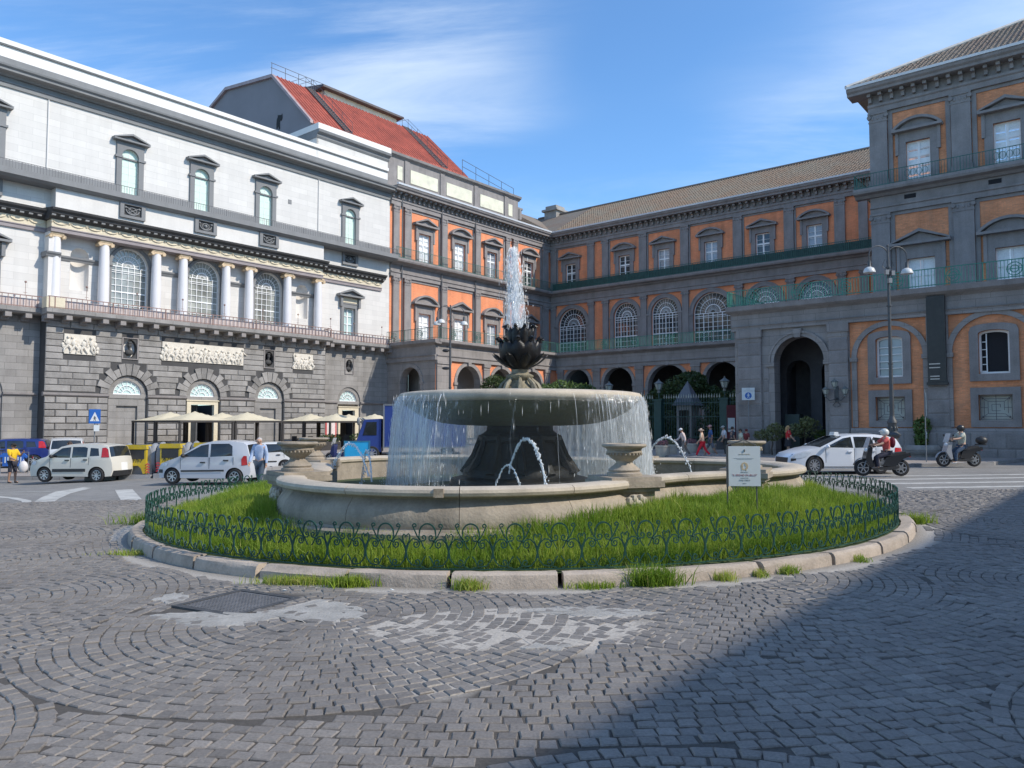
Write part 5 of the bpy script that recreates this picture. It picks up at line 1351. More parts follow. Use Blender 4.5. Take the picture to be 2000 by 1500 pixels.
rimP = [(.20, .955), (.245, .975), (.262, 1.02), (.25, 1.065), (.20, 1.095), (.0, 1.10), (-.20, 1.085), (-.26, 1.04), (-.25, .98), (-.2, .94)]
wallP = [(-.2, .05), (.22, .1), (.26, .30), (.26, .44), (.22, .50), (.235, .54), (.235, .66), (.20, .76), (.13, .85), (.08, .91), (.10, .95), (-.2, .95)]
baseP = [(-.1, .0), (.40, .0), (.40, .44), (.36, .47), (-.1, .47)]
seg = []; st_ = 0
for i in range(3):
    b0 = i * 40; seg += [(b0 + 6 * k, b0 + 6 * k + 6) for k in range(5)] + [(b0 + 30, b0 + 35), (b0 + 35, b0 + 40)]
for a, b in seg: sweep('rim_stone', rimP, a, b, m_rimst); sweep('wall_stone', wallP, a, b, m_fst, .004)
sweep('plinth', baseP, 0, NF, m_fst, 0)
# patch stone let into the front rim
p_ = full[17]; n_ = fn[17]; m = MB(); m.box(-.07, .07, -.05, .02, -.06, .065); m.build('rim_patch', [M('patch stone', (.36, .29, .21), .9, .25, 8)], fo, (p_.x + n_.x * .25, p_.y + n_.y * .25, 1.02), math.atan2(n_.y, n_.x) - PI / 2)
# pool floor and water
m = MB(); c_ = len(full); m.add([(p.x * .97, p.y * .97, .12) for p in full], [tuple(range(c_))]); m.build('pool_floor', [m_fst2], fo, recalc=False)
def water_mat():
    t = NT('pool water'); t.color((.55, .6, .55)); t.set(Roughness=.08, IOR=1.33); t.p.inputs['Transmission Weight'].default_value = .8
    n = t.noise(7, 4, .6, coord='World'); n2 = t.noise(26, 3, .6, coord='World'); t.bump(t.math('ADD', n, t.math('MULTIPLY', n2, .5)), .5, .06); return t.m
m_water = water_mat()
m = MB(); m.add([(FC.x + p.x * .985, FC.y + p.y * .985, .50) for p in full], [tuple(range(c_))]); tag(m.build('pool_water', [m_water], recalc=False), kind='structure')
# pedestals with masks
m_face = M('carved mask stone', (.50, .44, .35), .85, .15, 6, 30, bump=.3)
for i, (p, a) in enumerate(PED):
    lobe = LOBES[i // 2][0]; out = p.normalized(); ang = math.atan2(out.y, out.x)
    m = MB(); m.box(-.42, .34, -.38, .38, .0, .90); m.box(-.45, .40, -.44, .44, .902, .97); m.box(-.47, .46, -.50, .50, .972, 1.07); m.box(-.45, .42, -.46, .46, 1.072, 1.14); m.box(-.44, .40, -.42, .42, .0, .40)
    o = m.build('pedestal', [m_fst], fo, (p.x, p.y, 0), ang)
    k = MB(); k.prism([(-.17, .46), (.17, .46), (.19, .62), (.16, .80), (.10, .86), (-.10, .86), (-.16, .80), (-.19, .62)], 0, .05)
    k.ball((0, .06, .66), .13, 10, 8, sc=(1, .6, 1.25)); k.ball((0, .145, .64), .035, 6, 5, sc=(1, 1, 1.4)); k.ball((0, .12, .54), .05, 6, 5, sc=(1.3, .7, .7))
    for sx in (-1, 1):
        k.ball((sx * .055, .13, .70), .03, 6, 4); k.ball((sx * .12, .07, .56), .06, 6, 4); k.ball((sx * .13, .06, .76), .07, 6, 4); k.ball((sx * .06, .08, .81), .06, 6, 4); k.ball((sx * .09, .09, .49), .05, 6, 4)
    k.build('carved_mask', [m_face], o, (.345, 0, 0), -PI / 2, smooth=True)
# centre: stepped core, basin, stem, artichoke
m = MB(); m.lathe([(1.75, .1), (1.75, .62), (1.6, .66), (1.55, .8), (1.30, .86), (1.28, 1.0), (1.2, 1.05), (1.06, 1.12), (.98, 1.3), (.90, 1.5), (.86, 1.6), (.94, 1.66), (.94, 1.74), (.84, 1.80), (.76, 1.86), (.74, 1.99)], 36)
for k in range(12):
    t = 2 * PI * k / 12; m.tube([(1.25 * math.cos(t), 1.25 * math.sin(t), .9), (1.03 * math.cos(t), 1.03 * math.sin(t), 1.3), (.88 * math.cos(t), .88 * math.sin(t), 1.75)], [.14, .09, .06], 6)
m.build('core', [m_fdark], fo, smooth=50)
m = MB(); m.lathe([(.0, 1.96), (.88, 1.97), (1.35, 1.985), (1.75, 2.03), (2.1, 2.13), (2.38, 2.27), (2.54, 2.38), (2.61, 2.476)], 64); m.build('basin', [m_fst2], fo, smooth=60)
m = MB(); m.lathe([(2.60, 2.475), (2.69, 2.49), (2.735, 2.545), (2.735, 2.62), (2.69, 2.675), (2.58, 2.695), (2.45, 2.665), (2.35, 2.6), (1.9, 2.5), (0, 2.45)], 96); m.build('basin_rim', [m_rimst], fo, smooth=60)
m = MB(); m.lathe([(0, 2.648), (2.5, 2.648)], 48); m.build('basin_water', [m_water], fo)
m = MB(); m.lathe([(.46, 2.45), (.47, 2.72), (.42, 2.80), (.33, 2.86), (.24, 2.93), (.22, 3.0), (.30, 3.06), (.31, 3.11), (.20, 3.16), (.19, 3.28), (.24, 3.34), (.26, 3.4)], 24)
for k in range(8):
    t = 2 * PI * k / 8; m.tube([(.26 * math.cos(t), .26 * math.sin(t), 3.04), (.40 * math.cos(t), .40 * math.sin(t), 2.9), (.47 * math.cos(t), .47 * math.sin(t), 2.74), (.42 * math.cos(t), .42 * math.sin(t), 2.66)], [.035, .06, .085, .04], 6)
m.build('stem', [M('mossy wet stem', (.20, .175, .12), .6, .5, 3, 20, bump=.3, streak=.4, coord='World')], fo, smooth=50)
m_bronze = M('dark wet bronze', (.011, .010, .010), .42, .4, 4, 20, bump=.2, spec=.35, coord='World')
m = MB(); m.lathe([(.16, 3.2), (.30, 3.36), (.34, 3.45), (.32, 3.6), (.27, 3.9), (.24, 4.08), (.2, 4.1), (0, 4.0)], 24); m.build('artichoke_heart', [m_bronze], fo, smooth=60)
def leaf(r0, z0, r1, z1, r2, z2, w):
    m = MB(); n = 7; vs = []
    for i in range(n + 1):
        t = i / n; rr_ = (1 - t) ** 2 * r0 + 2 * t * (1 - t) * r1 + t * t * r2; z = (1 - t) ** 2 * z0 + 2 * t * (1 - t) * z1 + t * t * z2
        ww = w * (.55 + 1.1 * t - 1.15 * t ** 3) * (1 if t < 1 else .25)
        ex = .05 * math.sin(PI * min(1, t * 1.1)) if t > .75 else 0
        for k in (-1, -.5, 0, .5, 1): vs.append((rr_ - .06 * abs(k) ** 2 * (1 - .4 * t) + ex, k * ww, z - .03 * abs(k) * (t > .9)))
    b = len(vs); vs += [(x - .018, y, z) for x, y, z in vs]
    fs = [(i * 5 + k, i * 5 + k + 1, (i + 1) * 5 + k + 1, (i + 1) * 5 + k) for i in range(n) for k in range(4)]
    m.add(vs, fs + [tuple(b + q for q in f[::-1]) for f in fs] + [(i * 5, (i + 1) * 5, b + (i + 1) * 5, b + i * 5) for i in range(n)] + [(i * 5 + 4, b + i * 5 + 4, b + (i + 1) * 5 + 4, (i + 1) * 5 + 4) for i in range(n)] + [(n * 5 + k, n * 5 + k + 1, b + n * 5 + k + 1, b + n * 5 + k) for k in range(4)])
    return m.data('leaf', [m_bronze], smooth=50)
for cnt, me, off in ((9, leaf(.22, 3.27, .50, 3.36, .66, 3.60, .10), .1), (10, leaf(.22, 3.29, .55, 3.40, .47, 3.93, .185), .35), (10, leaf(.30, 3.6, .335, 3.9, .325, 4.23, .115), .0), (7, leaf(.2, 3.8, .24, 4.05, .22, 4.2, .09), .2)):
    for k in range(cnt): put('leaf', me, fo, (0, 0, 0), 2 * PI * (k + off) / cnt)
for k in range(10):
    t = 2 * PI * k / 10; MB().tube([(.32 * math.cos(t), .32 * math.sin(t), 4.19), (.355 * math.cos(t), .355 * math.sin(t), 4.235), (.415 * math.cos(t), .415 * math.sin(t), 4.215)], [.05, .035, .01], 5).build('leaf_tip', [m_bronze], fo)
for k in range(10):
    t = 2 * PI * (k + .35) / 10; MB().tube([(.46 * math.cos(t), .46 * math.sin(t), 3.89), (.51 * math.cos(t), .51 * math.sin(t), 3.945), (.575 * math.cos(t), .575 * math.sin(t), 3.93)], [.07, .05, .012], 5).build('leaf_tip', [m_bronze], fo)
# two nozzles on the basin edge
m = MB(); m.tube([(2.0, 1.25, 2.6), (2.02, 1.26, 2.78)], .03, 6); m.ball((2.22, .9, 2.72), .06, 8, 6); m.build('nozzle', [m_rimst], fo)
# urns on the pedestals: each its own thing
urnP = [(.0, 1.14), (.34, 1.14), (.34, 1.19), (.29, 1.215), (.31, 1.25), (.27, 1.29), (.20, 1.34), (.16, 1.38), (.17, 1.41), (.24, 1.45), (.30, 1.50), (.325, 1.55), (.345, 1.56), (.345, 1.585), (.33, 1.60), (.35, 1.64), (.42, 1.665), (.435, 1.69), (.42, 1.72), (.36, 1.725), (.33, 1.66), (.0, 1.60)]
um = MB(); um.lathe([(r, z - 1.14) for r, z in urnP], 32); um_me = um.data('stone_urn', [m_fst], smooth=35)
ub_ = MB()
for k in range(26): t = 2 * PI * k / 26; ub_.ball((.335 * math.cos(t), .335 * math.sin(t), .395), .024, 6, 4)
ub_me = ub_.data('egg_moulding', [m_fst], smooth=True)
URNL = ['carved stone urn at the left end of the front lobe, nearest the man in blue', 'chipped stone urn on the front pedestal right of the big basin', 'stone urn half hidden behind the white notice board', 'pale stone urn seen at the right edge of the falling water',
        'stone urn behind the basin, hidden by the water curtain', 'stone urn just behind and right of the leftmost urn']
for i, (p, a) in enumerate(PED):
    u = put('stone_urn', um_me, None, (FC.x + p.x, FC.y + p.y, 1.142), i * .3); u.scale = (.86, .86, .92); tag(u, URNL[i], 'urn', 'urns round the fountain pool'); put('egg_moulding', ub_me, u)

# ---- moving water
def fall_mat():
    t = NT('falling water')
    sep = t.n.new('ShaderNodeAttribute'); sep.attribute_name = 'flow'
    n1 = t.noise(1, 4, .6, sc=(5, 5, .22)); n2 = t.noise(1, 5, .7, sc=(24, 24, .5)); n3 = t.noise(1, 3, .6, sc=(40, 40, 3))
    s = t.math('ADD', t.math('MULTIPLY', n1, .5), t.math('MULTIPLY', n2, .5))
    fl = t.rng(sep.outputs['Fac'], 0, 1, 0, 1)
    f = t.math('MULTIPLY', t.rng(t.math('ADD', s, t.rng(fl, 0, 1, -.12, .06)), .46, .66, 0, .62), t.rng(n3, .3, .6, .75, 1))
    f = t.math('ADD', f, t.rng(fl, 0, 1, .0, .24))
    gl = t.n.new('ShaderNodeBsdfGlossy'); gl.inputs['Roughness'].default_value = .12; gl.inputs['Color'].default_value = (.9, .93, .96, 1)
    di = t.n.new('ShaderNodeBsdfDiffuse'); di.inputs['Color'].default_value = (.80, .84, .87, 1)
    tl = t.n.new('ShaderNodeBsdfTranslucent'); tl.inputs['Color'].default_value = (.85, .88, .9, 1)
    a = t.n.new('ShaderNodeMixShader'); a.inputs[0].default_value = .5; t.l.new(di.outputs[0], a.inputs[1]); t.l.new(tl.outputs[0], a.inputs[2])
    b = t.n.new('ShaderNodeMixShader'); b.inputs[0].default_value = .25; t.l.new(a.outputs[0], b.inputs[1]); t.l.new(gl.outputs[0], b.inputs[2])
    tr = t.n.new('ShaderNodeBsdfTransparent'); tr.inputs[0].default_value = (.97, .985, .99, 1)
    mx = t.n.new('ShaderNodeMixShader'); t.l.new(t.math('ADD', f, .035), mx.inputs[0]); t.l.new(tr.outputs[0], mx.inputs[1]); t.l.new(b.outputs[0], mx.inputs[2]); t.l.new(mx.outputs[0], t.out.inputs[0])
    bm_ = t.n.new('ShaderNodeBump'); bm_.inputs['Strength'].default_value = .6; bm_.inputs['Distance'].default_value = .05; t.l.new(n2, bm_.inputs['Height']); t.l.new(bm_.outputs[0], gl.inputs['Normal']); t.l.new(bm_.outputs[0], di.inputs['Normal'])
    return t.m
m_fall = fall_mat()
m_spray = M('white water', (.86, .89, .92), .25, .05, spec=.6)
rr = random.Random(8)
def flow_at(t):     # how much water spills at this bearing: strong at both sides, thin at the front
    d = (t - R(-88) + PI) % (2 * PI) - PI
    return max(0.02, min(1, (abs(d) - .32) / .75))
curt = MB(); NS_, NZ = 220, 22; fl_ = []
vs = []
for i in range(NS_):
    t = 2 * PI * i / NS_; wob = rr.uniform(-.02, .02)
    for j in range(NZ + 1):
        u = j / NZ; z = 2.60 - u * 2.12; r = 2.735 + .26 * u ** .5 * (1 - .15 * u) + .03 * math.sin(9 * t + 3 * u) * u + wob * u
        vs.append((r * math.cos(t), r * math.sin(t), z)); fl_.append(flow_at(t))
curt.add(vs, [(i * (NZ + 1) + j, ((i + 1) % NS_) * (NZ + 1) + j, ((i + 1) % NS_) * (NZ + 1) + j + 1, i * (NZ + 1) + j + 1) for i in range(NS_) for j in range(NZ)])
co_ = curt.build('falling_water', [m_fall], None, FC, recalc=False, smooth=True); tag(co_, kind='stuff')
at_ = co_.data.attributes.new('flow', 'FLOAT', 'POINT'); at_.data.foreach_set('value', fl_)
# strands and drops
dm = MB()
def drop(x, y, z, r, l): 
    dm.add([(x, y, z + l), (x + r, y, z), (x - r * .5, y + r * .87, z), (x - r * .5, y - r * .87, z), (x, y, z - l)], [(0, 1, 2), (0, 2, 3), (0, 3, 1), (4, 2, 1), (4, 3, 2), (4, 1, 3)])
for _ in range(2300):
    t = rr.uniform(0, 2 * PI); fl = flow_at(t)
    if rr.random() > .03 + .97 * fl: continue
    u = rr.random(); r = 2.74 + .27 * u ** .5 * (1 - .15 * u) + rr.gauss(0, .025); drop(r * math.cos(t), r * math.sin(t), 2.6 - u * 2.12, rr.uniform(.002, .0055), rr.uniform(.03, .13))
for _ in range(1700):       # splashes where it lands
    t = rr.uniform(0, 2 * PI); q = abs(rr.gauss(0, .16)); r = 2.98 + rr.gauss(0, .10); drop(r * math.cos(t), r * math.sin(t),   .52 + q * (.7 + flow_at(t)), rr.uniform(.002, .008), rr.uniform(.006, .022))
tag(dm.build('water_drops', [m_spray], None, FC, recalc=False), kind='stuff')
# rope-like threads of water running down the curtain
th_ = MB()
for _ in range(360):
    t = rr.uniform(0, 2 * PI); fl = flow_at(t)
    if rr.random() > .01 + .99 * fl ** 1.3: continue
    sl = rr.uniform(-.03, .03); u0, u1 = (0, rr.uniform(.3, .7)) if rr.random() < .6 else (rr.uniform(.3, .6), 1.0); P = []
    for k in range(9):
        u = u0 + (u1 - u0) * k / 8; r = 2.745 + .26 * u ** .5 * (1 - .15 * u); a = t + sl * u + rr.uniform(-.002, .002); P.append((r * math.cos(a), r * math.sin(a), 2.6 - 2.12 * u))
    th_.tube(P, [rr.uniform(.0015, .004) * (1 - .6 * k / 8) for k in range(9)], 4)
tag(th_.build('water_threads', [m_spray], None, FC, recalc=False), kind='stuff')
def jet(pts_f, label, n, r0, r1, spread, loc, parent=None, cat='water jet'):
    m = MB()
    for i in range(n):
        u = i / n + rr.uniform(-.5, .5) / n; x, y, z = pts_f(min(1, max(0, u))); sp = spread * (.25 + u)
        m.ball((x + rr.gauss(0, sp), y + rr.gauss(0, sp), z + rr.gauss(0, sp)), rr.uniform(r0, r1), 5, 4, sc=(1, 1, rr.uniform(1, 1.8)))
    for q in range(3):
        P = [pts_f(k / 16) for k in range(17)]; m.tube([(x + rr.gauss(0, spread * .5), y + rr.gauss(0, spread * .5), z + rr.gauss(0, spread * .5)) for x, y, z in P], [rr.uniform(.003, .010) for _ in P], 5)
    o = m.build('water_jet', [m_spray], None, loc, recalc=False, smooth=True); return tag(o, label, cat, 'jets of water in the fountain')
def par(p0, p1, h): return lambda u: (p0[0] + (p1[0] - p0[0]) * u, p0[1] + (p1[1] - p0[1]) * u, p0[2] + (p1[2] - p0[2]) * u + 4 * h * u * (1 - u))
F0 = FC
jet(par((-.25, -1.6, 1.0), (.55, -2.7, .52), .94), 'arched water jet in front of the dark fountain core', 190, .006, .024, .022, F0)
jet(par((-.55, -1.9, .6), (.05, -2.3, .55), .62), 'small low water arc left of the front jet', 80, .004, .012, .018, F0)
jet(par((-3.35, -.3, .85), (-4.55, .9, .55), .85), 'tall water arc at the left side of the pool', 130, .005, .018, .026, F0)
jet(par((-3.25, -.5, .75), (-3.75, .9, .55), .74), 'second water arc beside the left side of the basin', 120, .005, .018, .026, F0)
jet(par((3.0, 1.6, .85), (4.2, .9, .55), .98), 'water arc at the right side of the pool before the pedestrians', 130, .005, .020, .028, F0)
m_mist = None
def mist_mat():
    t = NT('spray'); n1 = t.noise(1, 5, .65, sc=(12, 12, 3)); at = t.n.new('ShaderNodeAttribute'); at.attribute_name = 'flow'
    return t.m
# the central plume: thousands of drops rising and falling, densest along its axis
pm = MB()
for _ in range(1900):
    u = rr.random() ** .8; z = 4.12 + 1.92 * u; w0 = .05 + .17 * (1 - u) ** .6
    x, y = rr.gauss(-.10 - .05 * u, w0 * .75), rr.gauss(0, w0 * .75); s = rr.uniform(.0025, .0075); l = rr.uniform(.015, .07)
    pm.add([(x, y, z + l), (x + s, y, z), (x - s * .5, y + s * .87, z), (x - s * .5, y - s * .87, z), (x, y, z - l)], [(0, 1, 2), (0, 2, 3), (0, 3, 1), (4, 2, 1), (4, 3, 2), (4, 1, 3)])
for k in range(26):
    a = rr.uniform(0, 2 * PI); q = rr.uniform(.05, .24); P = [(-.1 + q * math.cos(a) * u ** 1.5 + rr.gauss(0, .008), q * math.sin(a) * u ** 1.5, 6.0 - 1.85 * u - rr.uniform(0, .05)) for u in [i / 12 for i in range(13)]]
    pm.tube(P, [rr.uniform(.002, .007) for _ in P], 4)
tag(pm.build('water_jet', [m_spray], None, FC, recalc=False), 'tall plume of white spray rising from the bronze artichoke', 'water jet', 'jets of water in the fountain')

# thin veil of spray inside the plume
vm = MB(); vs = []; fl_ = []
for i in range(40):
    a = 2 * PI * i / 40
    for j in range(15):
        u = j / 14; r = (.055 + .17 * (1 - u) ** .7) * (1 + .22 * math.sin(3 * a + 5 * u)); vs.append((-.1 - .05 * u + r * math.cos(a), r * math.sin(a), 4.15 + 1.85 * u)); fl_.append(.75 - .3 * u)
vm.add(vs, [(i * 15 + j, ((i + 1) % 40) * 15 + j, ((i + 1) % 40) * 15 + j + 1, i * 15 + j + 1) for i in range(40) for j in range(14)])
o = vm.build('spray_veil', [m_fall], None, FC, recalc=False, smooth=True); tag(o, kind='stuff'); a_ = o.data.attributes.new('flow', 'FLOAT', 'POINT'); a_.data.foreach_set('value', fl_)
# ================================================================ the block behind the camera that shades the near cobbles
sb = thing('corner_building', 'tall ochre corner building behind the viewpoint on the right', 'building', (17.75, -10.23, 0), math.atan2(-U1.y, -U1.x))
m = MB(); m.box(-34, 45, 0, 14, -2, 19.2); m.build('wall', [M('ochre plaster', (.48, .36, .22), .9, .1)], sb)
m = MB(); m.box(-34.4, 45.4, -.9, 14.4, 19.2, 19.9); m.box(-34.2, 45.2, -.35, 14.2, 9.0, 9.4); m.build('cornice', [m_palt], sb)
m = MB(); m.ring(rect(-.7, .7, 0, 2.4), rect(-1, 1, -.2, 2.7), 0, .12); swm = m.data('window', [m_wframe]); m = MB(); m.box(-.7, .7, .001, .03, 0, 2.4); swg = m.data('pane', [m_glass_d])
for i in range(19):
    for z in (2, 5.6, 10.6, 14.8):
        o = put('window', swm, sb, (-32 + i * 4.1, 0, z), PI); put('pane', swg, o)

# ================================================================ VEHICLES
def paint(name, col, rough=.28): return M(name, col, rough, .02, 1, 5, coat=.6, spec=.5)
m_tyre = M('tyre rubber', (.022, .022, .024), .85, .2, 8); m_rim = M('alloy rim', (.55, .56, .58), .35, .08, 4, metal=.7); m_blk = M('black plastic', (.028, .028, .03), .5, .15, 8)
m_carglass = glassy('car window glass', (.02, .024, .027), .05, .35, 1.2); m_lampg = M('headlight glass', (.62, .66, .70), .12, .1, 6); m_tail = M('red lamp glass', (.45, .02, .025), .2, .15, 8); m_plate = M('number plate white', (.72, .72, .70), .5, .05)
def wheel_me(r, w, spokes=8):
    t = MB(); t.lathe([(r * .68, -w / 2), (r * .93, -w / 2), (r, -w * .35), (r, w * .35), (r * .93, w / 2), (r * .68, w / 2), (r * .68, -w / 2)], 24)
    t.v = [(x, z, y) for x, y, z in t.v]; tm = t.data('wheel', [m_tyre], smooth=40)
    q = MB(); q.lathe([(r * .70, -w * .40), (r * .70, w * .40), (r * .60, w * .42), (r * .59, w * .2)], 24); q.lathe([(r * .60, w * .18), (0, w * .16)], 16, mat=1); q.lathe([(0, -w * .30), (r * .69, -w * .30)], 16, mat=1); q.lathe([(.0, w * .36), (r * .16, w * .34), (r * .16, w * .1)], 12)
    for k in range(spokes):
        a = 2 * PI * k / spokes; q.tube([(r * .1 * math.cos(a), r * .1 * math.sin(a), w * .32), (r * .64 * math.cos(a), r * .64 * math.sin(a), w * .38)], r * .075, 4)
    q.v = [(x, z, y) for x, y, z in q.v]; return tm, q.data('rim', [m_rim, m_blk], smooth=35)
def make_car(name, label, loc, rz, W, sil, belt, glass_seg, regions, wheels, wr, body_mat, top_regions=(), group=None, spokes=8, extra=None):
    """car body from a side silhouette: both flanks triangulated with wheel arches, windows and trim cut out, the top lofted between them"""
    root = thing(name, label, 'car', loc, rz, group)
    X = [p[0] for p in sil]; x1, x0 = max(X), min(X); zr = max(p[1] for p in sil); L2 = (x1 - x0) / 2; xm = (x0 + x1) / 2
    def hw(x, z):
        u = abs(x - xm) / L2; t = 1 - .16 * u ** 5
        t *= 1 - .17 * max(0, (z - belt) / (zr - belt)) ** 1.25 if z > belt else 1 - .07 * max(0, (belt * .55 - z) / belt) ** 1.5 - .015 * (z > belt * .9)
        return W / 2 * t
    zs = sil[0][1]; bot = [(sil[-1][0], sil[-1][1])]
    for wx in sorted(wheels):
        R_ = wr * 1.17; d = math.sqrt(max(0.01, R_ * R_ - (zs - wr) ** 2)); a0 = math.atan2(zs - wr, -d); a1 = math.atan2(zs - wr, d)
        a0 = a0 if a0 > 0 else a0 + 2 * PI
        bot += [(wx + R_ * math.cos(a0 + (a1 - a0) * i / 14), wr + R_ * math.sin(a0 + (a1 - a0) * i / 14)) for i in range(15)]
    dense = []
    for a, b in zip(sil[:-1], sil[1:]):
        k = max(1, int(math.hypot(b[0] - a[0], b[1] - a[1]) / .18)); dense += [(a[0] + (b[0] - a[0]) * i / k, a[1] + (b[1] - a[1]) * i / k) for i in range(k)]
    dense.append(sil[-1])
    outl = dense + bot[1:]
    co = list(outl); ed = [(i, (i + 1) % len(outl)) for i in range(len(outl))]
    for nm, poly, mt, off in regions: k = len(co); co += poly; ed += [(k + i, k + (i + 1) % len(poly)) for i in range(len(poly))]
    nx = int((x1 - x0) / .16)
    for i in range(1, nx):
        for z in np.arange(zs + .1, zr, .14):
            x = x0 + (x1 - x0) * i / nx
            if inside((x, z), outl): co.append((x, float(z)))
    r = delaunay_2d_cdt([Vector(c) for c in co], ed, [], 0, 1e-5); V, Fc = r[0], r[2]
    parts = {}
    for f in Fc:
        c = sum((V[i] for i in f), Vector((0, 0))) / 3
        if not inside(c, outl): continue
        key = -1
        for i, (nm, poly, mt, off) in enumerate(regions):
            if inside(c, poly): key = i
        parts.setdefault(key, []).append(f)
    body = MB()
    for key, fs in parts.items():
        for s_ in (1, -1):
            m = body if key < 0 else MB(); off = 0 if key < 0 else regions[key][3]; b = {}
            vs = []; ff = []
            for f in fs:
                q = []
                for i in f:
                    if i not in b: b[i] = len(vs); vs.append((V[i].x, s_ * (hw(V[i].x, V[i].y) + off), V[i].y))
                    q.append(b[i])
                ff.append(tuple(q) if s_ < 0 else tuple(q[::-1]))
            m.add(vs, ff)
            if key >= 0: m.build(regions[key][0], [regions[key][2]], root, recalc=False, smooth=50)
    fr = [-1, -.93, -.8, -.6, -.3, 0, .3, .6, .8, .93, 1]; nf = len(fr)
    def tp(x, z, f):
        u = (x - xm) / L2; cr = .035 * (1 - f * f) if z > belt * .8 else 0
        return (x + .10 * (1 - f * f) * (u ** 5 if abs(u) > .6 else 0), f * hw(x, z), z + cr)
    rows = [[tp(x, z, f) for f in fr] for x, z in dense]
    seg_of = []
    for si, (a, b) in enumerate(zip(sil[:-1], sil[1:])): seg_of += [si] * max(1, int(math.hypot(b[0] - a[0], b[1] - a[1]) / .18))
    tops = {}
    for i in range(len(dense) - 1):
        for k in range(nf - 1):
            fm = (fr[k] + fr[k + 1]) / 2; key = 'body'; zm = (dense[i][1] + dense[i + 1][1]) / 2
            if seg_of[i] in glass_seg and abs(fm) < .93: key = glass_seg[seg_of[i]]
            for nm, s_, fa, fb, za, zb, mt in top_regions:
                if seg_of[i] in s_ and fa <= fm <= fb and za <= zm <= zb: key = nm
            tops.setdefault(key, []).append([rows[i][k], rows[i][k + 1], rows[i + 1][k + 1], rows[i + 1][k]])
    tm = {t[0]: t[6] for t in top_regions}
    for key, qs in tops.items():
        m = body if key == 'body' else MB()
        for q in qs: m.add(q, [(0, 1, 2, 3)])
        if key != 'body': m.build(key, [tm.get(key, m_carglass)], root, recalc=False, smooth=50)
    bo = body.build('body', [body_mat], root, recalc=False)
    bm = bmesh.new(); bm.from_mesh(bo.data); bmesh.ops.remove_doubles(bm, verts=bm.verts, dist=.002); bmesh.ops.recalc_face_normals(bm, faces=bm.faces); bm.to_mesh(bo.data); bm.free()
    bo.data.polygons.foreach_set('use_smooth', [True] * len(bo.data.polygons)); bo.data.set_sharp_from_angle(angle=R(38))
    m = MB(); m.box(x0 + .12, x1 - .12, -W / 2 + .16, W / 2 - .16, zs - .02, belt * .75); m.build('underbody', [m_blk], root)
    m = MB(); m.box(x0 + .75, x1 - 1.25, -W / 2 + .2, W / 2 - .2, belt * .7, belt * .8); [m.box(sx - .1, sx + .12, y - .22, y + .22, belt * .7, belt + .22) for sx in (-.1, -.95) for y in (-.35, .35)]; m.build('seats', [M('dark seat cloth', (.05, .05, .055), .9)], root)
    tmw, rmw = wheel_me(wr, .2, spokes)
    for wx in wheels:
        for s_ in (1, -1):
            o = put('wheel', tmw, root, (wx, s_ * (W / 2 - .11), wr), 0 if s_ > 0 else PI); put('rim', rmw, o)
    for s_ in (1, -1):
        m = MB(); wx = extra['mirror'][0]; z = extra['mirror'][1]; m.ball((wx, s_ * (hw(wx, z) + .10), z), .10, 10, 6, sc=(.75, 1, .75)); m.box(wx - .03, wx + .03, *sorted((s_ * (hw(wx, z) - .04), s_ * (hw(wx, z) + .05))), z - .06, z - .02)
        m.build('mirror', [extra.get('mirror_mat', body_mat)], root, smooth=50)
        for hx, hz in extra.get('handles', ()):
            m = MB(); m.box(hx - .09, hx + .09, *sorted((s_ * (hw(hx, hz) - .01), s_ * (hw(hx, hz) + .035))), hz - .022, hz + .022); m.build('door_handle', [extra.get('handle_mat', m_blk)], root)
    return root
def swap_paint(root, new, old):
    for ch in root.children_recursive:
        if ch.type == 'MESH' and old.name in [m.name for m in ch.data.materials]:
            ch.data = ch.data.copy(); ch.data.materials[0] = new
# small cream hatchback
p_cream = paint('cream car paint', (.60, .57, .50))
panda_sil = [(1.76, .24), (1.82, .46), (1.79, .64), (1.70, .80), (1.25, .97), (1.02, 1.03), (.42, 1.44), (.05, 1.53), (-.7, 1.56), (-1.35, 1.52), (-1.60, 1.44), (-1.73, 1.03), (-1.80, .80), (-1.83, .48), (-1.76, .26)]
panda_reg = [('door_seam', [(-.075, .60), (-.075, .98), (-.06, .98), (-.06, .60)], m_blk, .003), ('door_seam', [(.845, .58), (.845, .98), (.86, .98), (.86, .58)], m_blk, .003), ('door_seam', [(-.86, .70), (-.86, 1.0), (-.845, 1.0), (-.845, .70)], m_blk, .003), ('side_window', [(.86, 1.03), (.36, 1.385), (-.02, 1.43), (-.04, 1.0), (.5, 1.0)], m_carglass, -.012), ('side_window', [(-.12, 1.0), (-.10, 1.435), (-.62, 1.44), (-.76, 1.40), (-.78, 1.03)], m_carglass, -.012), ('side_window', [(-.90, 1.06), (-.88, 1.40), (-1.22, 1.38), (-1.30, 1.08)], m_carglass, -.012),
             ('tail_light', [(-1.40, 1.02), (-1.38, 1.40), (-1.52, 1.42), (-1.62, 1.34), (-1.70, 1.02)], m_tail, .012), ('side_trim', [(.72, .42), (.72, .54), (-.72, .56), (-.72, .44)], m_blk, .02), ('headlight', [(1.50, .70), (1.46, .86), (1.62, .84), (1.72, .72)], m_lampg, .01)]
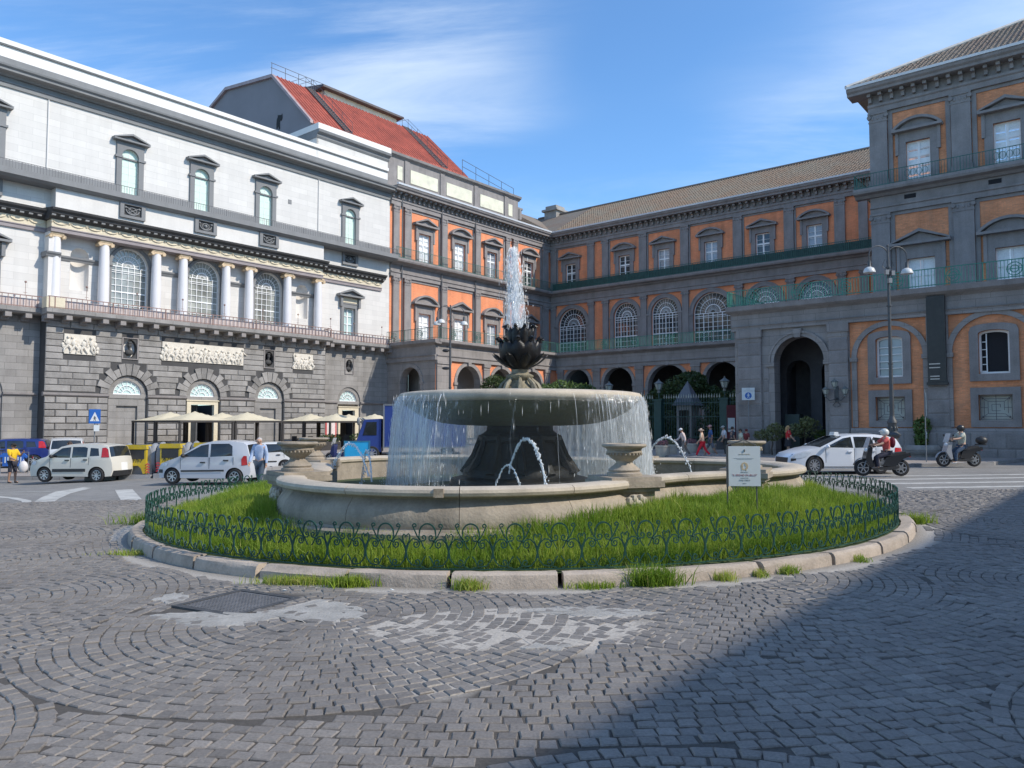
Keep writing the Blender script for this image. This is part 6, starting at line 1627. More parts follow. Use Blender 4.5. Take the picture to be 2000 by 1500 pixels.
panda = make_car('hatchback_car', 'cream white small hatchback with a black side strip and tall red tail lights', (-17.95, 32.2, gz(-18)), PI - .12, 1.62, panda_sil, 1.0, {5: 'windscreen', 10: 'rear_window'}, panda_reg, (1.10, -1.20), .30, p_cream,
    [('rear_bumper', (13, 14), -.95, .95, .3, .56, m_blk), ('number_plate', (12,), -.3, .3, .6, .75, m_plate), ('front_bumper', (0, 1), -.9, .9, .2, .5, m_blk)], 'cars round the junction', 8, {'mirror': (.72, 1.06), 'handles': ((.08, .90), (-.72, .92)), 'mirror_mat': m_blk})
# silver five-door
p_silver = paint('silver car paint', (.52, .53, .56))
atos_sil = [(1.66, .22), (1.73, .44), (1.70, .58), (1.58, .74), (1.05, .92), (.88, .98), (.12, 1.42), (-.3, 1.52), (-1.0, 1.54), (-1.5, 1.48), (-1.62, 1.40), (-1.76, .98), (-1.76, .74), (-1.80, .46), (-1.72, .24)]
atos_reg = [('door_seam', [(-.295, .56), (-.295, .95), (-.28, .95), (-.28, .56)], m_blk, .003), ('door_seam', [(.80, .54), (.80, .94), (.815, .94), (.815, .54)], m_blk, .003), ('door_seam', [(-1.20, .70), (-1.20, .98), (-1.185, .98), (-1.185, .70)], m_blk, .003), ('side_window', [(.80, .98), (.06, 1.38), (-.22, 1.43), (-.25, .97)], m_carglass, -.012), ('side_window', [(-.33, .98), (-.30, 1.44), (-.98, 1.45), (-1.12, 1.36), (-1.16, 1.02)], m_carglass, -.012),
            ('tail_light', [(-1.50, .68), (-1.48, .90), (-1.56, 1.02), (-1.66, 1.02), (-1.70, .70)], m_tail, .012), ('side_trim', [(.78, .44), (.78, .50), (-.85, .53), (-.85, .47)], m_blk, .02), ('front_corner', [(1.52, .40), (1.52, .52), (1.69, .52), (1.69, .40)], m_blk, .012), ('headlight', [(1.34, .64), (1.30, .76), (1.50, .74), (1.60, .62)], m_lampg, .01)]
atos = make_car('hatchback_car', 'light silver tall hatchback passing the grass, partly hidden by the fence', (-10.95, 28.2, gz(-11)), PI - .14, 1.52, atos_sil, .97, {5: 'windscreen', 10: 'rear_window'}, atos_reg, (1.14, -1.24), .28, p_silver,
    [('number_plate', (12,), -.3, .3, .5, .8, m_plate), ('front_bumper', (0, 1), -.9, .9, .36, .52, m_blk), ('rear_bumper', (13,), -.95, .95, .4, .6, m_blk)], 'cars round the junction', 7, {'mirror': (.66, 1.02), 'handles': ((-.05, .78), (-.92, .86)), 'mirror_mat': m_blk})
# white estate taxi
p_white = paint('white taxi paint', (.70, .72, .76))
meg_sil = [(2.26, .20), (2.33, .42), (2.30, .60), (2.16, .74), (1.45, .93), (1.12, .985), (.18, 1.39), (-.3, 1.465), (-1.2, 1.47), (-1.75, 1.40), (-2.08, 1.30), (-2.28, .98), (-2.32, .70), (-2.32, .45), (-2.24, .24)]
meg_reg = [('door_seam', [(-.27, .32), (-.27, .94), (-.255, .94), (-.255, .32)], m_blk, .003), ('door_seam', [(.90, .42), (.90, .95), (.915, .95), (.915, .42)], m_blk, .003), ('door_seam', [(-1.16, .70), (-1.16, .96), (-1.145, .96), (-1.145, .70)], m_blk, .003), ('side_window', [(.92, .99), (.16, 1.33), (-.18, 1.385), (-.22, .97)], m_carglass, -.012), ('side_window', [(-.30, .97), (-.28, 1.39), (-1.0, 1.385), (-1.12, .99)], m_carglass, -.012), ('side_window', [(-1.2, 1.0), (-1.1, 1.375), (-1.6, 1.32), (-1.9, 1.10), (-1.75, 1.03)], m_carglass, -.012),
           ('headlight', [(1.66, .66), (1.50, .80), (1.78, .80), (2.16, .66), (2.18, .58), (1.9, .58)], m_lampg, .01), ('tail_light', [(-1.95, .80), (-1.98, .98), (-2.26, .96), (-2.29, .80)], m_tail, .01), ('grille_side', [(2.1, .50), (2.1, .57), (2.29, .57), (2.3, .46)], m_blk, .008), ('sill', [(1.0, .24), (1.0, .27), (-1.0, .27), (-1.0, .24)], m_blk, .008)]
meg = make_car('estate_taxi', 'white estate taxi with a roof sign, stopped beside the pool on the right', (12.62, 29.9, gz(12.3)), PI + .03, 1.80, meg_sil, .96, {5: 'windscreen', 10: 'rear_window'}, meg_reg, (1.36, -1.35), .325, p_white,
    [('grille', (1, 2), -.75, .75, .42, .62, m_blk), ('front_intake', (0,), -.7, .7, .2, .4, m_blk), ('headlight', (2,), -.95, -.72, .58, .74, m_lampg), ('headlight', (2,), .72, .95, .58, .74, m_lampg)], 'cars round the junction', 10, {'mirror': (.86, 1.02), 'handles': ((-.08, .83), (-1.05, .86)), 'handle_mat': p_white})
meg.scale = (.93, 1, 1)
m = MB(); m.prism([(-.11, 0), (.11, 0), (.08, .13), (-.08, .13)], -.2, .2); m.build('taxi_sign', [M('taxi sign white', (.78, .78, .76), .4)], meg, (.12, 0, 1.43), PI / 2 * 0)
m = MB(); m.box(-.28, -.0, -.905, -.895, .72, .80); m.box(-.6, -.45, -.905, -.895, .74, .78); m.build('door_crest', [M('pale red decal', (.62, .42, .38), .5)], meg, (.35, .0, 0))
# cars parked further back
p_blue = paint('blue car paint', (.014, .028, .15)); p_silver2 = paint('bright silver paint', (.56, .57, .58)); p_white2 = paint('plain white paint', (.68, .68, .68))
c = copy_tree(panda, None, (-27.2, 41.6, pz(-26.6, 41.6)), PI + .35); c.name = 'parked_car'; c['label'] = 'metallic blue car parked at the left edge below the theatre wall'; swap_paint(c, p_blue, p_cream); c.scale = (1.14, 1.08, .92)
c = copy_tree(panda, None, (-22.6, 39.2, pz(-22.1, 39.2)), R(118)); c.name = 'parked_car'; c['label'] = 'silver car with red rear lamps parked behind the cream hatchback'; swap_paint(c, p_silver2, p_cream)
c = copy_tree(atos, None, (-12.1, 36.9, pz(-12.1, 36.9)), PI + .3); c.name = 'parked_car'; c['label'] = 'white car mostly hidden behind the man in the blue shirt'; swap_paint(c, p_white2, p_silver); c.scale = (.95, .95, .86); c.location.z = gz(-12) - .02
c = copy_tree(atos, None, (-14.6, 36.5, pz(-14.6, 36.5)), PI + .2); c.name = 'parked_car'; c['label'] = 'white car roof showing behind the yellow bins and silver hatchback'; swap_paint(c, p_white2, p_silver); c.scale = (.95, .95, .88); c.location.z = gz(-14) + .0
# blue lorry behind the fountain
lo = thing('lorry', 'dark blue lorry standing behind the falling water', 'lorry', (-5.9, 45.2, gz(-6)), PI + .1)
m_lor = M('dark blue lorry side', (.018, .045, .21), .5, .12, .8, 10)
m = MB(); m.box(-3.2, 1.55, -1.15, 1.15, .75, 3.2); m.build('cargo_box', [m_lor], lo)
m = MB(); [m.box(a, b, y0, y1, z0, z1) for a, b, y0, y1, z0, z1 in ((-3.22, -3.15, -1.17, 1.17, .73, 3.22), (1.5, 1.58, -1.17, 1.17, .73, 3.22), (-3.2, 1.5, 1.13, 1.18, 3.15, 3.22), (-3.2, 1.5, 1.13, 1.18, .73, .8))]; m.build('box_frame', [m_steel], lo)
m = MB(); m.prism([(1.7, .5), (3.0, .5), (3.05, 1.2), (2.95, 1.5), (2.65, 2.35), (1.7, 2.4)], -1.05, 1.05); m.build('cab', [m_lor], lo)
m = MB(); m.prism([(1.95, 1.45), (2.72, 1.45), (2.52, 2.2), (1.95, 2.22)], 1.051, 1.07); m.add([(2.98, -.95, 1.5), (2.98, .95, 1.5), (2.70, .9, 2.28), (2.70, -.9, 2.28)], [(0, 1, 2, 3)]); m.build('cab_window', [m_carglass], lo)
for s_ in (-1, 1): m = MB(); m.ball((2.95, s_ * 1.28, 2.25), .16, 8, 6, sc=(.6, .6, 1.5)); m.tube([(2.7, s_ * 1.0, 2.3), (2.95, s_ * 1.28, 2.45)], .03, 5); m.build('mirror', [m_steel], lo, smooth=50)
t_, r_ = wheel_me(.42, .28)
for x in (-2.1, 2.2):
    for s_ in (-1, 1): o = put('wheel', t_, lo, (x, s_ * .95, .42), 0 if s_ > 0 else PI); put('rim', r_, o)

# ---------------------------------------------------------------- scooters
def make_scooter(label, loc, rz, col, dark, topbox, group='motor scooters'):
    root = thing('motor_scooter', label, 'scooter', loc, rz, group)
    tw, rm = wheel_me(.30, .11, 6)
    for x in (.66, -.66): o = put('wheel', tw, root, (x, 0, .30)); q = put('rim', rm, o)
    m = MB(); m.tube([(.66, .09, .30), (.50, .08, .72), (.40, 0, 1.0)], .025, 6); m.tube([(.66, -.09, .30), (.50, -.08, .72), (.40, 0, 1.0)], .025, 6); m.build('fork', [m_steel], root)
    m = MB(); m.lathe([(.335, -.07), (.36, 0), (.335, .07)], 10, (0, 0, 0), 0, R(15), R(140)); m.v = [(x + .66, z, y + .30) for x, y, z in m.v]; m.build('mudguard', [col], root, smooth=60)
    m = MB(); m.prism([(.52, .45), (.62, .62), (.52, .98), (.40, 1.06), (.36, 1.0), (.40, .72), (.34, .34), (.42, .30)], -.17, .17); m.build('leg_shield', [col], root, smooth=30)
    m = MB(); m.prism([(.40, .30), (.40, .24), (-.25, .22), (-.55, .30), (-.55, .36), (-.2, .34)], -.17, .17); m.build('floorboard', [m_blk], root)
    m = MB(); m.prism([(.02, .36), (-.10, .66), (-.45, .74), (-.95, .84), (-.98, .72), (-.70, .62), (-.42, .34)], -.15, .15); m.build('tail_body', [dark], root, smooth=30)
    m = MB(); m.prism([(.04, .70), (.0, .78), (-.30, .76), (-.45, .84), (-.80, .88), (-.82, .78), (-.4, .72)], -.14, .14); m.build('saddle', [m_blk], root, smooth=40)
    m = MB(); m.tube([(.36, -.33, 1.06), (.40, -.12, 1.08), (.40, .12, 1.08), (.36, .33, 1.06)], .018, 6); m.tube([(.40, 0, 1.0), (.40, 0, 1.08)], .03, 6)
    for s_ in (-1, 1): m.tube([(.38, s_ * .22, 1.08), (.42, s_ * .30, 1.28)], .01, 4); m.ball((.41, s_ * .32, 1.32), .055, 8, 5, sc=(.4, 1.2, .8)); m.tube([(.365, s_ * .26, 1.065), (.355, s_ * .37, 1.055)], .026, 6)
    m.build('handlebar', [m_blk], root)
    m = MB(); m.ball((.53, 0, .93), .10, 10, 6, sc=(.6, 1.3, .8)); m.build('headlight', [m_lampg], root, smooth=True)
    m = MB(); m.box(-.99, -.94, -.08, .08, .68, .76); m.build('tail_light', [m_tail], root)
    m = MB(); m.tube([(-.15, -.16, .24), (-.5, -.19, .26), (-.95, -.19, .42)], [.035, .06, .065], 8); m.box(-.72, -.38, -.1, .1, .22, .38); m.build('exhaust', [m_steel], root)
    m = MB(); m.tube([(.36, -.05, 1.12), (.46, -.02, 1.34)], .004, 4); m.add([(.55, -.2, 1.02), (.55, .2, 1.02), (.42, .17, 1.40), (.42, -.17, 1.40)], [(0, 1, 2, 3)]); m.build('windshield', [M('clear windshield', (.4, .42, .44), .1, .1)], root)
    if topbox:
        m = MB(); m.ball((-1.02, 0, 1.10), .24, 12, 8, sc=(.95, .95, .72)); m.box(-1.15, -.8, -.12, .12, .90, .95); m.build('top_box', [m_blk], root, smooth=40)
    return root
p_grey = paint('grey scooter paint', (.30, .31, .33)); p_black = paint('black scooter paint', (.02, .02, .022)); p_dblue = paint('dark blue scooter paint', (.02, .03, .11))
S1 = (13.20, 27.55); S2 = (18.80, 32.45)
make_scooter('black motor scooter with spoked wheels passing in front of the white taxi', (*S1, gz(S1[0])), PI - .04, p_black, paint('black scooter tail', (.025, .025, .027)), False)
make_scooter('grey motor scooter with a black top box, stopped by the traffic island', (*S2, gz(S2[0])), PI + .05, p_grey, p_black, True)
make_scooter('grey motor scooter parked between the blue car and the cream hatchback', (-23.9, 36.6, pz(-23.9, 36.6)), PI + .5, p_grey, p_black, False)
make_scooter('dark blue motor scooter parked beside the cyan board behind the pool', (-9.0, 40.8, gz(-9)), PI - .3, p_dblue, p_dblue, False)

# ================================================================ PEOPLE
SK = []            # deferred skin meshes: (temp object, name, material, parent, smooth)
def skin_obj(name, chains, mat, parent, sub=1):
    """chains: list of [(x, y, z, radius), ...]; points at the same place are shared so limbs join"""
    V, E, Rr, key = [], [], [], {}
    for ch in chains:
        prev = None
        for x, y, z, r in ch:
            k = (round(x, 3), round(y, 3), round(z, 3))
            if k not in key: key[k] = len(V); V.append((x, y, z)); Rr.append(r)
            i = key[k]
            if prev is not None and prev != i: E.append((prev, i))
            prev = i
    me = bpy.data.meshes.new(name); me.from_pydata(V, E, []); me.materials.append(mat)
    o = bpy.data.objects.new('tmp_skin', me); COL.objects.link(o)
    md = o.modifiers.new('s', 'SKIN'); md.use_smooth_shade = True
    for i, sv in enumerate(me.skin_vertices[0].data): sv.radius = (Rr[i], Rr[i]); sv.use_root = (i == 0)
    o.modifiers.new('u', 'SUBSURF').levels = sub; o.modifiers['u'].render_levels = sub
    SK.append((o, name, parent)); return o
def flush_skins():
    bpy.context.view_layer.update(); dg = bpy.context.evaluated_depsgraph_get()
    for o, name, parent in SK:
        me = bpy.data.meshes.new_from_object(o.evaluated_get(dg)); me.name = name
        ex = o.get('extra'); 
        q = put(name, me, parent)
        bpy.data.objects.remove(o)
    SK.clear()
m_skin = M('skin', (.50, .31, .22), .6, .06, 6); m_skin2 = M('tanned skin', (.36, .21, .14), .6, .06, 6)
def cloth(name, c): return M(name, c, .9, .12, 5, 40, bump=.15)
def person(label, loc, rz, H=1.7, legs=((0, 0), (0, 0)), arms=((8, 10), (8, 10)), lean=0, shirt=(.6, .6, .6), pants=(.05, .05, .07), hair=(.06, .04, .03), shorts=False, hat=None, long_sleeve=False, sit=None, skin=None, splay=4, skirt=None, long_hair=False, head_down=0, group='people walking across the square', shoes=(.5, .5, .5), bald=False):
    """figure facing local +x; legs = (thigh forward, knee bend) degrees for left and right; arms = (upper arm forward, elbow bend)"""
    sk = skin or m_skin; root = thing('person', label, 'person', loc, rz, group); h = H; ln = R(lean)
    hipz = sit if sit else .505 * h
    if not sit:
        dz = []
        for th_, kn in legs: dz.append(.245 * h * math.cos(R(th_)) + .22 * h * math.cos(R(th_ - kn)) + .04 * h)
        hipz = max(dz)
    def up(d, y=0, f=0): return (math.sin(ln) * d * h + f * h * math.cos(ln), y * h, hipz + math.cos(ln) * d * h - f * h * math.sin(ln))
    J = {'pel': up(.0), 'waist': up(.10), 'chest': up(.22), 'neck': up(.325), 'neck2': up(.355)}
    hd = R(head_down); n0 = J['neck2']; hc = (n0[0] + math.sin(ln + hd) * .055 * h + .012 * h, 0, n0[2] + math.cos(ln + hd) * .055 * h)
    htop = (n0[0] + math.sin(ln + hd) * .10 * h + .01 * h, 0, n0[2] + math.cos(ln + hd) * .10 * h)
    P = lambda p, r: (*p, r * h)
    body = [[P(J['pel'], .075), P(J['waist'], .068), P(J['chest'], .080), P(J['neck'], .040), P(J['neck2'], .034), P(hc, .058), P(htop, .046)]]
    shc = [[P(J['pel'], .084), P(J['waist'], .080), P(J['chest'], .090), P(up(.30), .055)]]; pch = []; shoe = []; fingers = MB()
    for s_, (th_, kn) in zip((1, -1), legs):
        hp = (J['pel'][0], s_ * .052 * h, hipz - .02 * h); a = R(th_); sp = R(splay) * s_
        k = (hp[0] + math.sin(a) * .245 * h, hp[1] + math.sin(sp) * .2 * h, hp[2] - math.cos(a) * .245 * h)
        b = a - R(kn); an = (k[0] + math.sin(b) * .22 * h, k[1], k[2] - math.cos(b) * .22 * h)
        toe = (an[0] + .10 * h * math.cos(min(0, b) * .5), an[1], an[2] - .022 * h); heel = (an[0] - .02 * h, an[1], an[2] - .012 * h)
        body.append([P(J['pel'], .075), P(hp, .06), P(k, .036), P(an, .025), P(toe, .02)])
        end = k if shorts else an
        mid = tuple((p_ + q_) / 2 for p_, q_ in zip(hp, k)); pch.append([P(J['pel'], .082), P(hp, .064), P(mid, .054), P(k, .046)] + ([] if shorts else [P(an, .036)]))
        shoe.append([P(heel, .026), P(tuple((p_ + q_) / 2 for p_, q_ in zip(heel, toe)), .026), P(toe, .02)])
    for s_, (ua, el) in zip((1, -1), arms):
        sh = up(.295, s_ * .105); a = R(ua) - ln * 0; e = (sh[0] + math.sin(a) * .175 * h, sh[1] + s_ * .03 * h, sh[2] - math.cos(a) * .175 * h)
        b = a + R(el); w = (e[0] + math.sin(b) * .145 * h, e[1] - s_ * (.03 * h if el > 40 else 0), e[2] - math.cos(b) * .145 * h)
        d = Vector((math.sin(b), 0, -math.cos(b))); hnd = tuple(Vector(w) + d * .035 * h)
        body.append([P(J['chest'], .080), P(sh, .042), P(e, .027), P(w, .019), P(hnd, .023)])
        shc.append([P(J['chest'], .090), P(sh, .052), P(tuple((p_ + q_) / 2 for p_, q_ in zip(sh, e)), .044)] + ([P(e, .036), P(w, .026)] if long_sleeve else [P(tuple(p_ * .15 + q_ * .85 for p_, q_ in zip(sh, e)), .040)]))
        side = Vector((d.z, 0, -d.x)); 
        for q_ in range(4):
            o_ = Vector(hnd) + side * (.012 * h * (q_ - 1.5)); L_ = (.040, .046, .043, .034)[q_] * h; c_ = d * .9 + Vector((0, -s_ * .45, 0)); fingers.tube([o_, o_ + d * L_ * .55, o_ + d * L_ * .5 + c_ * L_ * .45], [.0075 * h, .0065 * h, .005 * h], 5)
        o_ = Vector(w) + d * .015 * h; fingers.tube([o_, o_ + side * .028 * h + d * .012 * h, o_ + side * .034 * h + d * .036 * h], [.010 * h, .008 * h, .006 * h], 5)
    skin_obj('body', body, sk, root); skin_obj('shirt', shc, cloth(f'shirt {shirt}', shirt), root)
    if skirt: 
        z0 = hipz - skirt * h; m = MB(); m.lathe([(.085 * h, hipz + .06 * h), (.10 * h, hipz - .02 * h), (.13 * h, z0)], 14, (J['pel'][0], 0, 0)); m.build('skirt', [cloth(f'pants {pants}', pants)], root, smooth=True)
    else: skin_obj('shorts' if shorts else 'trousers', pch, cloth(f'pants {pants}', pants), root)
    for ch in shoe: skin_obj('shoe', [ch], cloth(f'shoe {shoes}', shoes), root)
    fingers.build('hand', [sk], root, smooth=True)
    fx = Vector((math.cos(ln + hd), 0, -math.sin(ln + hd))); fz = Vector((math.sin(ln + hd), 0, math.cos(ln + hd))); C_ = Vector(hc)
    m = MB(); p_ = C_ + fx * .064 * h - fz * .006 * h; m.ball(p_, .010 * h, 6, 5, sc=(1.2, .8, 1.3)); [m.ball(C_ + fx * .01 * h + Vector((0, s_ * .060 * h, 0)), .012 * h, 6, 5, sc=(.8, .5, 1.4)) for s_ in (1, -1)]; m.build('face', [sk], root, smooth=True)
    m = MB(); [m.ball(C_ + fx * .056 * h + fz * .008 * h + Vector((0, s_ * .02 * h, 0)), .006 * h, 6, 4) for s_ in (1, -1)]; m.ball(C_ + fx * .056 * h - fz * .026 * h, .011 * h, 6, 4, sc=(.5, 1.3, .35)); m.build('eyes', [M('dark eye', (.02, .015, .015), .4)], root)
    m = MB()
    if hat is None or hat[0] != 'helmet':
        hc_ = C_ + fz * (.018 if not bald else .0) * h - fx * (.012 if not bald else .03) * h; m.ball(hc_, (.062 if not bald else .050) * h, 12, 8, sc=(1, .98, .95))
        if long_hair: m.tube([C_ - fx * .03 * h + fz * .02 * h, C_ - fx * .055 * h - fz * .07 * h, C_ - fx * .06 * h - fz * .16 * h], [.05 * h, .05 * h, .025 * h], 8)
        m.build('hair', [cloth(f'hair {hair}', hair)], root, smooth=True)
    if hat:
        m = MB(); c0 = C_ + fz * .03 * h
        if hat[0] == 'cap': m.ball(c0, .066 * h, 12, 8, sc=(1, 1, .75)); m.ball(c0 + fx * .07 * h - fz * .005 * h, .04 * h, 8, 4, sc=(1.1, 1.1, .2))
        elif hat[0] == 'brim': m.ball(c0, .062 * h, 12, 8, sc=(1, 1, .85)); m.lathe([(.055 * h, 0), (.105 * h, -.012 * h), (.104 * h, -.006 * h), (.055 * h, .01 * h)], 16, tuple(c0 - fz * .008 * h))
        else: m.ball(C_ + fz * .018 * h - fx * .008 * h, .083 * h, 14, 10, sc=(1.08, .95, 1.0)); m.ball(C_ + fx * .07 * h + fz * .045 * h, .045 * h, 8, 5, sc=(1, 1.4, .35))
        m.build('helmet' if hat[0] == 'helmet' else 'hat', [M(f'hat {hat[1]}', hat[1], .35 if hat[0] == 'helmet' else .9, .06)], root, smooth=True)
    return root
walk = ((24, 8), (-18, 18)); walk2 = ((-16, 20), (22, 6)); stand = ((3, 4), (-3, 2))
person('balding man in a light blue shirt walking beside the silver hatchback, looking down', (-8.3, 25.4, gz(-8.3)), R(-100), 1.78, walk, ((-6, 14), (14, 18)), 4, (.36, .45, .62), (.05, .07, .10), (.45, .43, .42), long_sleeve=True, head_down=22, bald=True, shoes=(.05, .04, .04))
person('man in a yellow T-shirt and black cap eating as he walks at the left edge', (-21.3, 32.9, gz(-21)), R(-15), 1.68, ((4, 4), (-4, 4)), ((28, 105), (18, 50)), 0, (.72, .46, .02), (.035, .035, .05), hat=('cap', (.02, .02, .02)), shorts=True, shoes=(.03, .03, .03), skin=m_skin2)
person('seated woman with raised arm and orange-white top behind the cream hatchback', (-20.9, 36.4, pz(-20.9, 36.4) - .1), R(-60), 1.66, ((75, 80), (70, 80)), ((40, 120), (20, 40)), 0, (.62, .45, .36), (.5, .5, .5), sit=.80)
person('dark-haired person in a black and white top behind the cream hatchback', (-19.5, 36.6, pz(-19.5, 36.6) - .15), R(200), 1.62, ((75, 80), (70, 80)), ((40, 60), (20, 40)), 14, (.06, .06, .07), (.05, .05, .06), sit=.78)
Yp = 43.6
def pp(px, y): return ((px - 1000) / 1500 * y, y, gz((px - 1000) / 1500 * y) + .10)
person('stooping man with a white cap, pale pink shirt and grey trousers', pp(1336, 43.8), PI, 1.66, walk, ((-20, 20), (25, 30)), 14, (.66, .55, .52), (.20, .19, .18), hat=('cap', (.72, .72, .72)), long_sleeve=True)
person('woman in a straw hat, beige top and bright red trousers', pp(1371, 43.2), PI - .4, 1.64, ((30, 10), (-22, 20)), ((10, 30), (-10, 20)), 4, (.60, .46, .34), (.58, .02, .04), hat=('brim', (.60, .45, .36)))
person('tall man in a blue shirt and grey shorts with a pink cap', pp(1387, 43.9), PI - .2, 1.82, ((-20, 12), (26, 8)), ((-15, 30), (20, 40)), 0, (.05, .11, .27), (.14, .15, .18), hat=('cap', (.50, .26, .24)), shorts=True, skin=m_skin2)
person('person in a white shirt and grey cap carrying a dark bag', pp(1415, 44.6), PI, 1.70, stand, ((10, 20), (14, 30)), 6, (.68, .68, .70), (.06, .065, .06), hat=('cap', (.42, .41, .38)))
person('person in a charcoal shirt just right of the white shirt', pp(1428, 45.6), 0, 1.64, stand, ((8, 14), (8, 14)), 4, (.09, .09, .105), (.05, .05, .06))
person('dark-haired person in a pale green top behind the notice board', pp(1447, 42.8), PI, 1.52, stand, ((10, 30), (8, 14)), 4, (.52, .56, .44), (.05, .05, .06))
person('person with dark red hair behind the notice board', pp(1457, 43.6), PI + .6, 1.5, stand, ((10, 30), (8, 14)), 0, (.20, .04, .04), (.05, .05, .06), hair=(.14, .02, .02))
person('blonde woman in a red top and black skirt by the low shrubs', pp(1538, 42.4), 0, 1.68, stand, ((12, 60), (14, 30)), 0, (.55, .03, .035), (.025, .025, .03), hair=(.42, .26, .12), long_hair=True, skirt=.2)
person('person in white at the far right edge by the palace plinth', pp(1999, 39.5), PI, 1.72, stand, ((8, 14), (8, 14)), 0, (.66, .66, .66), (.3, .3, .32))
r1 = person('scooter rider in a silver helmet, red vest and dark trousers', (S1[0] + .20, S1[1], gz(S1[0])), PI - .04, 1.68, ((72, 78), (68, 80)), ((52, 22), (52, 22)), 4, (.55, .10, .09), (.04, .04, .06), sit=.84, hat=('helmet', (.55, .57, .55)), group='scooter riders', shoes=(.6, .5, .4))
m = MB(); m.ball((-.20, 0, 1.20), .16, 10, 8, sc=(.6, .95, 1.25)); bp = m.build('backpack', [cloth('maroon bag', (.13, .015, .03))], None, (S1[0] + .20, S1[1], gz(S1[0])), PI - .04, smooth=True); tag(bp, 'maroon backpack on the back of the helmeted scooter rider', 'backpack')
person('scooter rider in a dark helmet, pale T-shirt and jeans with a foot down', (S2[0] + .16, S2[1], gz(S2[0])), PI + .05, 1.76, ((58, 56), (60, 74)), ((50, 34), (50, 34)), 2, (.42, .44, .38), (.05, .08, .13), sit=.86, hat=('helmet', (.03, .03, .032)), group='scooter riders', shoes=(.65, .65, .65), splay=9)
flush_skins()
# ================================================================ STREET FURNITURE
m_post = M('dark grey lamp iron', (.07, .075, .08), .5, .15, 4); m_globe = M('white lamp glass', (.62, .62, .60), .3, .04); m_board = M('white sign board', (.66, .69, .69), .5, .03, 2)
m_bluesign = M('blue sign face', (.02, .12, .42), .45, .05); m_gold = M('faded gold print', (.60, .47, .30), .6, .1); m_redp = M('dark red print', (.38, .13, .13), .6); m_greyp = M('grey print', (.36, .38, .38), .6)
TXT = []
def text(s, size, mat, parent, loc, name='lettering', rot=(PI / 2, 0, 0), sx=1.):
    c = bpy.data.curves.new(name, 'FONT'); c.body = s; c.size = size; c.align_x = 'CENTER'; c.align_y = 'CENTER'; c.extrude = .001
    c.materials.append(mat); o = put(name, c, parent, loc); o.rotation_euler = rot; o.scale = (sx, 1, 1); TXT.append(o); return o
def street_lamp(label, loc, rz, H, arms, reach=.95, group='street lamps'):
    root = thing('street_lamp', label, 'street lamp', loc, rz, group); k = H / 10.1
    m = MB(); m.lathe([(.0, -.2), (.40, -.2), (.40, .10), (.34, .16), (.31, .45), (.36, .52), (.36, .62), (.26, .70), (.24, 1.05), (.33, 1.13), (.36, 1.22), (.28, 1.30), (.20, 1.36), (.18, 1.7), (.22, 1.76), (.20, 1.86), (.13, 1.98), (.11, 2.1), (0, 2.1)], 16)
    for q in range(8): a = 2 * PI * q / 8; m.ball((.30 * math.cos(a), .30 * math.sin(a), 1.2), .06, 6, 4); m.ball((.2 * math.cos(a), .2 * math.sin(a), 1.5), .05, 6, 4, sc=(1, 1, 2))
    m.build('lamp_base', [m_post], root, smooth=40)
    m = MB(); m.tube([(0, 0, 2.0), (0, 0, H * .45), (0, 0, H * .92), (0, 0, H)], [.105, .085, .06, .035], 10)
    for z in (2.6, H * .45, H * .72, H * .9): m.lathe([(.0, -.04), (.11, -.03), (.11, .03), (0, .04)], 10, (0, 0, z))
    m.ball((0, 0, H + .03), .06, 8, 6); m.build('post', [m_post], root, smooth=50)
    for a in arms:
        c, s_ = math.cos(a), math.sin(a); r = reach / 2; m = MB()
        m.tube([(0, 0, H - 1.05), (c * .06, s_ * .06, H - .7)] + [(c * (r - r * math.cos(t)), s_ * (r - r * math.cos(t)), H - .45 + r * .95 * math.sin(t)) for t in [PI * i / 10 for i in range(11)]] + [(c * reach, s_ * reach, H - .95)], .026, 6)
        m.tube([(c * .03, s_ * .03, H - 1.2), (c * .3, s_ * .3, H - .95), (c * .16, s_ * .16, H - .62)], .015, 5); o = m.build('lamp_arm', [m_post], root)
        m = MB(); m.lathe([(.0, .0), (.07, .0), (.08, -.26), (.10, -.30), (.0, -.30)], 12, (c * reach, s_ * reach, H - .72)); m.build('lamp_holder', [m_post], o, smooth=50)
        m = MB(); m.lathe([(.05, .02), (.20, -.06), (.265, -.20), (.27, -.27), (.24, -.28), (0, -.26)], 16, (c * reach, s_ * reach, H - 1.0)); m.build('lamp_shade', [m_globe], o, smooth=50)
    return root
lamp = street_lamp('tall double-armed street lamp in front of the palace block on the right', (17.55, 35.5, gz(17.5) + .1), R(8), 10.0, (0, PI))
m = MB()
for x, y, z in ((-.16, -.1, 8.75), (.14, -.1, 8.72), (-.05, -.16, 8.35)): m.box(x - .08, x + .08, y - .08, y + .08, z - .11, z + .11)
m.build('floodlight', [m_steel], lamp)
l2 = street_lamp('slender three-armed street lamp behind the basin on the left', (-4.2, 52.0, gz(-4)), R(0), 10.1, (R(15), R(165), R(235)))
m = MB(); m.ball((-.28, -.05, 5.85), .22, 8, 5, sc=(1.3, .7, .5)); m.ball((-.3, -.05, 7.05), .2, 8, 5, sc=(1.2, .7, .6)); m.build('spotlight', [m_blk], l2, smooth=True)
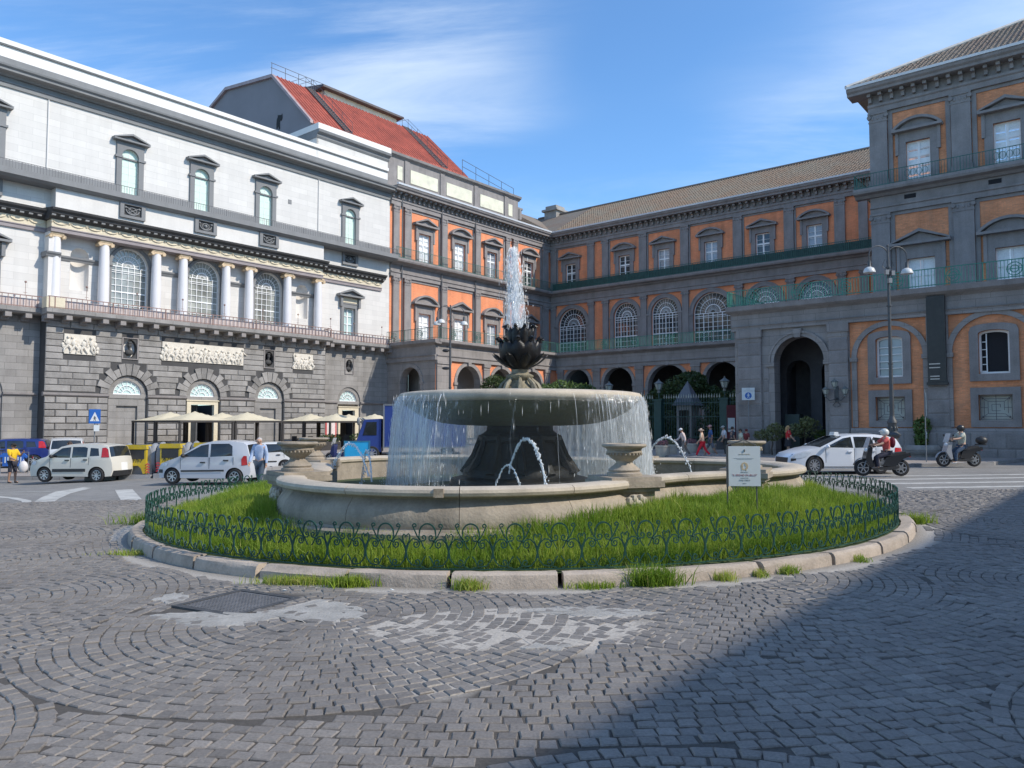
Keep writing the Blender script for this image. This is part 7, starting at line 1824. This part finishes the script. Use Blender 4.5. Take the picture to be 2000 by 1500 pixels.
# signs on posts
def sign_post(name, label, loc, rz, h, cat='sign', r=.03):
    root = thing(name, label, cat, loc, rz, 'road signs'); m = MB(); m.tube([(0, 0, -.1), (0, 0, h)], r, 8); m.build('post', [m_steel], root); return root
def walker(m, y, s, ox=0, oz=0, mat=0):
    m.prism(circ(ox, oz + .34 * s, .085 * s, .085 * s, 10), y, y + .004, mat); m.prism([(ox - .10 * s, oz + .22 * s), (ox + .10 * s, oz + .22 * s), (ox + .08 * s, oz - .06 * s), (ox - .07 * s, oz - .06 * s)], y, y + .004, mat)
    for a in ([(-.06, -.05), (.01, -.05), (-.10, -.40), (-.19, -.38)], [(.0, -.05), (.08, -.05), (.20, -.36), (.11, -.40)], [(-.10, .20), (-.06, .10), (-.21, -.04), (-.25, .0)], [(.07, .12), (.10, .22), (.26, .03), (.21, -.02)]): m.prism([(ox + x * s, oz + z * s) for x, z in a], y, y + .0035, mat)
cs = sign_post('crossing_sign', 'blue square pedestrian crossing sign on a post above the cream hatchback', (-21.7, 40.0, pz(-21.7, 40)), R(18), 3.05)
m = MB(); m.box(-.27, .27, -.06, -.035, 2.28, 3.02); o = m.build('sign_plate', [m_bluesign], cs)
m = MB(); m.prism([(-.22, 2.40), (.22, 2.40), (0, 2.88)], -.066, -.061); m.build('white_triangle', [m_board], o)
m = MB(); walker(m, -.071, .30, .0, 2.54); m.build('walking_figure', [m_blk], o)
m = MB(); m.box(-.30, -.26, -.05, .4, 2.28, 2.98); m.build('second_plate', [M('sign back', (.05, .07, .12), .5)], cs); m = MB(); m.box(-.02, .22, -.12, .0, 1.88, 2.2); m.build('junction_box', [m_board], cs)
ps = sign_post('pedestrian_zone_sign', 'white square sign with a blue round pedestrian symbol beside the palace corner', (13.85, 45.0, gz(13.8) + .1), R(-14), 4.05)
m = MB(); m.box(-.36, .36, -.06, -.035, 3.16, 3.88); o = m.build('sign_plate', [m_board], ps)
m = MB(); m.prism(circ(0, 3.42, .19, .19, 24), -.066, -.061); d_ = m.build('blue_disc', [m_bluesign], o)
m = MB(); walker(m, -.071, .34, 0, 3.42); m.build('walking_figure', [m_board], o)
text('AREA PEDONALE', .075, m_greyp, o, (0, -.064, 3.69), sx=.95); text('ZONA', .07, m_greyp, o, (0, -.064, 3.80))
sp = sign_post('narrow_sign', 'thin post with a narrow sign turned edge-on, by the planter on the right', (18.6, 34.6, gz(18.6) + .1), R(62), 3.25, r=.025)
m = MB(); m.box(-.28, .28, -.06, -.035, 2.05, 3.1); m.build('sign_plate', [M('grey sign back', (.45, .48, .46), .5)], sp); m = MB(); m.box(-.12, .12, -.05, -.03, 1.05, 1.35); m.build('small_notice', [m_board], sp)
# white notice board standing on the lawn
nb = thing('notice_board', 'white notice board on thin legs standing in the grass before the pool', 'notice board', (3.78, 12.55, .30), R(-4))
m = MB(); m.box(-.255, .255, -.012, .012, .70, 1.345); bo_ = m.build('board', [m_board], nb)
m = MB(); [m.tube([(x, .03, -.15), (x, .03, 1.36)], .012, 6) for x in (-.27, .2)]; m.box(-.285, -.258, -.015, .03, .68, 1.36); m.build('leg', [m_post], nb)
m = MB(); m.tube([(-.27, .03, 1.36), (0, .03, 1.45), (.2, .03, 1.36)], .010, 5); m.tube([(.0, .0, 1.45), (.0, -.005, 1.24)], .006, 5); m.ball((0, -.016, 1.285), .012, 6, 4); m.ball((0, -.016, 1.262), .010, 6, 4); m.build('hanger', [m_post], nb)
text('COMUNE DI NAPOLI', .020, m_gold, bo_, (0, -.0145, 1.215)); 
m = MB(); m.box(-.17, .15, -.0145, -.012, 1.148, 1.152); m.box(-.12, .12, -.0145, -.012, 1.132, 1.135); m.build('fine_print', [m_greyp], bo_)
m = MB(); m.ring([(x * .75, z) for x, z in circ(0, 1.02, .042, .045, 16)], circ(.0, 1.02, .06, .065, 16), -.0145, -.012, 0, True); m.prism(circ(.028, 1.045, .022, .026, 10), -.016, -.012); m.prism([(-.05, .96), (-.035, .95), (-.02, 1.03), (-.04, 1.05)], -.016, -.012); m.prism([(.02, .95), (.034, .95), (.03, 1.0), (.018, 1.0)], -.016, -.012); m.build('emblem', [m_gold], bo_)
text('RESTAURO', .024, m_greyp, bo_, (0, -.0145, .925)); text('"IL REGNO DI LELLO"', .042, m_redp, bo_, (0, -.0145, .875)); text('CURATO DA', .022, m_greyp, bo_, (0, -.0145, .832)); text('AREE VERDI', .034, m_greyp, bo_, (0, -.0145, .795)); text('NAPOLI', .016, m_greyp, bo_, (0, -.0145, .745))

# ---------------------------------------------------------------- café awnings below the theatre wall
m_canvas = M('cream canvas', (.62, .55, .40), .85, .06, 1, 10); m_frame = M('dark brown frame', (.045, .04, .038), .6)
gzb_l = ['front left', 'back left', 'front right', 'back right']
gzn = 0
def gazebo(s, off, label):
    w = Lw(s, off); zb = pz(w.x, w.y); root = thing('cafe_awning', label, 'awning', (w.x, w.y, 0), ROT_L, 'cream café awnings')
    a, b = 1.70, 1.48; z = 2.24
    m = MB(); N = 6
    def hgt(u, v): r = max(abs(u), abs(v)); return z + .55 * (1 - r) ** 1.25
    g = [(a * (2 * i / (2 * N) - 1) if False else a * (-1 + i / N), b * (-1 + j / N), hgt(-1 + i / N, -1 + j / N)) for i in range(2 * N + 1) for j in range(2 * N + 1)]; k = 2 * N + 1
    m.add(g, [(i * k + j, (i + 1) * k + j, (i + 1) * k + j + 1, i * k + j + 1) for i in range(2 * N) for j in range(2 * N)]); m.build('canopy', [m_canvas], root, smooth=50)
    m = MB(); [m.box(-a, a, y - .03, y + .03, z - .12, z - .005) for y in (-b, b)]; [m.box(x - .03, x + .03, -b + .031, b - .031, z - .12, z - .005) for x in (-a, a)]; m.build('canopy_frame', [m_frame], root)
    for sx in (-1, 1):
        for sy in (-1, 1): m = MB(); m.box(-.06, .06, -.06, .06, zb - .3, z - .121); m.build('post', [m_frame], root, (sx * (a - .06), sy * (b - .06), 0))
for s, grp in ((44.92, 'leftmost pair'), (41.45, 'pair by the middle doorway'), (34.5, 'pair left of the red poster'), (31.05, 'pair before the right-hand doorway')):
    gazebo(s, 7.0, f'cream café awning on dark posts, street side of the {grp}'); gazebo(s, 4.0, f'cream café awning on dark posts, wall side of the {grp}')
# café hedges in boxes
def leafcloud(name, mat, C, Rv, n, size, seed, parent=None, loc=(0, 0, 0), hollow=.45, flat=0., clumps=0):
    """leaf-sized quads spread through a lumpy crown volume; C centres, Rv radii (x, y, z)"""
    q = np.random.default_rng(seed); idx = q.integers(0, len(C), n); d = q.normal(size=(n, 3)); d /= np.linalg.norm(d, axis=1)[:, None]
    rad = q.uniform(hollow, 1, n) ** .6; P = np.array(C)[idx] + d * rad[:, None] * np.array(Rv)[idx]
    cl = np.sin(P[:, 0] * 3.1 + 1.7 * np.sin(P[:, 2] * 2.3)) * np.sin(P[:, 1] * 2.7 + P[:, 2] * 3.3); keep = cl > q.uniform(-1.3, .25, n); P, d = P[keep], d[keep]; n = len(P)
    nrm = d * .6 + q.normal(size=(n, 3)) * .7; nrm /= np.linalg.norm(nrm, axis=1)[:, None]; a = np.cross(nrm, q.normal(size=(n, 3))); a /= np.linalg.norm(a, axis=1)[:, None]; b = np.cross(nrm, a)
    s_ = size * q.uniform(.5, 1.4, n)[:, None]; V = np.stack([P - a * s_, P - b * s_ * .45, P + a * s_, P + b * s_ * .45], 1)
    me = bpy.data.meshes.new(name); me.vertices.add(n * 4); me.vertices.foreach_set('co', V.reshape(-1)); me.loops.add(n * 4); me.loops.foreach_set('vertex_index', np.arange(n * 4, dtype=np.int32)); me.polygons.add(n)
    me.polygons.foreach_set('loop_start', np.arange(0, n * 4, 4, dtype=np.int32)); me.polygons.foreach_set('loop_total', np.full(n, 4, dtype=np.int32)); me.update(); me.materials.append(mat)
    at = me.attributes.new('tone', 'FLOAT', 'POINT'); at.data.foreach_set('value', np.repeat(np.clip(q.normal(.5, .2, n), 0, 1), 4)); me.validate(); return put(name, me, parent, loc)
def leaf_mat(name, c0, c1):
    t = NT(name); at = t.n.new('ShaderNodeAttribute'); at.attribute_name = 'tone'; a = t.noise(1.3, 3, .6, coord='World'); c = t.mix(t.math('MULTIPLY', t.math('ADD', t.rng(a, .35, .65), at.outputs['Fac']), .5), c0, c1); t.color(c); t.set(Roughness=.55)
    tr = t.n.new('ShaderNodeBsdfTranslucent'); t.l.new(c, tr.inputs[0]); mx = t.n.new('ShaderNodeMixShader'); mx.inputs[0].default_value = .25; t.l.new(t.p.outputs[0], mx.inputs[1]); t.l.new(tr.outputs[0], mx.inputs[2]); t.l.new(mx.outputs[0], t.out.inputs[0]); return t.m
m_lf = leaf_mat('dark tree leaves', (.030, .055, .018), (.085, .125, .035)); m_lf2 = leaf_mat('olive shrub leaves', (.10, .12, .045), (.21, .22, .09)); m_lf3 = leaf_mat('fresh green leaves', (.06, .11, .025), (.14, .21, .05))
m_bark = M('grey brown bark', (.10, .08, .06), .95, .25, 6, 20, bump=.4)
def limb(m, a, b, r0, r1, n=6, sag=.0, seed=0):
    q = random.Random(seed); P = [tuple(Vector(a).lerp(Vector(b), t / 5) + Vector((q.uniform(-.05, .05), q.uniform(-.05, .05), 0)) * (t not in (0, 5))) for t in range(6)]; m.tube(P, [r0 + (r1 - r0) * t / 5 for t in range(6)], n)
def tree(name, label, loc, h, lobes, n, size, mat, seed, cat='tree', group=None, stem=.10):
    root = thing(name, label, cat, loc, 0, group); m = MB(); zs = min(c[2] for c, r in lobes)
    limb(m, (0, 0, -.2), (.05, 0, zs), stem, stem * .6, 7, seed=seed)
    for c, r in lobes: limb(m, (.05, 0, zs * .8), c, stem * .5, stem * .12, 5, seed=seed + 1)
    m.build('trunk', [m_bark], root, smooth=60); leafcloud('crown', mat, [c for c, r in lobes], [r for c, r in lobes], n, size, seed, root); return root
for i, (s, w_) in enumerate(((36.4, 1.6), (33.6, 1.8), (30.6, 2.0))):
    w = Lw(s, 8.7); root = thing('hedge_planter', ('low hedge in a dark box at the left end of the right-hand café', 'low hedge in a dark box in the middle of the right-hand café', 'low hedge in a dark box beside the cyan board')[i], 'planter', (w.x, w.y, pz(w.x, w.y)), ROT_L, 'café hedge planters')
    m = MB(); m.box(-w_ / 2, w_ / 2, -.2, .2, -.1, .55); m.build('planter_box', [m_frame], root); leafcloud('foliage', m_lf, [(-w_ * .3, 0, .75), (0, 0, .8), (w_ * .3, 0, .75)], [(w_ * .3, .26, .28)] * 3, 900, .06, 40 + i, root)
# café furniture hints: dark chairs and tables under the awnings
TBL = ['dark café table with two chairs under the leftmost awnings', 'dark café table with two chairs just left of the middle doorway', 'dark café table with two chairs in front of the middle doorway', 'dark café table with two chairs near the red poster', 'dark café table with two chairs in the gap between the awning groups']
for i, (s, o_) in enumerate(((44.2, 5.6), (42.0, 6.2), (40.6, 5.2), (33.2, 6.0), (36.2, 5.4))):
    w = Lw(s, o_); root = thing('cafe_table', TBL[i], 'café table', (w.x, w.y, pz(w.x, w.y)), ROT_L + i * .4, 'café tables under the awnings')
    m = MB(); m.lathe([(0, .72), (.36, .72), (.36, .75), (0, .75)], 14); m.tube([(0, 0, 0), (0, 0, .72)], .03, 6); m.build('table', [m_frame], root)
    for sx in (-1, 1):
        m = MB(); m.box(sx * .7 - .2, sx * .7 + .2, -.2, .2, .42, .46); m.box(sx * .9 - .02, sx * .9 + .02, -.2, .2, .46, .9); [m.tube([(sx * .7 + a, b, 0), (sx * .7 + a, b, .42)], .016, 4) for a in (-.18, .18) for b in (-.18, .18)]; m.build('chair', [m_frame], root)
# ---------------------------------------------------------------- recycling bins
m_yel = M('yellow bin plastic', (.52, .37, .015), .5, .12, 3, dirt=(.2, .2, .2), dirt_amt=.4); m_bing = M('grey bin plastic', (.24, .25, .27), .6, .12, 3); m_chev = M('red reflective', (.50, .04, .05), .5)
BINL = ['yellow and grey recycling bin half hidden behind the rear of the cream hatchback', 'yellow and grey recycling bin with black graffiti, right behind the cream hatchback', 'yellow and grey recycling bin at the nose of the silver hatchback', 'yellow and grey recycling bin seen over the bonnet of the silver hatchback', 'yellow and grey recycling bin hidden behind the roof of the silver hatchback']
def bin_(i, x, y):
    root = thing('recycling_bin', BINL[i], 'bin', (x, y, gz(x) + .0), .02, 'yellow recycling bins')
    m = MB(); prof = [(-.60, .14), (-.60, 1.0), (-.52, 1.26), (-.38, 1.40), (.38, 1.40), (.52, 1.26), (.60, 1.0), (.60, .14)]
    m.prism(prof, -.05, 1.0); o = m.build('bin_body', [m_bing], root, smooth=40)
    for sx in (-1, 1): q = MB(); q.lathe([(.0, -.13), (.52, -.13), (.60, -.04), (.60, .04), (.52, .13), (0, .13)], 20, (0, 0, 0)); q.v = [(z + sx * .56, x * .72 + .36, y * 1.12 + .80) for x, y, z in q.v]; q.build('bin_shoulder', [m_bing], root, smooth=40)
    m = MB(); m.prism([(-.42, .18), (-.42, 1.22), (.42, 1.22), (.42, .18), (.30, .18), (.22, .40), (.10, .52), (-.10, .52), (-.22, .40), (-.30, .18)], -.22, -.051); m.build('front_panel', [m_yel], root)
    m = MB(); m.prism([(-.46, 1.221), (.46, 1.221), (.42, 1.40), (-.42, 1.40)], -.26, .5); m.build('lid', [m_yel], root)
    m = MB(); m.box(-.35, .35, -.235, -.221, .80, 1.19); m.build('slot', [m_blk], root)
    m = MB(); m.box(-.66, .66, -.30, 1.05, -.1, .14); m.build('plinth', [M('bin plinth', (.30, .30, .31), .85)], root)
    m = MB()
    for sx in (-1, 1):
        for k in range(4): m.prism([(sx * .50 - .08, .20 + .11 * k), (sx * .50, .25 + .11 * k), (sx * .50 + .08, .20 + .11 * k), (sx * .50 + .08, .25 + .11 * k), (sx * .50, .30 + .11 * k), (sx * .50 - .08, .25 + .11 * k)], -.24, -.225)
    m.build('chevron', [m_chev], root)
    if i < 3:
        m = MB(); q = random.Random(i)
        for k in range(6): x_ = -.3 + .1 * k; m.tube([(x_, -.226, .66), (x_ + q.uniform(-.04, .06), -.226, .80), (x_ + .07, -.226, .70 + q.uniform(0, .1))], .012, 4)
        m.build('graffiti', [m_blk], root)
for i, x in enumerate((-17.4, -15.95, -14.5, -13.05, -11.6)): bin_(i, x, 32.9)
# cyan board, rails and bits by the left pavement
cb_ = thing('cyan_board', 'cyan blue framed panel standing behind the left side of the pool', 'barrier', (-7.95, 39.5, gz(-8)), .05)
m = MB(); m.box(-.60, .60, -.03, .03, .1, 1.2); m.build('panel', [M('cyan panel', (.02, .34, .62), .4, .08, 2)], cb_); m = MB(); [m.box(a, b, -.05, .05, z0, z1) for a, b, z0, z1 in ((-.66, -.601, 0, 1.26), (.601, .66, 0, 1.26), (-.6, .6, 1.201, 1.25))]; m.build('frame', [M('teal frame', (.03, .16, .25), .5)], cb_)
rk = thing('shirt_rail', 'low rail with two blue football shirts at the left edge', 'clothes rail', (-23.2, 36.2, pz(-23.2, 36.2)), 0)
m = MB(); m.tube([(-.8, 0, 0), (-.8, 0, 1.0), (.5, 0, 1.0), (.5, 0, 0)], .02, 5); m.build('rail', [m_steel], rk)
for x in (-.5, .1):
    m = MB(); m.prism([(x - .2, .35), (x + .2, .35), (x + .2, .8), (x + .32, .72), (x + .36, .82), (x + .18, .96), (x - .18, .96), (x - .36, .82), (x - .32, .72), (x - .2, .8)], -.05, .03); o = m.build('shirt', [M('football shirt blue', (.03, .13, .45), .8)], rk)
    m = MB(); m.box(x - .09, x - .04, -.062, -.051, .5, .78); m.box(x + .04, x + .09, -.062, -.051, .5, .78); m.build('shirt_number', [m_board], o)
bg = MB(); bg.ball((0, 0, .24), .22, 10, 8, sc=(.8, .55, 1.15)); bg.tube([(-.05, 0, .44), (0, 0, .56), (.05, 0, .44)], .012, 5); o = bg.build('carrier_bag', [M('white plastic bag', (.66, .62, .60), .5)], None, (-20.75, 32.75, gz(-20.7) + .42), .4, smooth=True); tag(o, 'white plastic carrier bag held by the man in the yellow T-shirt', 'bag')
# ---------------------------------------------------------------- garden gate, lanterns, sentry box
ga = thing('garden_gate', 'tall dark green spear-topped iron gate before the palace garden', 'gate', (9.77, 57.12, gz(10)), math.atan2(-.637, .771))
m_gate = M('dark green gate iron', (.018, .06, .052), .5, .2, 3); m_tip = M('pale spear tip', (.42, .42, .36), .5)
m = MB(); m.box(-5, 9.2, -.22, .22, -.3, .75); m.build('plinth', [M('dark gate plinth', (.085, .083, .085), .9, .2)], ga)
m = MB(); t_ = MB()
for i in range(72):
    x = -4.9 + i * .195
    if min(abs(x - a) for a in (-3, 1.3, 6.4)) < .35: continue
    m.tube([(x, 0, .75), (x, 0, 3.75)], .022, 4); t_.lathe([(.022, 3.75), (.05, 3.82), (.0, 4.08)], 5, (x, 0, 0))
[m.box(-4.95, 9.1, -.02, .02, z, z + .05) for z in (.95, 2.4, 3.4)]
tag(m.build('gate_bars', [m_gate], ga), kind='stuff'); tag(t_.build('spear_tips', [m_tip], ga), kind='stuff')
m_lant = M('frosted lantern glass', (.42, .45, .40), .3, .1)
def lantern_me(): 
    a, b = MB(), MB(); a.lathe([(.0, .62), (.03, .60), (.05, .52), (.26, .36), (.29, .33), (.26, .31), (0, .31)], 6); a.lathe([(.0, -.22), (.10, -.2), (.08, -.06), (.14, -.02), (.0, -.02)], 6)
    for k in range(6): t = 2 * PI * k / 6; a.tube([(.135 * math.cos(t), .135 * math.sin(t), -.02), (.25 * math.cos(t), .25 * math.sin(t), .32)], .014, 4)
    b.lathe([(.12, -.015), (.235, .305)], 6); return a.data('lantern_frame', [M('lantern iron', (.16, .17, .16), .5)]), b.data('lantern_glass', [m_lant])
lf_, lg_ = lantern_me()
for k, x in enumerate((-3, 1.3, 6.4)):
    m = MB(); m.box(-.30, .30, -.25, .25, .7, 3.6); m.box(-.36, .36, -.3, .3, 3.6, 3.72); m.tube([(0, 0, 3.72), (0, 0, 4.25)], .05, 6); m.build('gate_pier', [m_gate], ga, (x, 0, 0))
    ln_ = thing('gate_lantern', ('lantern just showing above the basin edge', 'lantern on the gate pier left of the pointed sentry box', 'lantern on the gate pier nearest the portal')[k], 'lantern', tuple(Vector((9.77, 57.12, gz(10) + 4.45)) + Vector((.771, -.637, 0)) * x), 0, 'gate lanterns'); ln_.scale = (1.25,) * 3
    put('lantern_frame', lf_, ln_); put('lantern_glass', lg_, ln_)
sx_ = Vector((9.77, 57.12, gz(10))) + Vector((.771, -.637, 0)) * 3.15 + Vector((.637, .771, 0)) * .9
se = thing('sentry_box', 'grey sentry box with a pointed roof behind the gate bars', 'sentry box', sx_, math.atan2(-.637, .771))
m = MB(); m.ring(rect(-.42, .42, 0, 2.9), rect(-.62, .62, 0, 3.25), -.6, .6); m.box(-.42, .42, .5, .58, 0, 2.9); m.build('sentry_body', [m_palt], se); m = MB(); m.add([(-.85, -.8, 3.252), (.85, -.8, 3.252), (.85, .8, 3.252), (-.85, .8, 3.252), (0, 0, 5.05)], [(0, 3, 2, 1), (0, 1, 4), (1, 2, 4), (2, 3, 4), (3, 0, 4)]); m.build('sentry_roof', [M('lead roof', (.13, .14, .16), .55, .15)], se)
rp = thing('red_panel', 'tall maroon panel leaning at the palace corner behind the notice', 'panel', (14.6, 50.6, gz(14.6)), R(-10)); m = MB(); m.box(-.45, .45, 0, .08, 0, 3.1); m.build('panel', [M('maroon panel', (.12, .018, .025), .6)], rp)
wn_ = thing('white_notice', 'narrow white notice on a stand in front of the maroon panel', 'notice', (14.15, 49.6, gz(14.1)), R(-10)); m = MB(); m.box(-.22, .22, 0, .03, 1.35, 2.25); m.build('notice', [m_board], wn_); m = MB(); m.tube([(0, .02, 0), (0, .02, 1.35)], .03, 6); m.build('stand', [m_steel], wn_); m = MB(); m.box(-.2, .2, -.006, 0, 1.50, 1.56); m.build('notice_stripe', [m_blk], wn_)
# three-armed wall lantern on the portal pier
wl_ = thing('wall_lantern', 'black iron bracket with three white lanterns on the portal pier', 'lantern', Rw(37.75, 24.4, 3.75), ROT_R)
m = MB(); m.box(-.1, .1, -.05, .03, -.5, .35); m.tube([(0, .0, -.3), (0, .35, -.35), (0, .4, .1)], .03, 6)
for sx in (-1, 1): m.tube([(0, .1, -.35), (sx * .3, .3, -.45), (sx * .5, .3, -.25), (sx * .5, .3, -.1)], .025, 6); m.tube([(0, .02, -.45), (sx * .2, .1, -.7), (sx * .05, .1, -.8)], .02, 5)
m.build('bracket', [m_post], wl_)
for x, y, z in ((-.5, .3, -.08), (.5, .3, -.08), (0, .4, .32)): o = put('lantern_frame', lf_, wl_, (x, y, z)); q = put('lantern_glass', lg_, o); o.scale = (.75,) * 3
# ---------------------------------------------------------------- planting
tree('garden_tree', 'dark leafy tree behind the gate, above the pointed sentry box', (13.6, 60.2, gz(13)), 6, [((0, 0, 4.6), (2.0, 1.6, 1.2)), ((-1.6, .2, 3.8), (1.4, 1.3, 1.2)), ((1.7, 0, 4.0), (1.5, 1.3, 1.0)), ((.4, -.3, 5.3), (1.2, 1.0, .7))], 9000, .13, m_lf, 1, group='garden trees')
tree('garden_tree', 'low bushy tree behind the gate close to the portal', (16.6, 57.0, gz(16)), 5, [((0, 0, 3.4), (1.5, 1.3, 1.1)), ((1.0, 0, 4.2), (1.2, 1.0, .8)), ((-1.1, 0, 2.8), (1.2, 1.2, 1.2))], 6000, .12, m_lf, 2, group='garden trees')
tree('garden_tree', 'round green shrub tree seen just over the basin, right of the artichoke', (4.0, 60.5, gz(4)), 5.6, [((0, 0, 4.3), (1.7, 1.4, 1.25)), ((1.6, 0, 4.2), (1.3, 1.2, 1.0)), ((-1.2, 0, 4.2), (1.2, 1.2, 1.0)), ((2.5, .2, 3.7), (1.0, 1.0, .9))], 7500, .13, m_lf3, 3, group='garden trees')
tree('garden_tree', 'leafy tree at the right edge of the falling water', (9.6, 59.6, gz(9)), 4.2, [((0, 0, 3.2), (1.5, 1.2, 1.1)), ((.6, 0, 2.0), (1.5, 1.2, 1.2)), ((-1.2, 0, 2.4), (1.2, 1.1, 1.2))], 6500, .12, m_lf, 4, group='garden trees')
tree('garden_tree', 'dark tree in front of the sunlit arcade behind the artichoke', (-1.4, 66.0, 0), 6.4, [((0, 0, 4.8), (1.5, 1.3, 1.5)), ((.8, 0, 3.6), (1.4, 1.2, 1.2))], 5000, .14, m_lf, 9, group='garden trees')
hd = tag(leafcloud('undergrowth', m_lf, [(11 + .771 * k, 58.2 - .637 * k, 1.4 + .5 * math.sin(k * 1.7)) for k in range(-4, 8)], [(1.1, .9, 1.2)] * 12, 12000, .11, 5), kind='stuff')
for k, (x, y, lb, h, mt) in enumerate(((14.6, 43.3, 'sparse olive shrub with thin stems left of the woman in red', 1.45, m_lf2), (16.5, 43.5, 'fuller rounded olive shrub right of the woman in red', 1.75, m_lf2), (18.2, 44.0, 'small green shrub behind the roof of the white taxi', 1.35, m_lf3), (20.0, 44.4, 'low dark green spreading plant by the portal pier', 1.15, m_lf))):
    tree('shrub', lb, (x, y, gz(x) + .1), h, [((0, 0, h * .8), (.62, .5, h * .28)), ((.55, .1, h * .9), (.5, .45, h * .24)), ((-.55, 0, h * .78), (.5, .45, h * .22)), ((.15, -.1, h * 1.05), (.42, .4, h * .2))], 1500, .075, mt, 20 + k, 'shrub', 'shrubs by the portal', .045)
# round stone planters
m_pot = M('pale stone planter', (.50, .44, .36), .85, .15, 3)
POT = [('small round stone planter just right of the falling water', 8.8, 45.0, .42), ('round stone planter behind the stooping man', 9.6, 46.4, .36), ('round stone planter between the stooping man and the woman in red trousers', 11.2, 48.4, .46), ('round stone planter behind the tall man in blue', 12.2, 47.6, .40)]
for k, (lb, x, y, r) in enumerate(POT):
    root = thing('stone_planter', lb, 'planter', (x, y, gz(x) + .1), 0, 'round stone planters'); m = MB(); m.lathe([(0, -.1), (r * .85, -.1), (r * .9, .05), (r, .2), (r, .45), (r * 1.06, .47), (r * 1.06, .58), (r * .9, .58), (r * .88, .5), (0, .5)], 20); m.build('planter_bowl', [m_pot], root, smooth=40)
    leafcloud('flowers', M('dusty pink flowers', (.30, .13, .14), .8, .3, 9) if k % 2 == 0 else m_lf2, [(0, 0, .68)], [(r * .9, r * .9, .22)], 260, .05, 60 + k, root)
bpz = thing('stone_planter', 'wide low stone planter with a palm-like plant below the low windows', 'planter', (20.9, 39.3, gz(20.9) + .1), 0, 'round stone planters')
m = MB(); m.lathe([(0, -.1), (.62, -.1), (.66, .1), (.82, .2), (.86, .30), (.80, .32), (.84, .34), (.86, .46), (.78, .60), (.66, .60), (.64, .5), (0, .5)], 24); m.build('planter_bowl', [M('weathered planter stone', (.30, .28, .26), .9, .2, 3)], bpz, smooth=40)
m = MB(); limb(m, (0, 0, .5), (.05, 0, 1.3), .06, .04); m.build('stem', [m_bark], bpz); leafcloud('fronds', m_lf3, [(.05, 0, 1.55), (0, 0, .9)], [(.42, .42, .5), (.35, .35, .45)], 700, .12, 77, bpz)
# small litter by the kerb
for x, y, lb in ((-2.75, 9.42, 'scrap of white paper in the gutter left of the weeds'), (-1.45, 9.45, 'small white scrap lying in the dry weeds')):
    m = MB(); q = random.Random(int(x * 9)); m.add([(q.uniform(-.04, .04), q.uniform(-.03, .03), q.uniform(0, .03)) for _ in range(6)], [(0, 1, 2), (2, 3, 0), (3, 4, 5), (1, 5, 2)]); o = m.build('paper_scrap', [m_board], None, (x, y, gz(x) + .005)); tag(o, lb, 'litter', 'paper scraps in the gutter')

# lettering becomes plain mesh
bpy.context.view_layer.update(); dg_ = bpy.context.evaluated_depsgraph_get()
for o in TXT:
    me = bpy.data.meshes.new_from_object(o.evaluated_get(dg_)); me.name = 'lettering'
    q = put('lettering', me, o.parent, o.location); q.rotation_euler = o.rotation_euler; q.scale = o.scale; bpy.data.objects.remove(o)
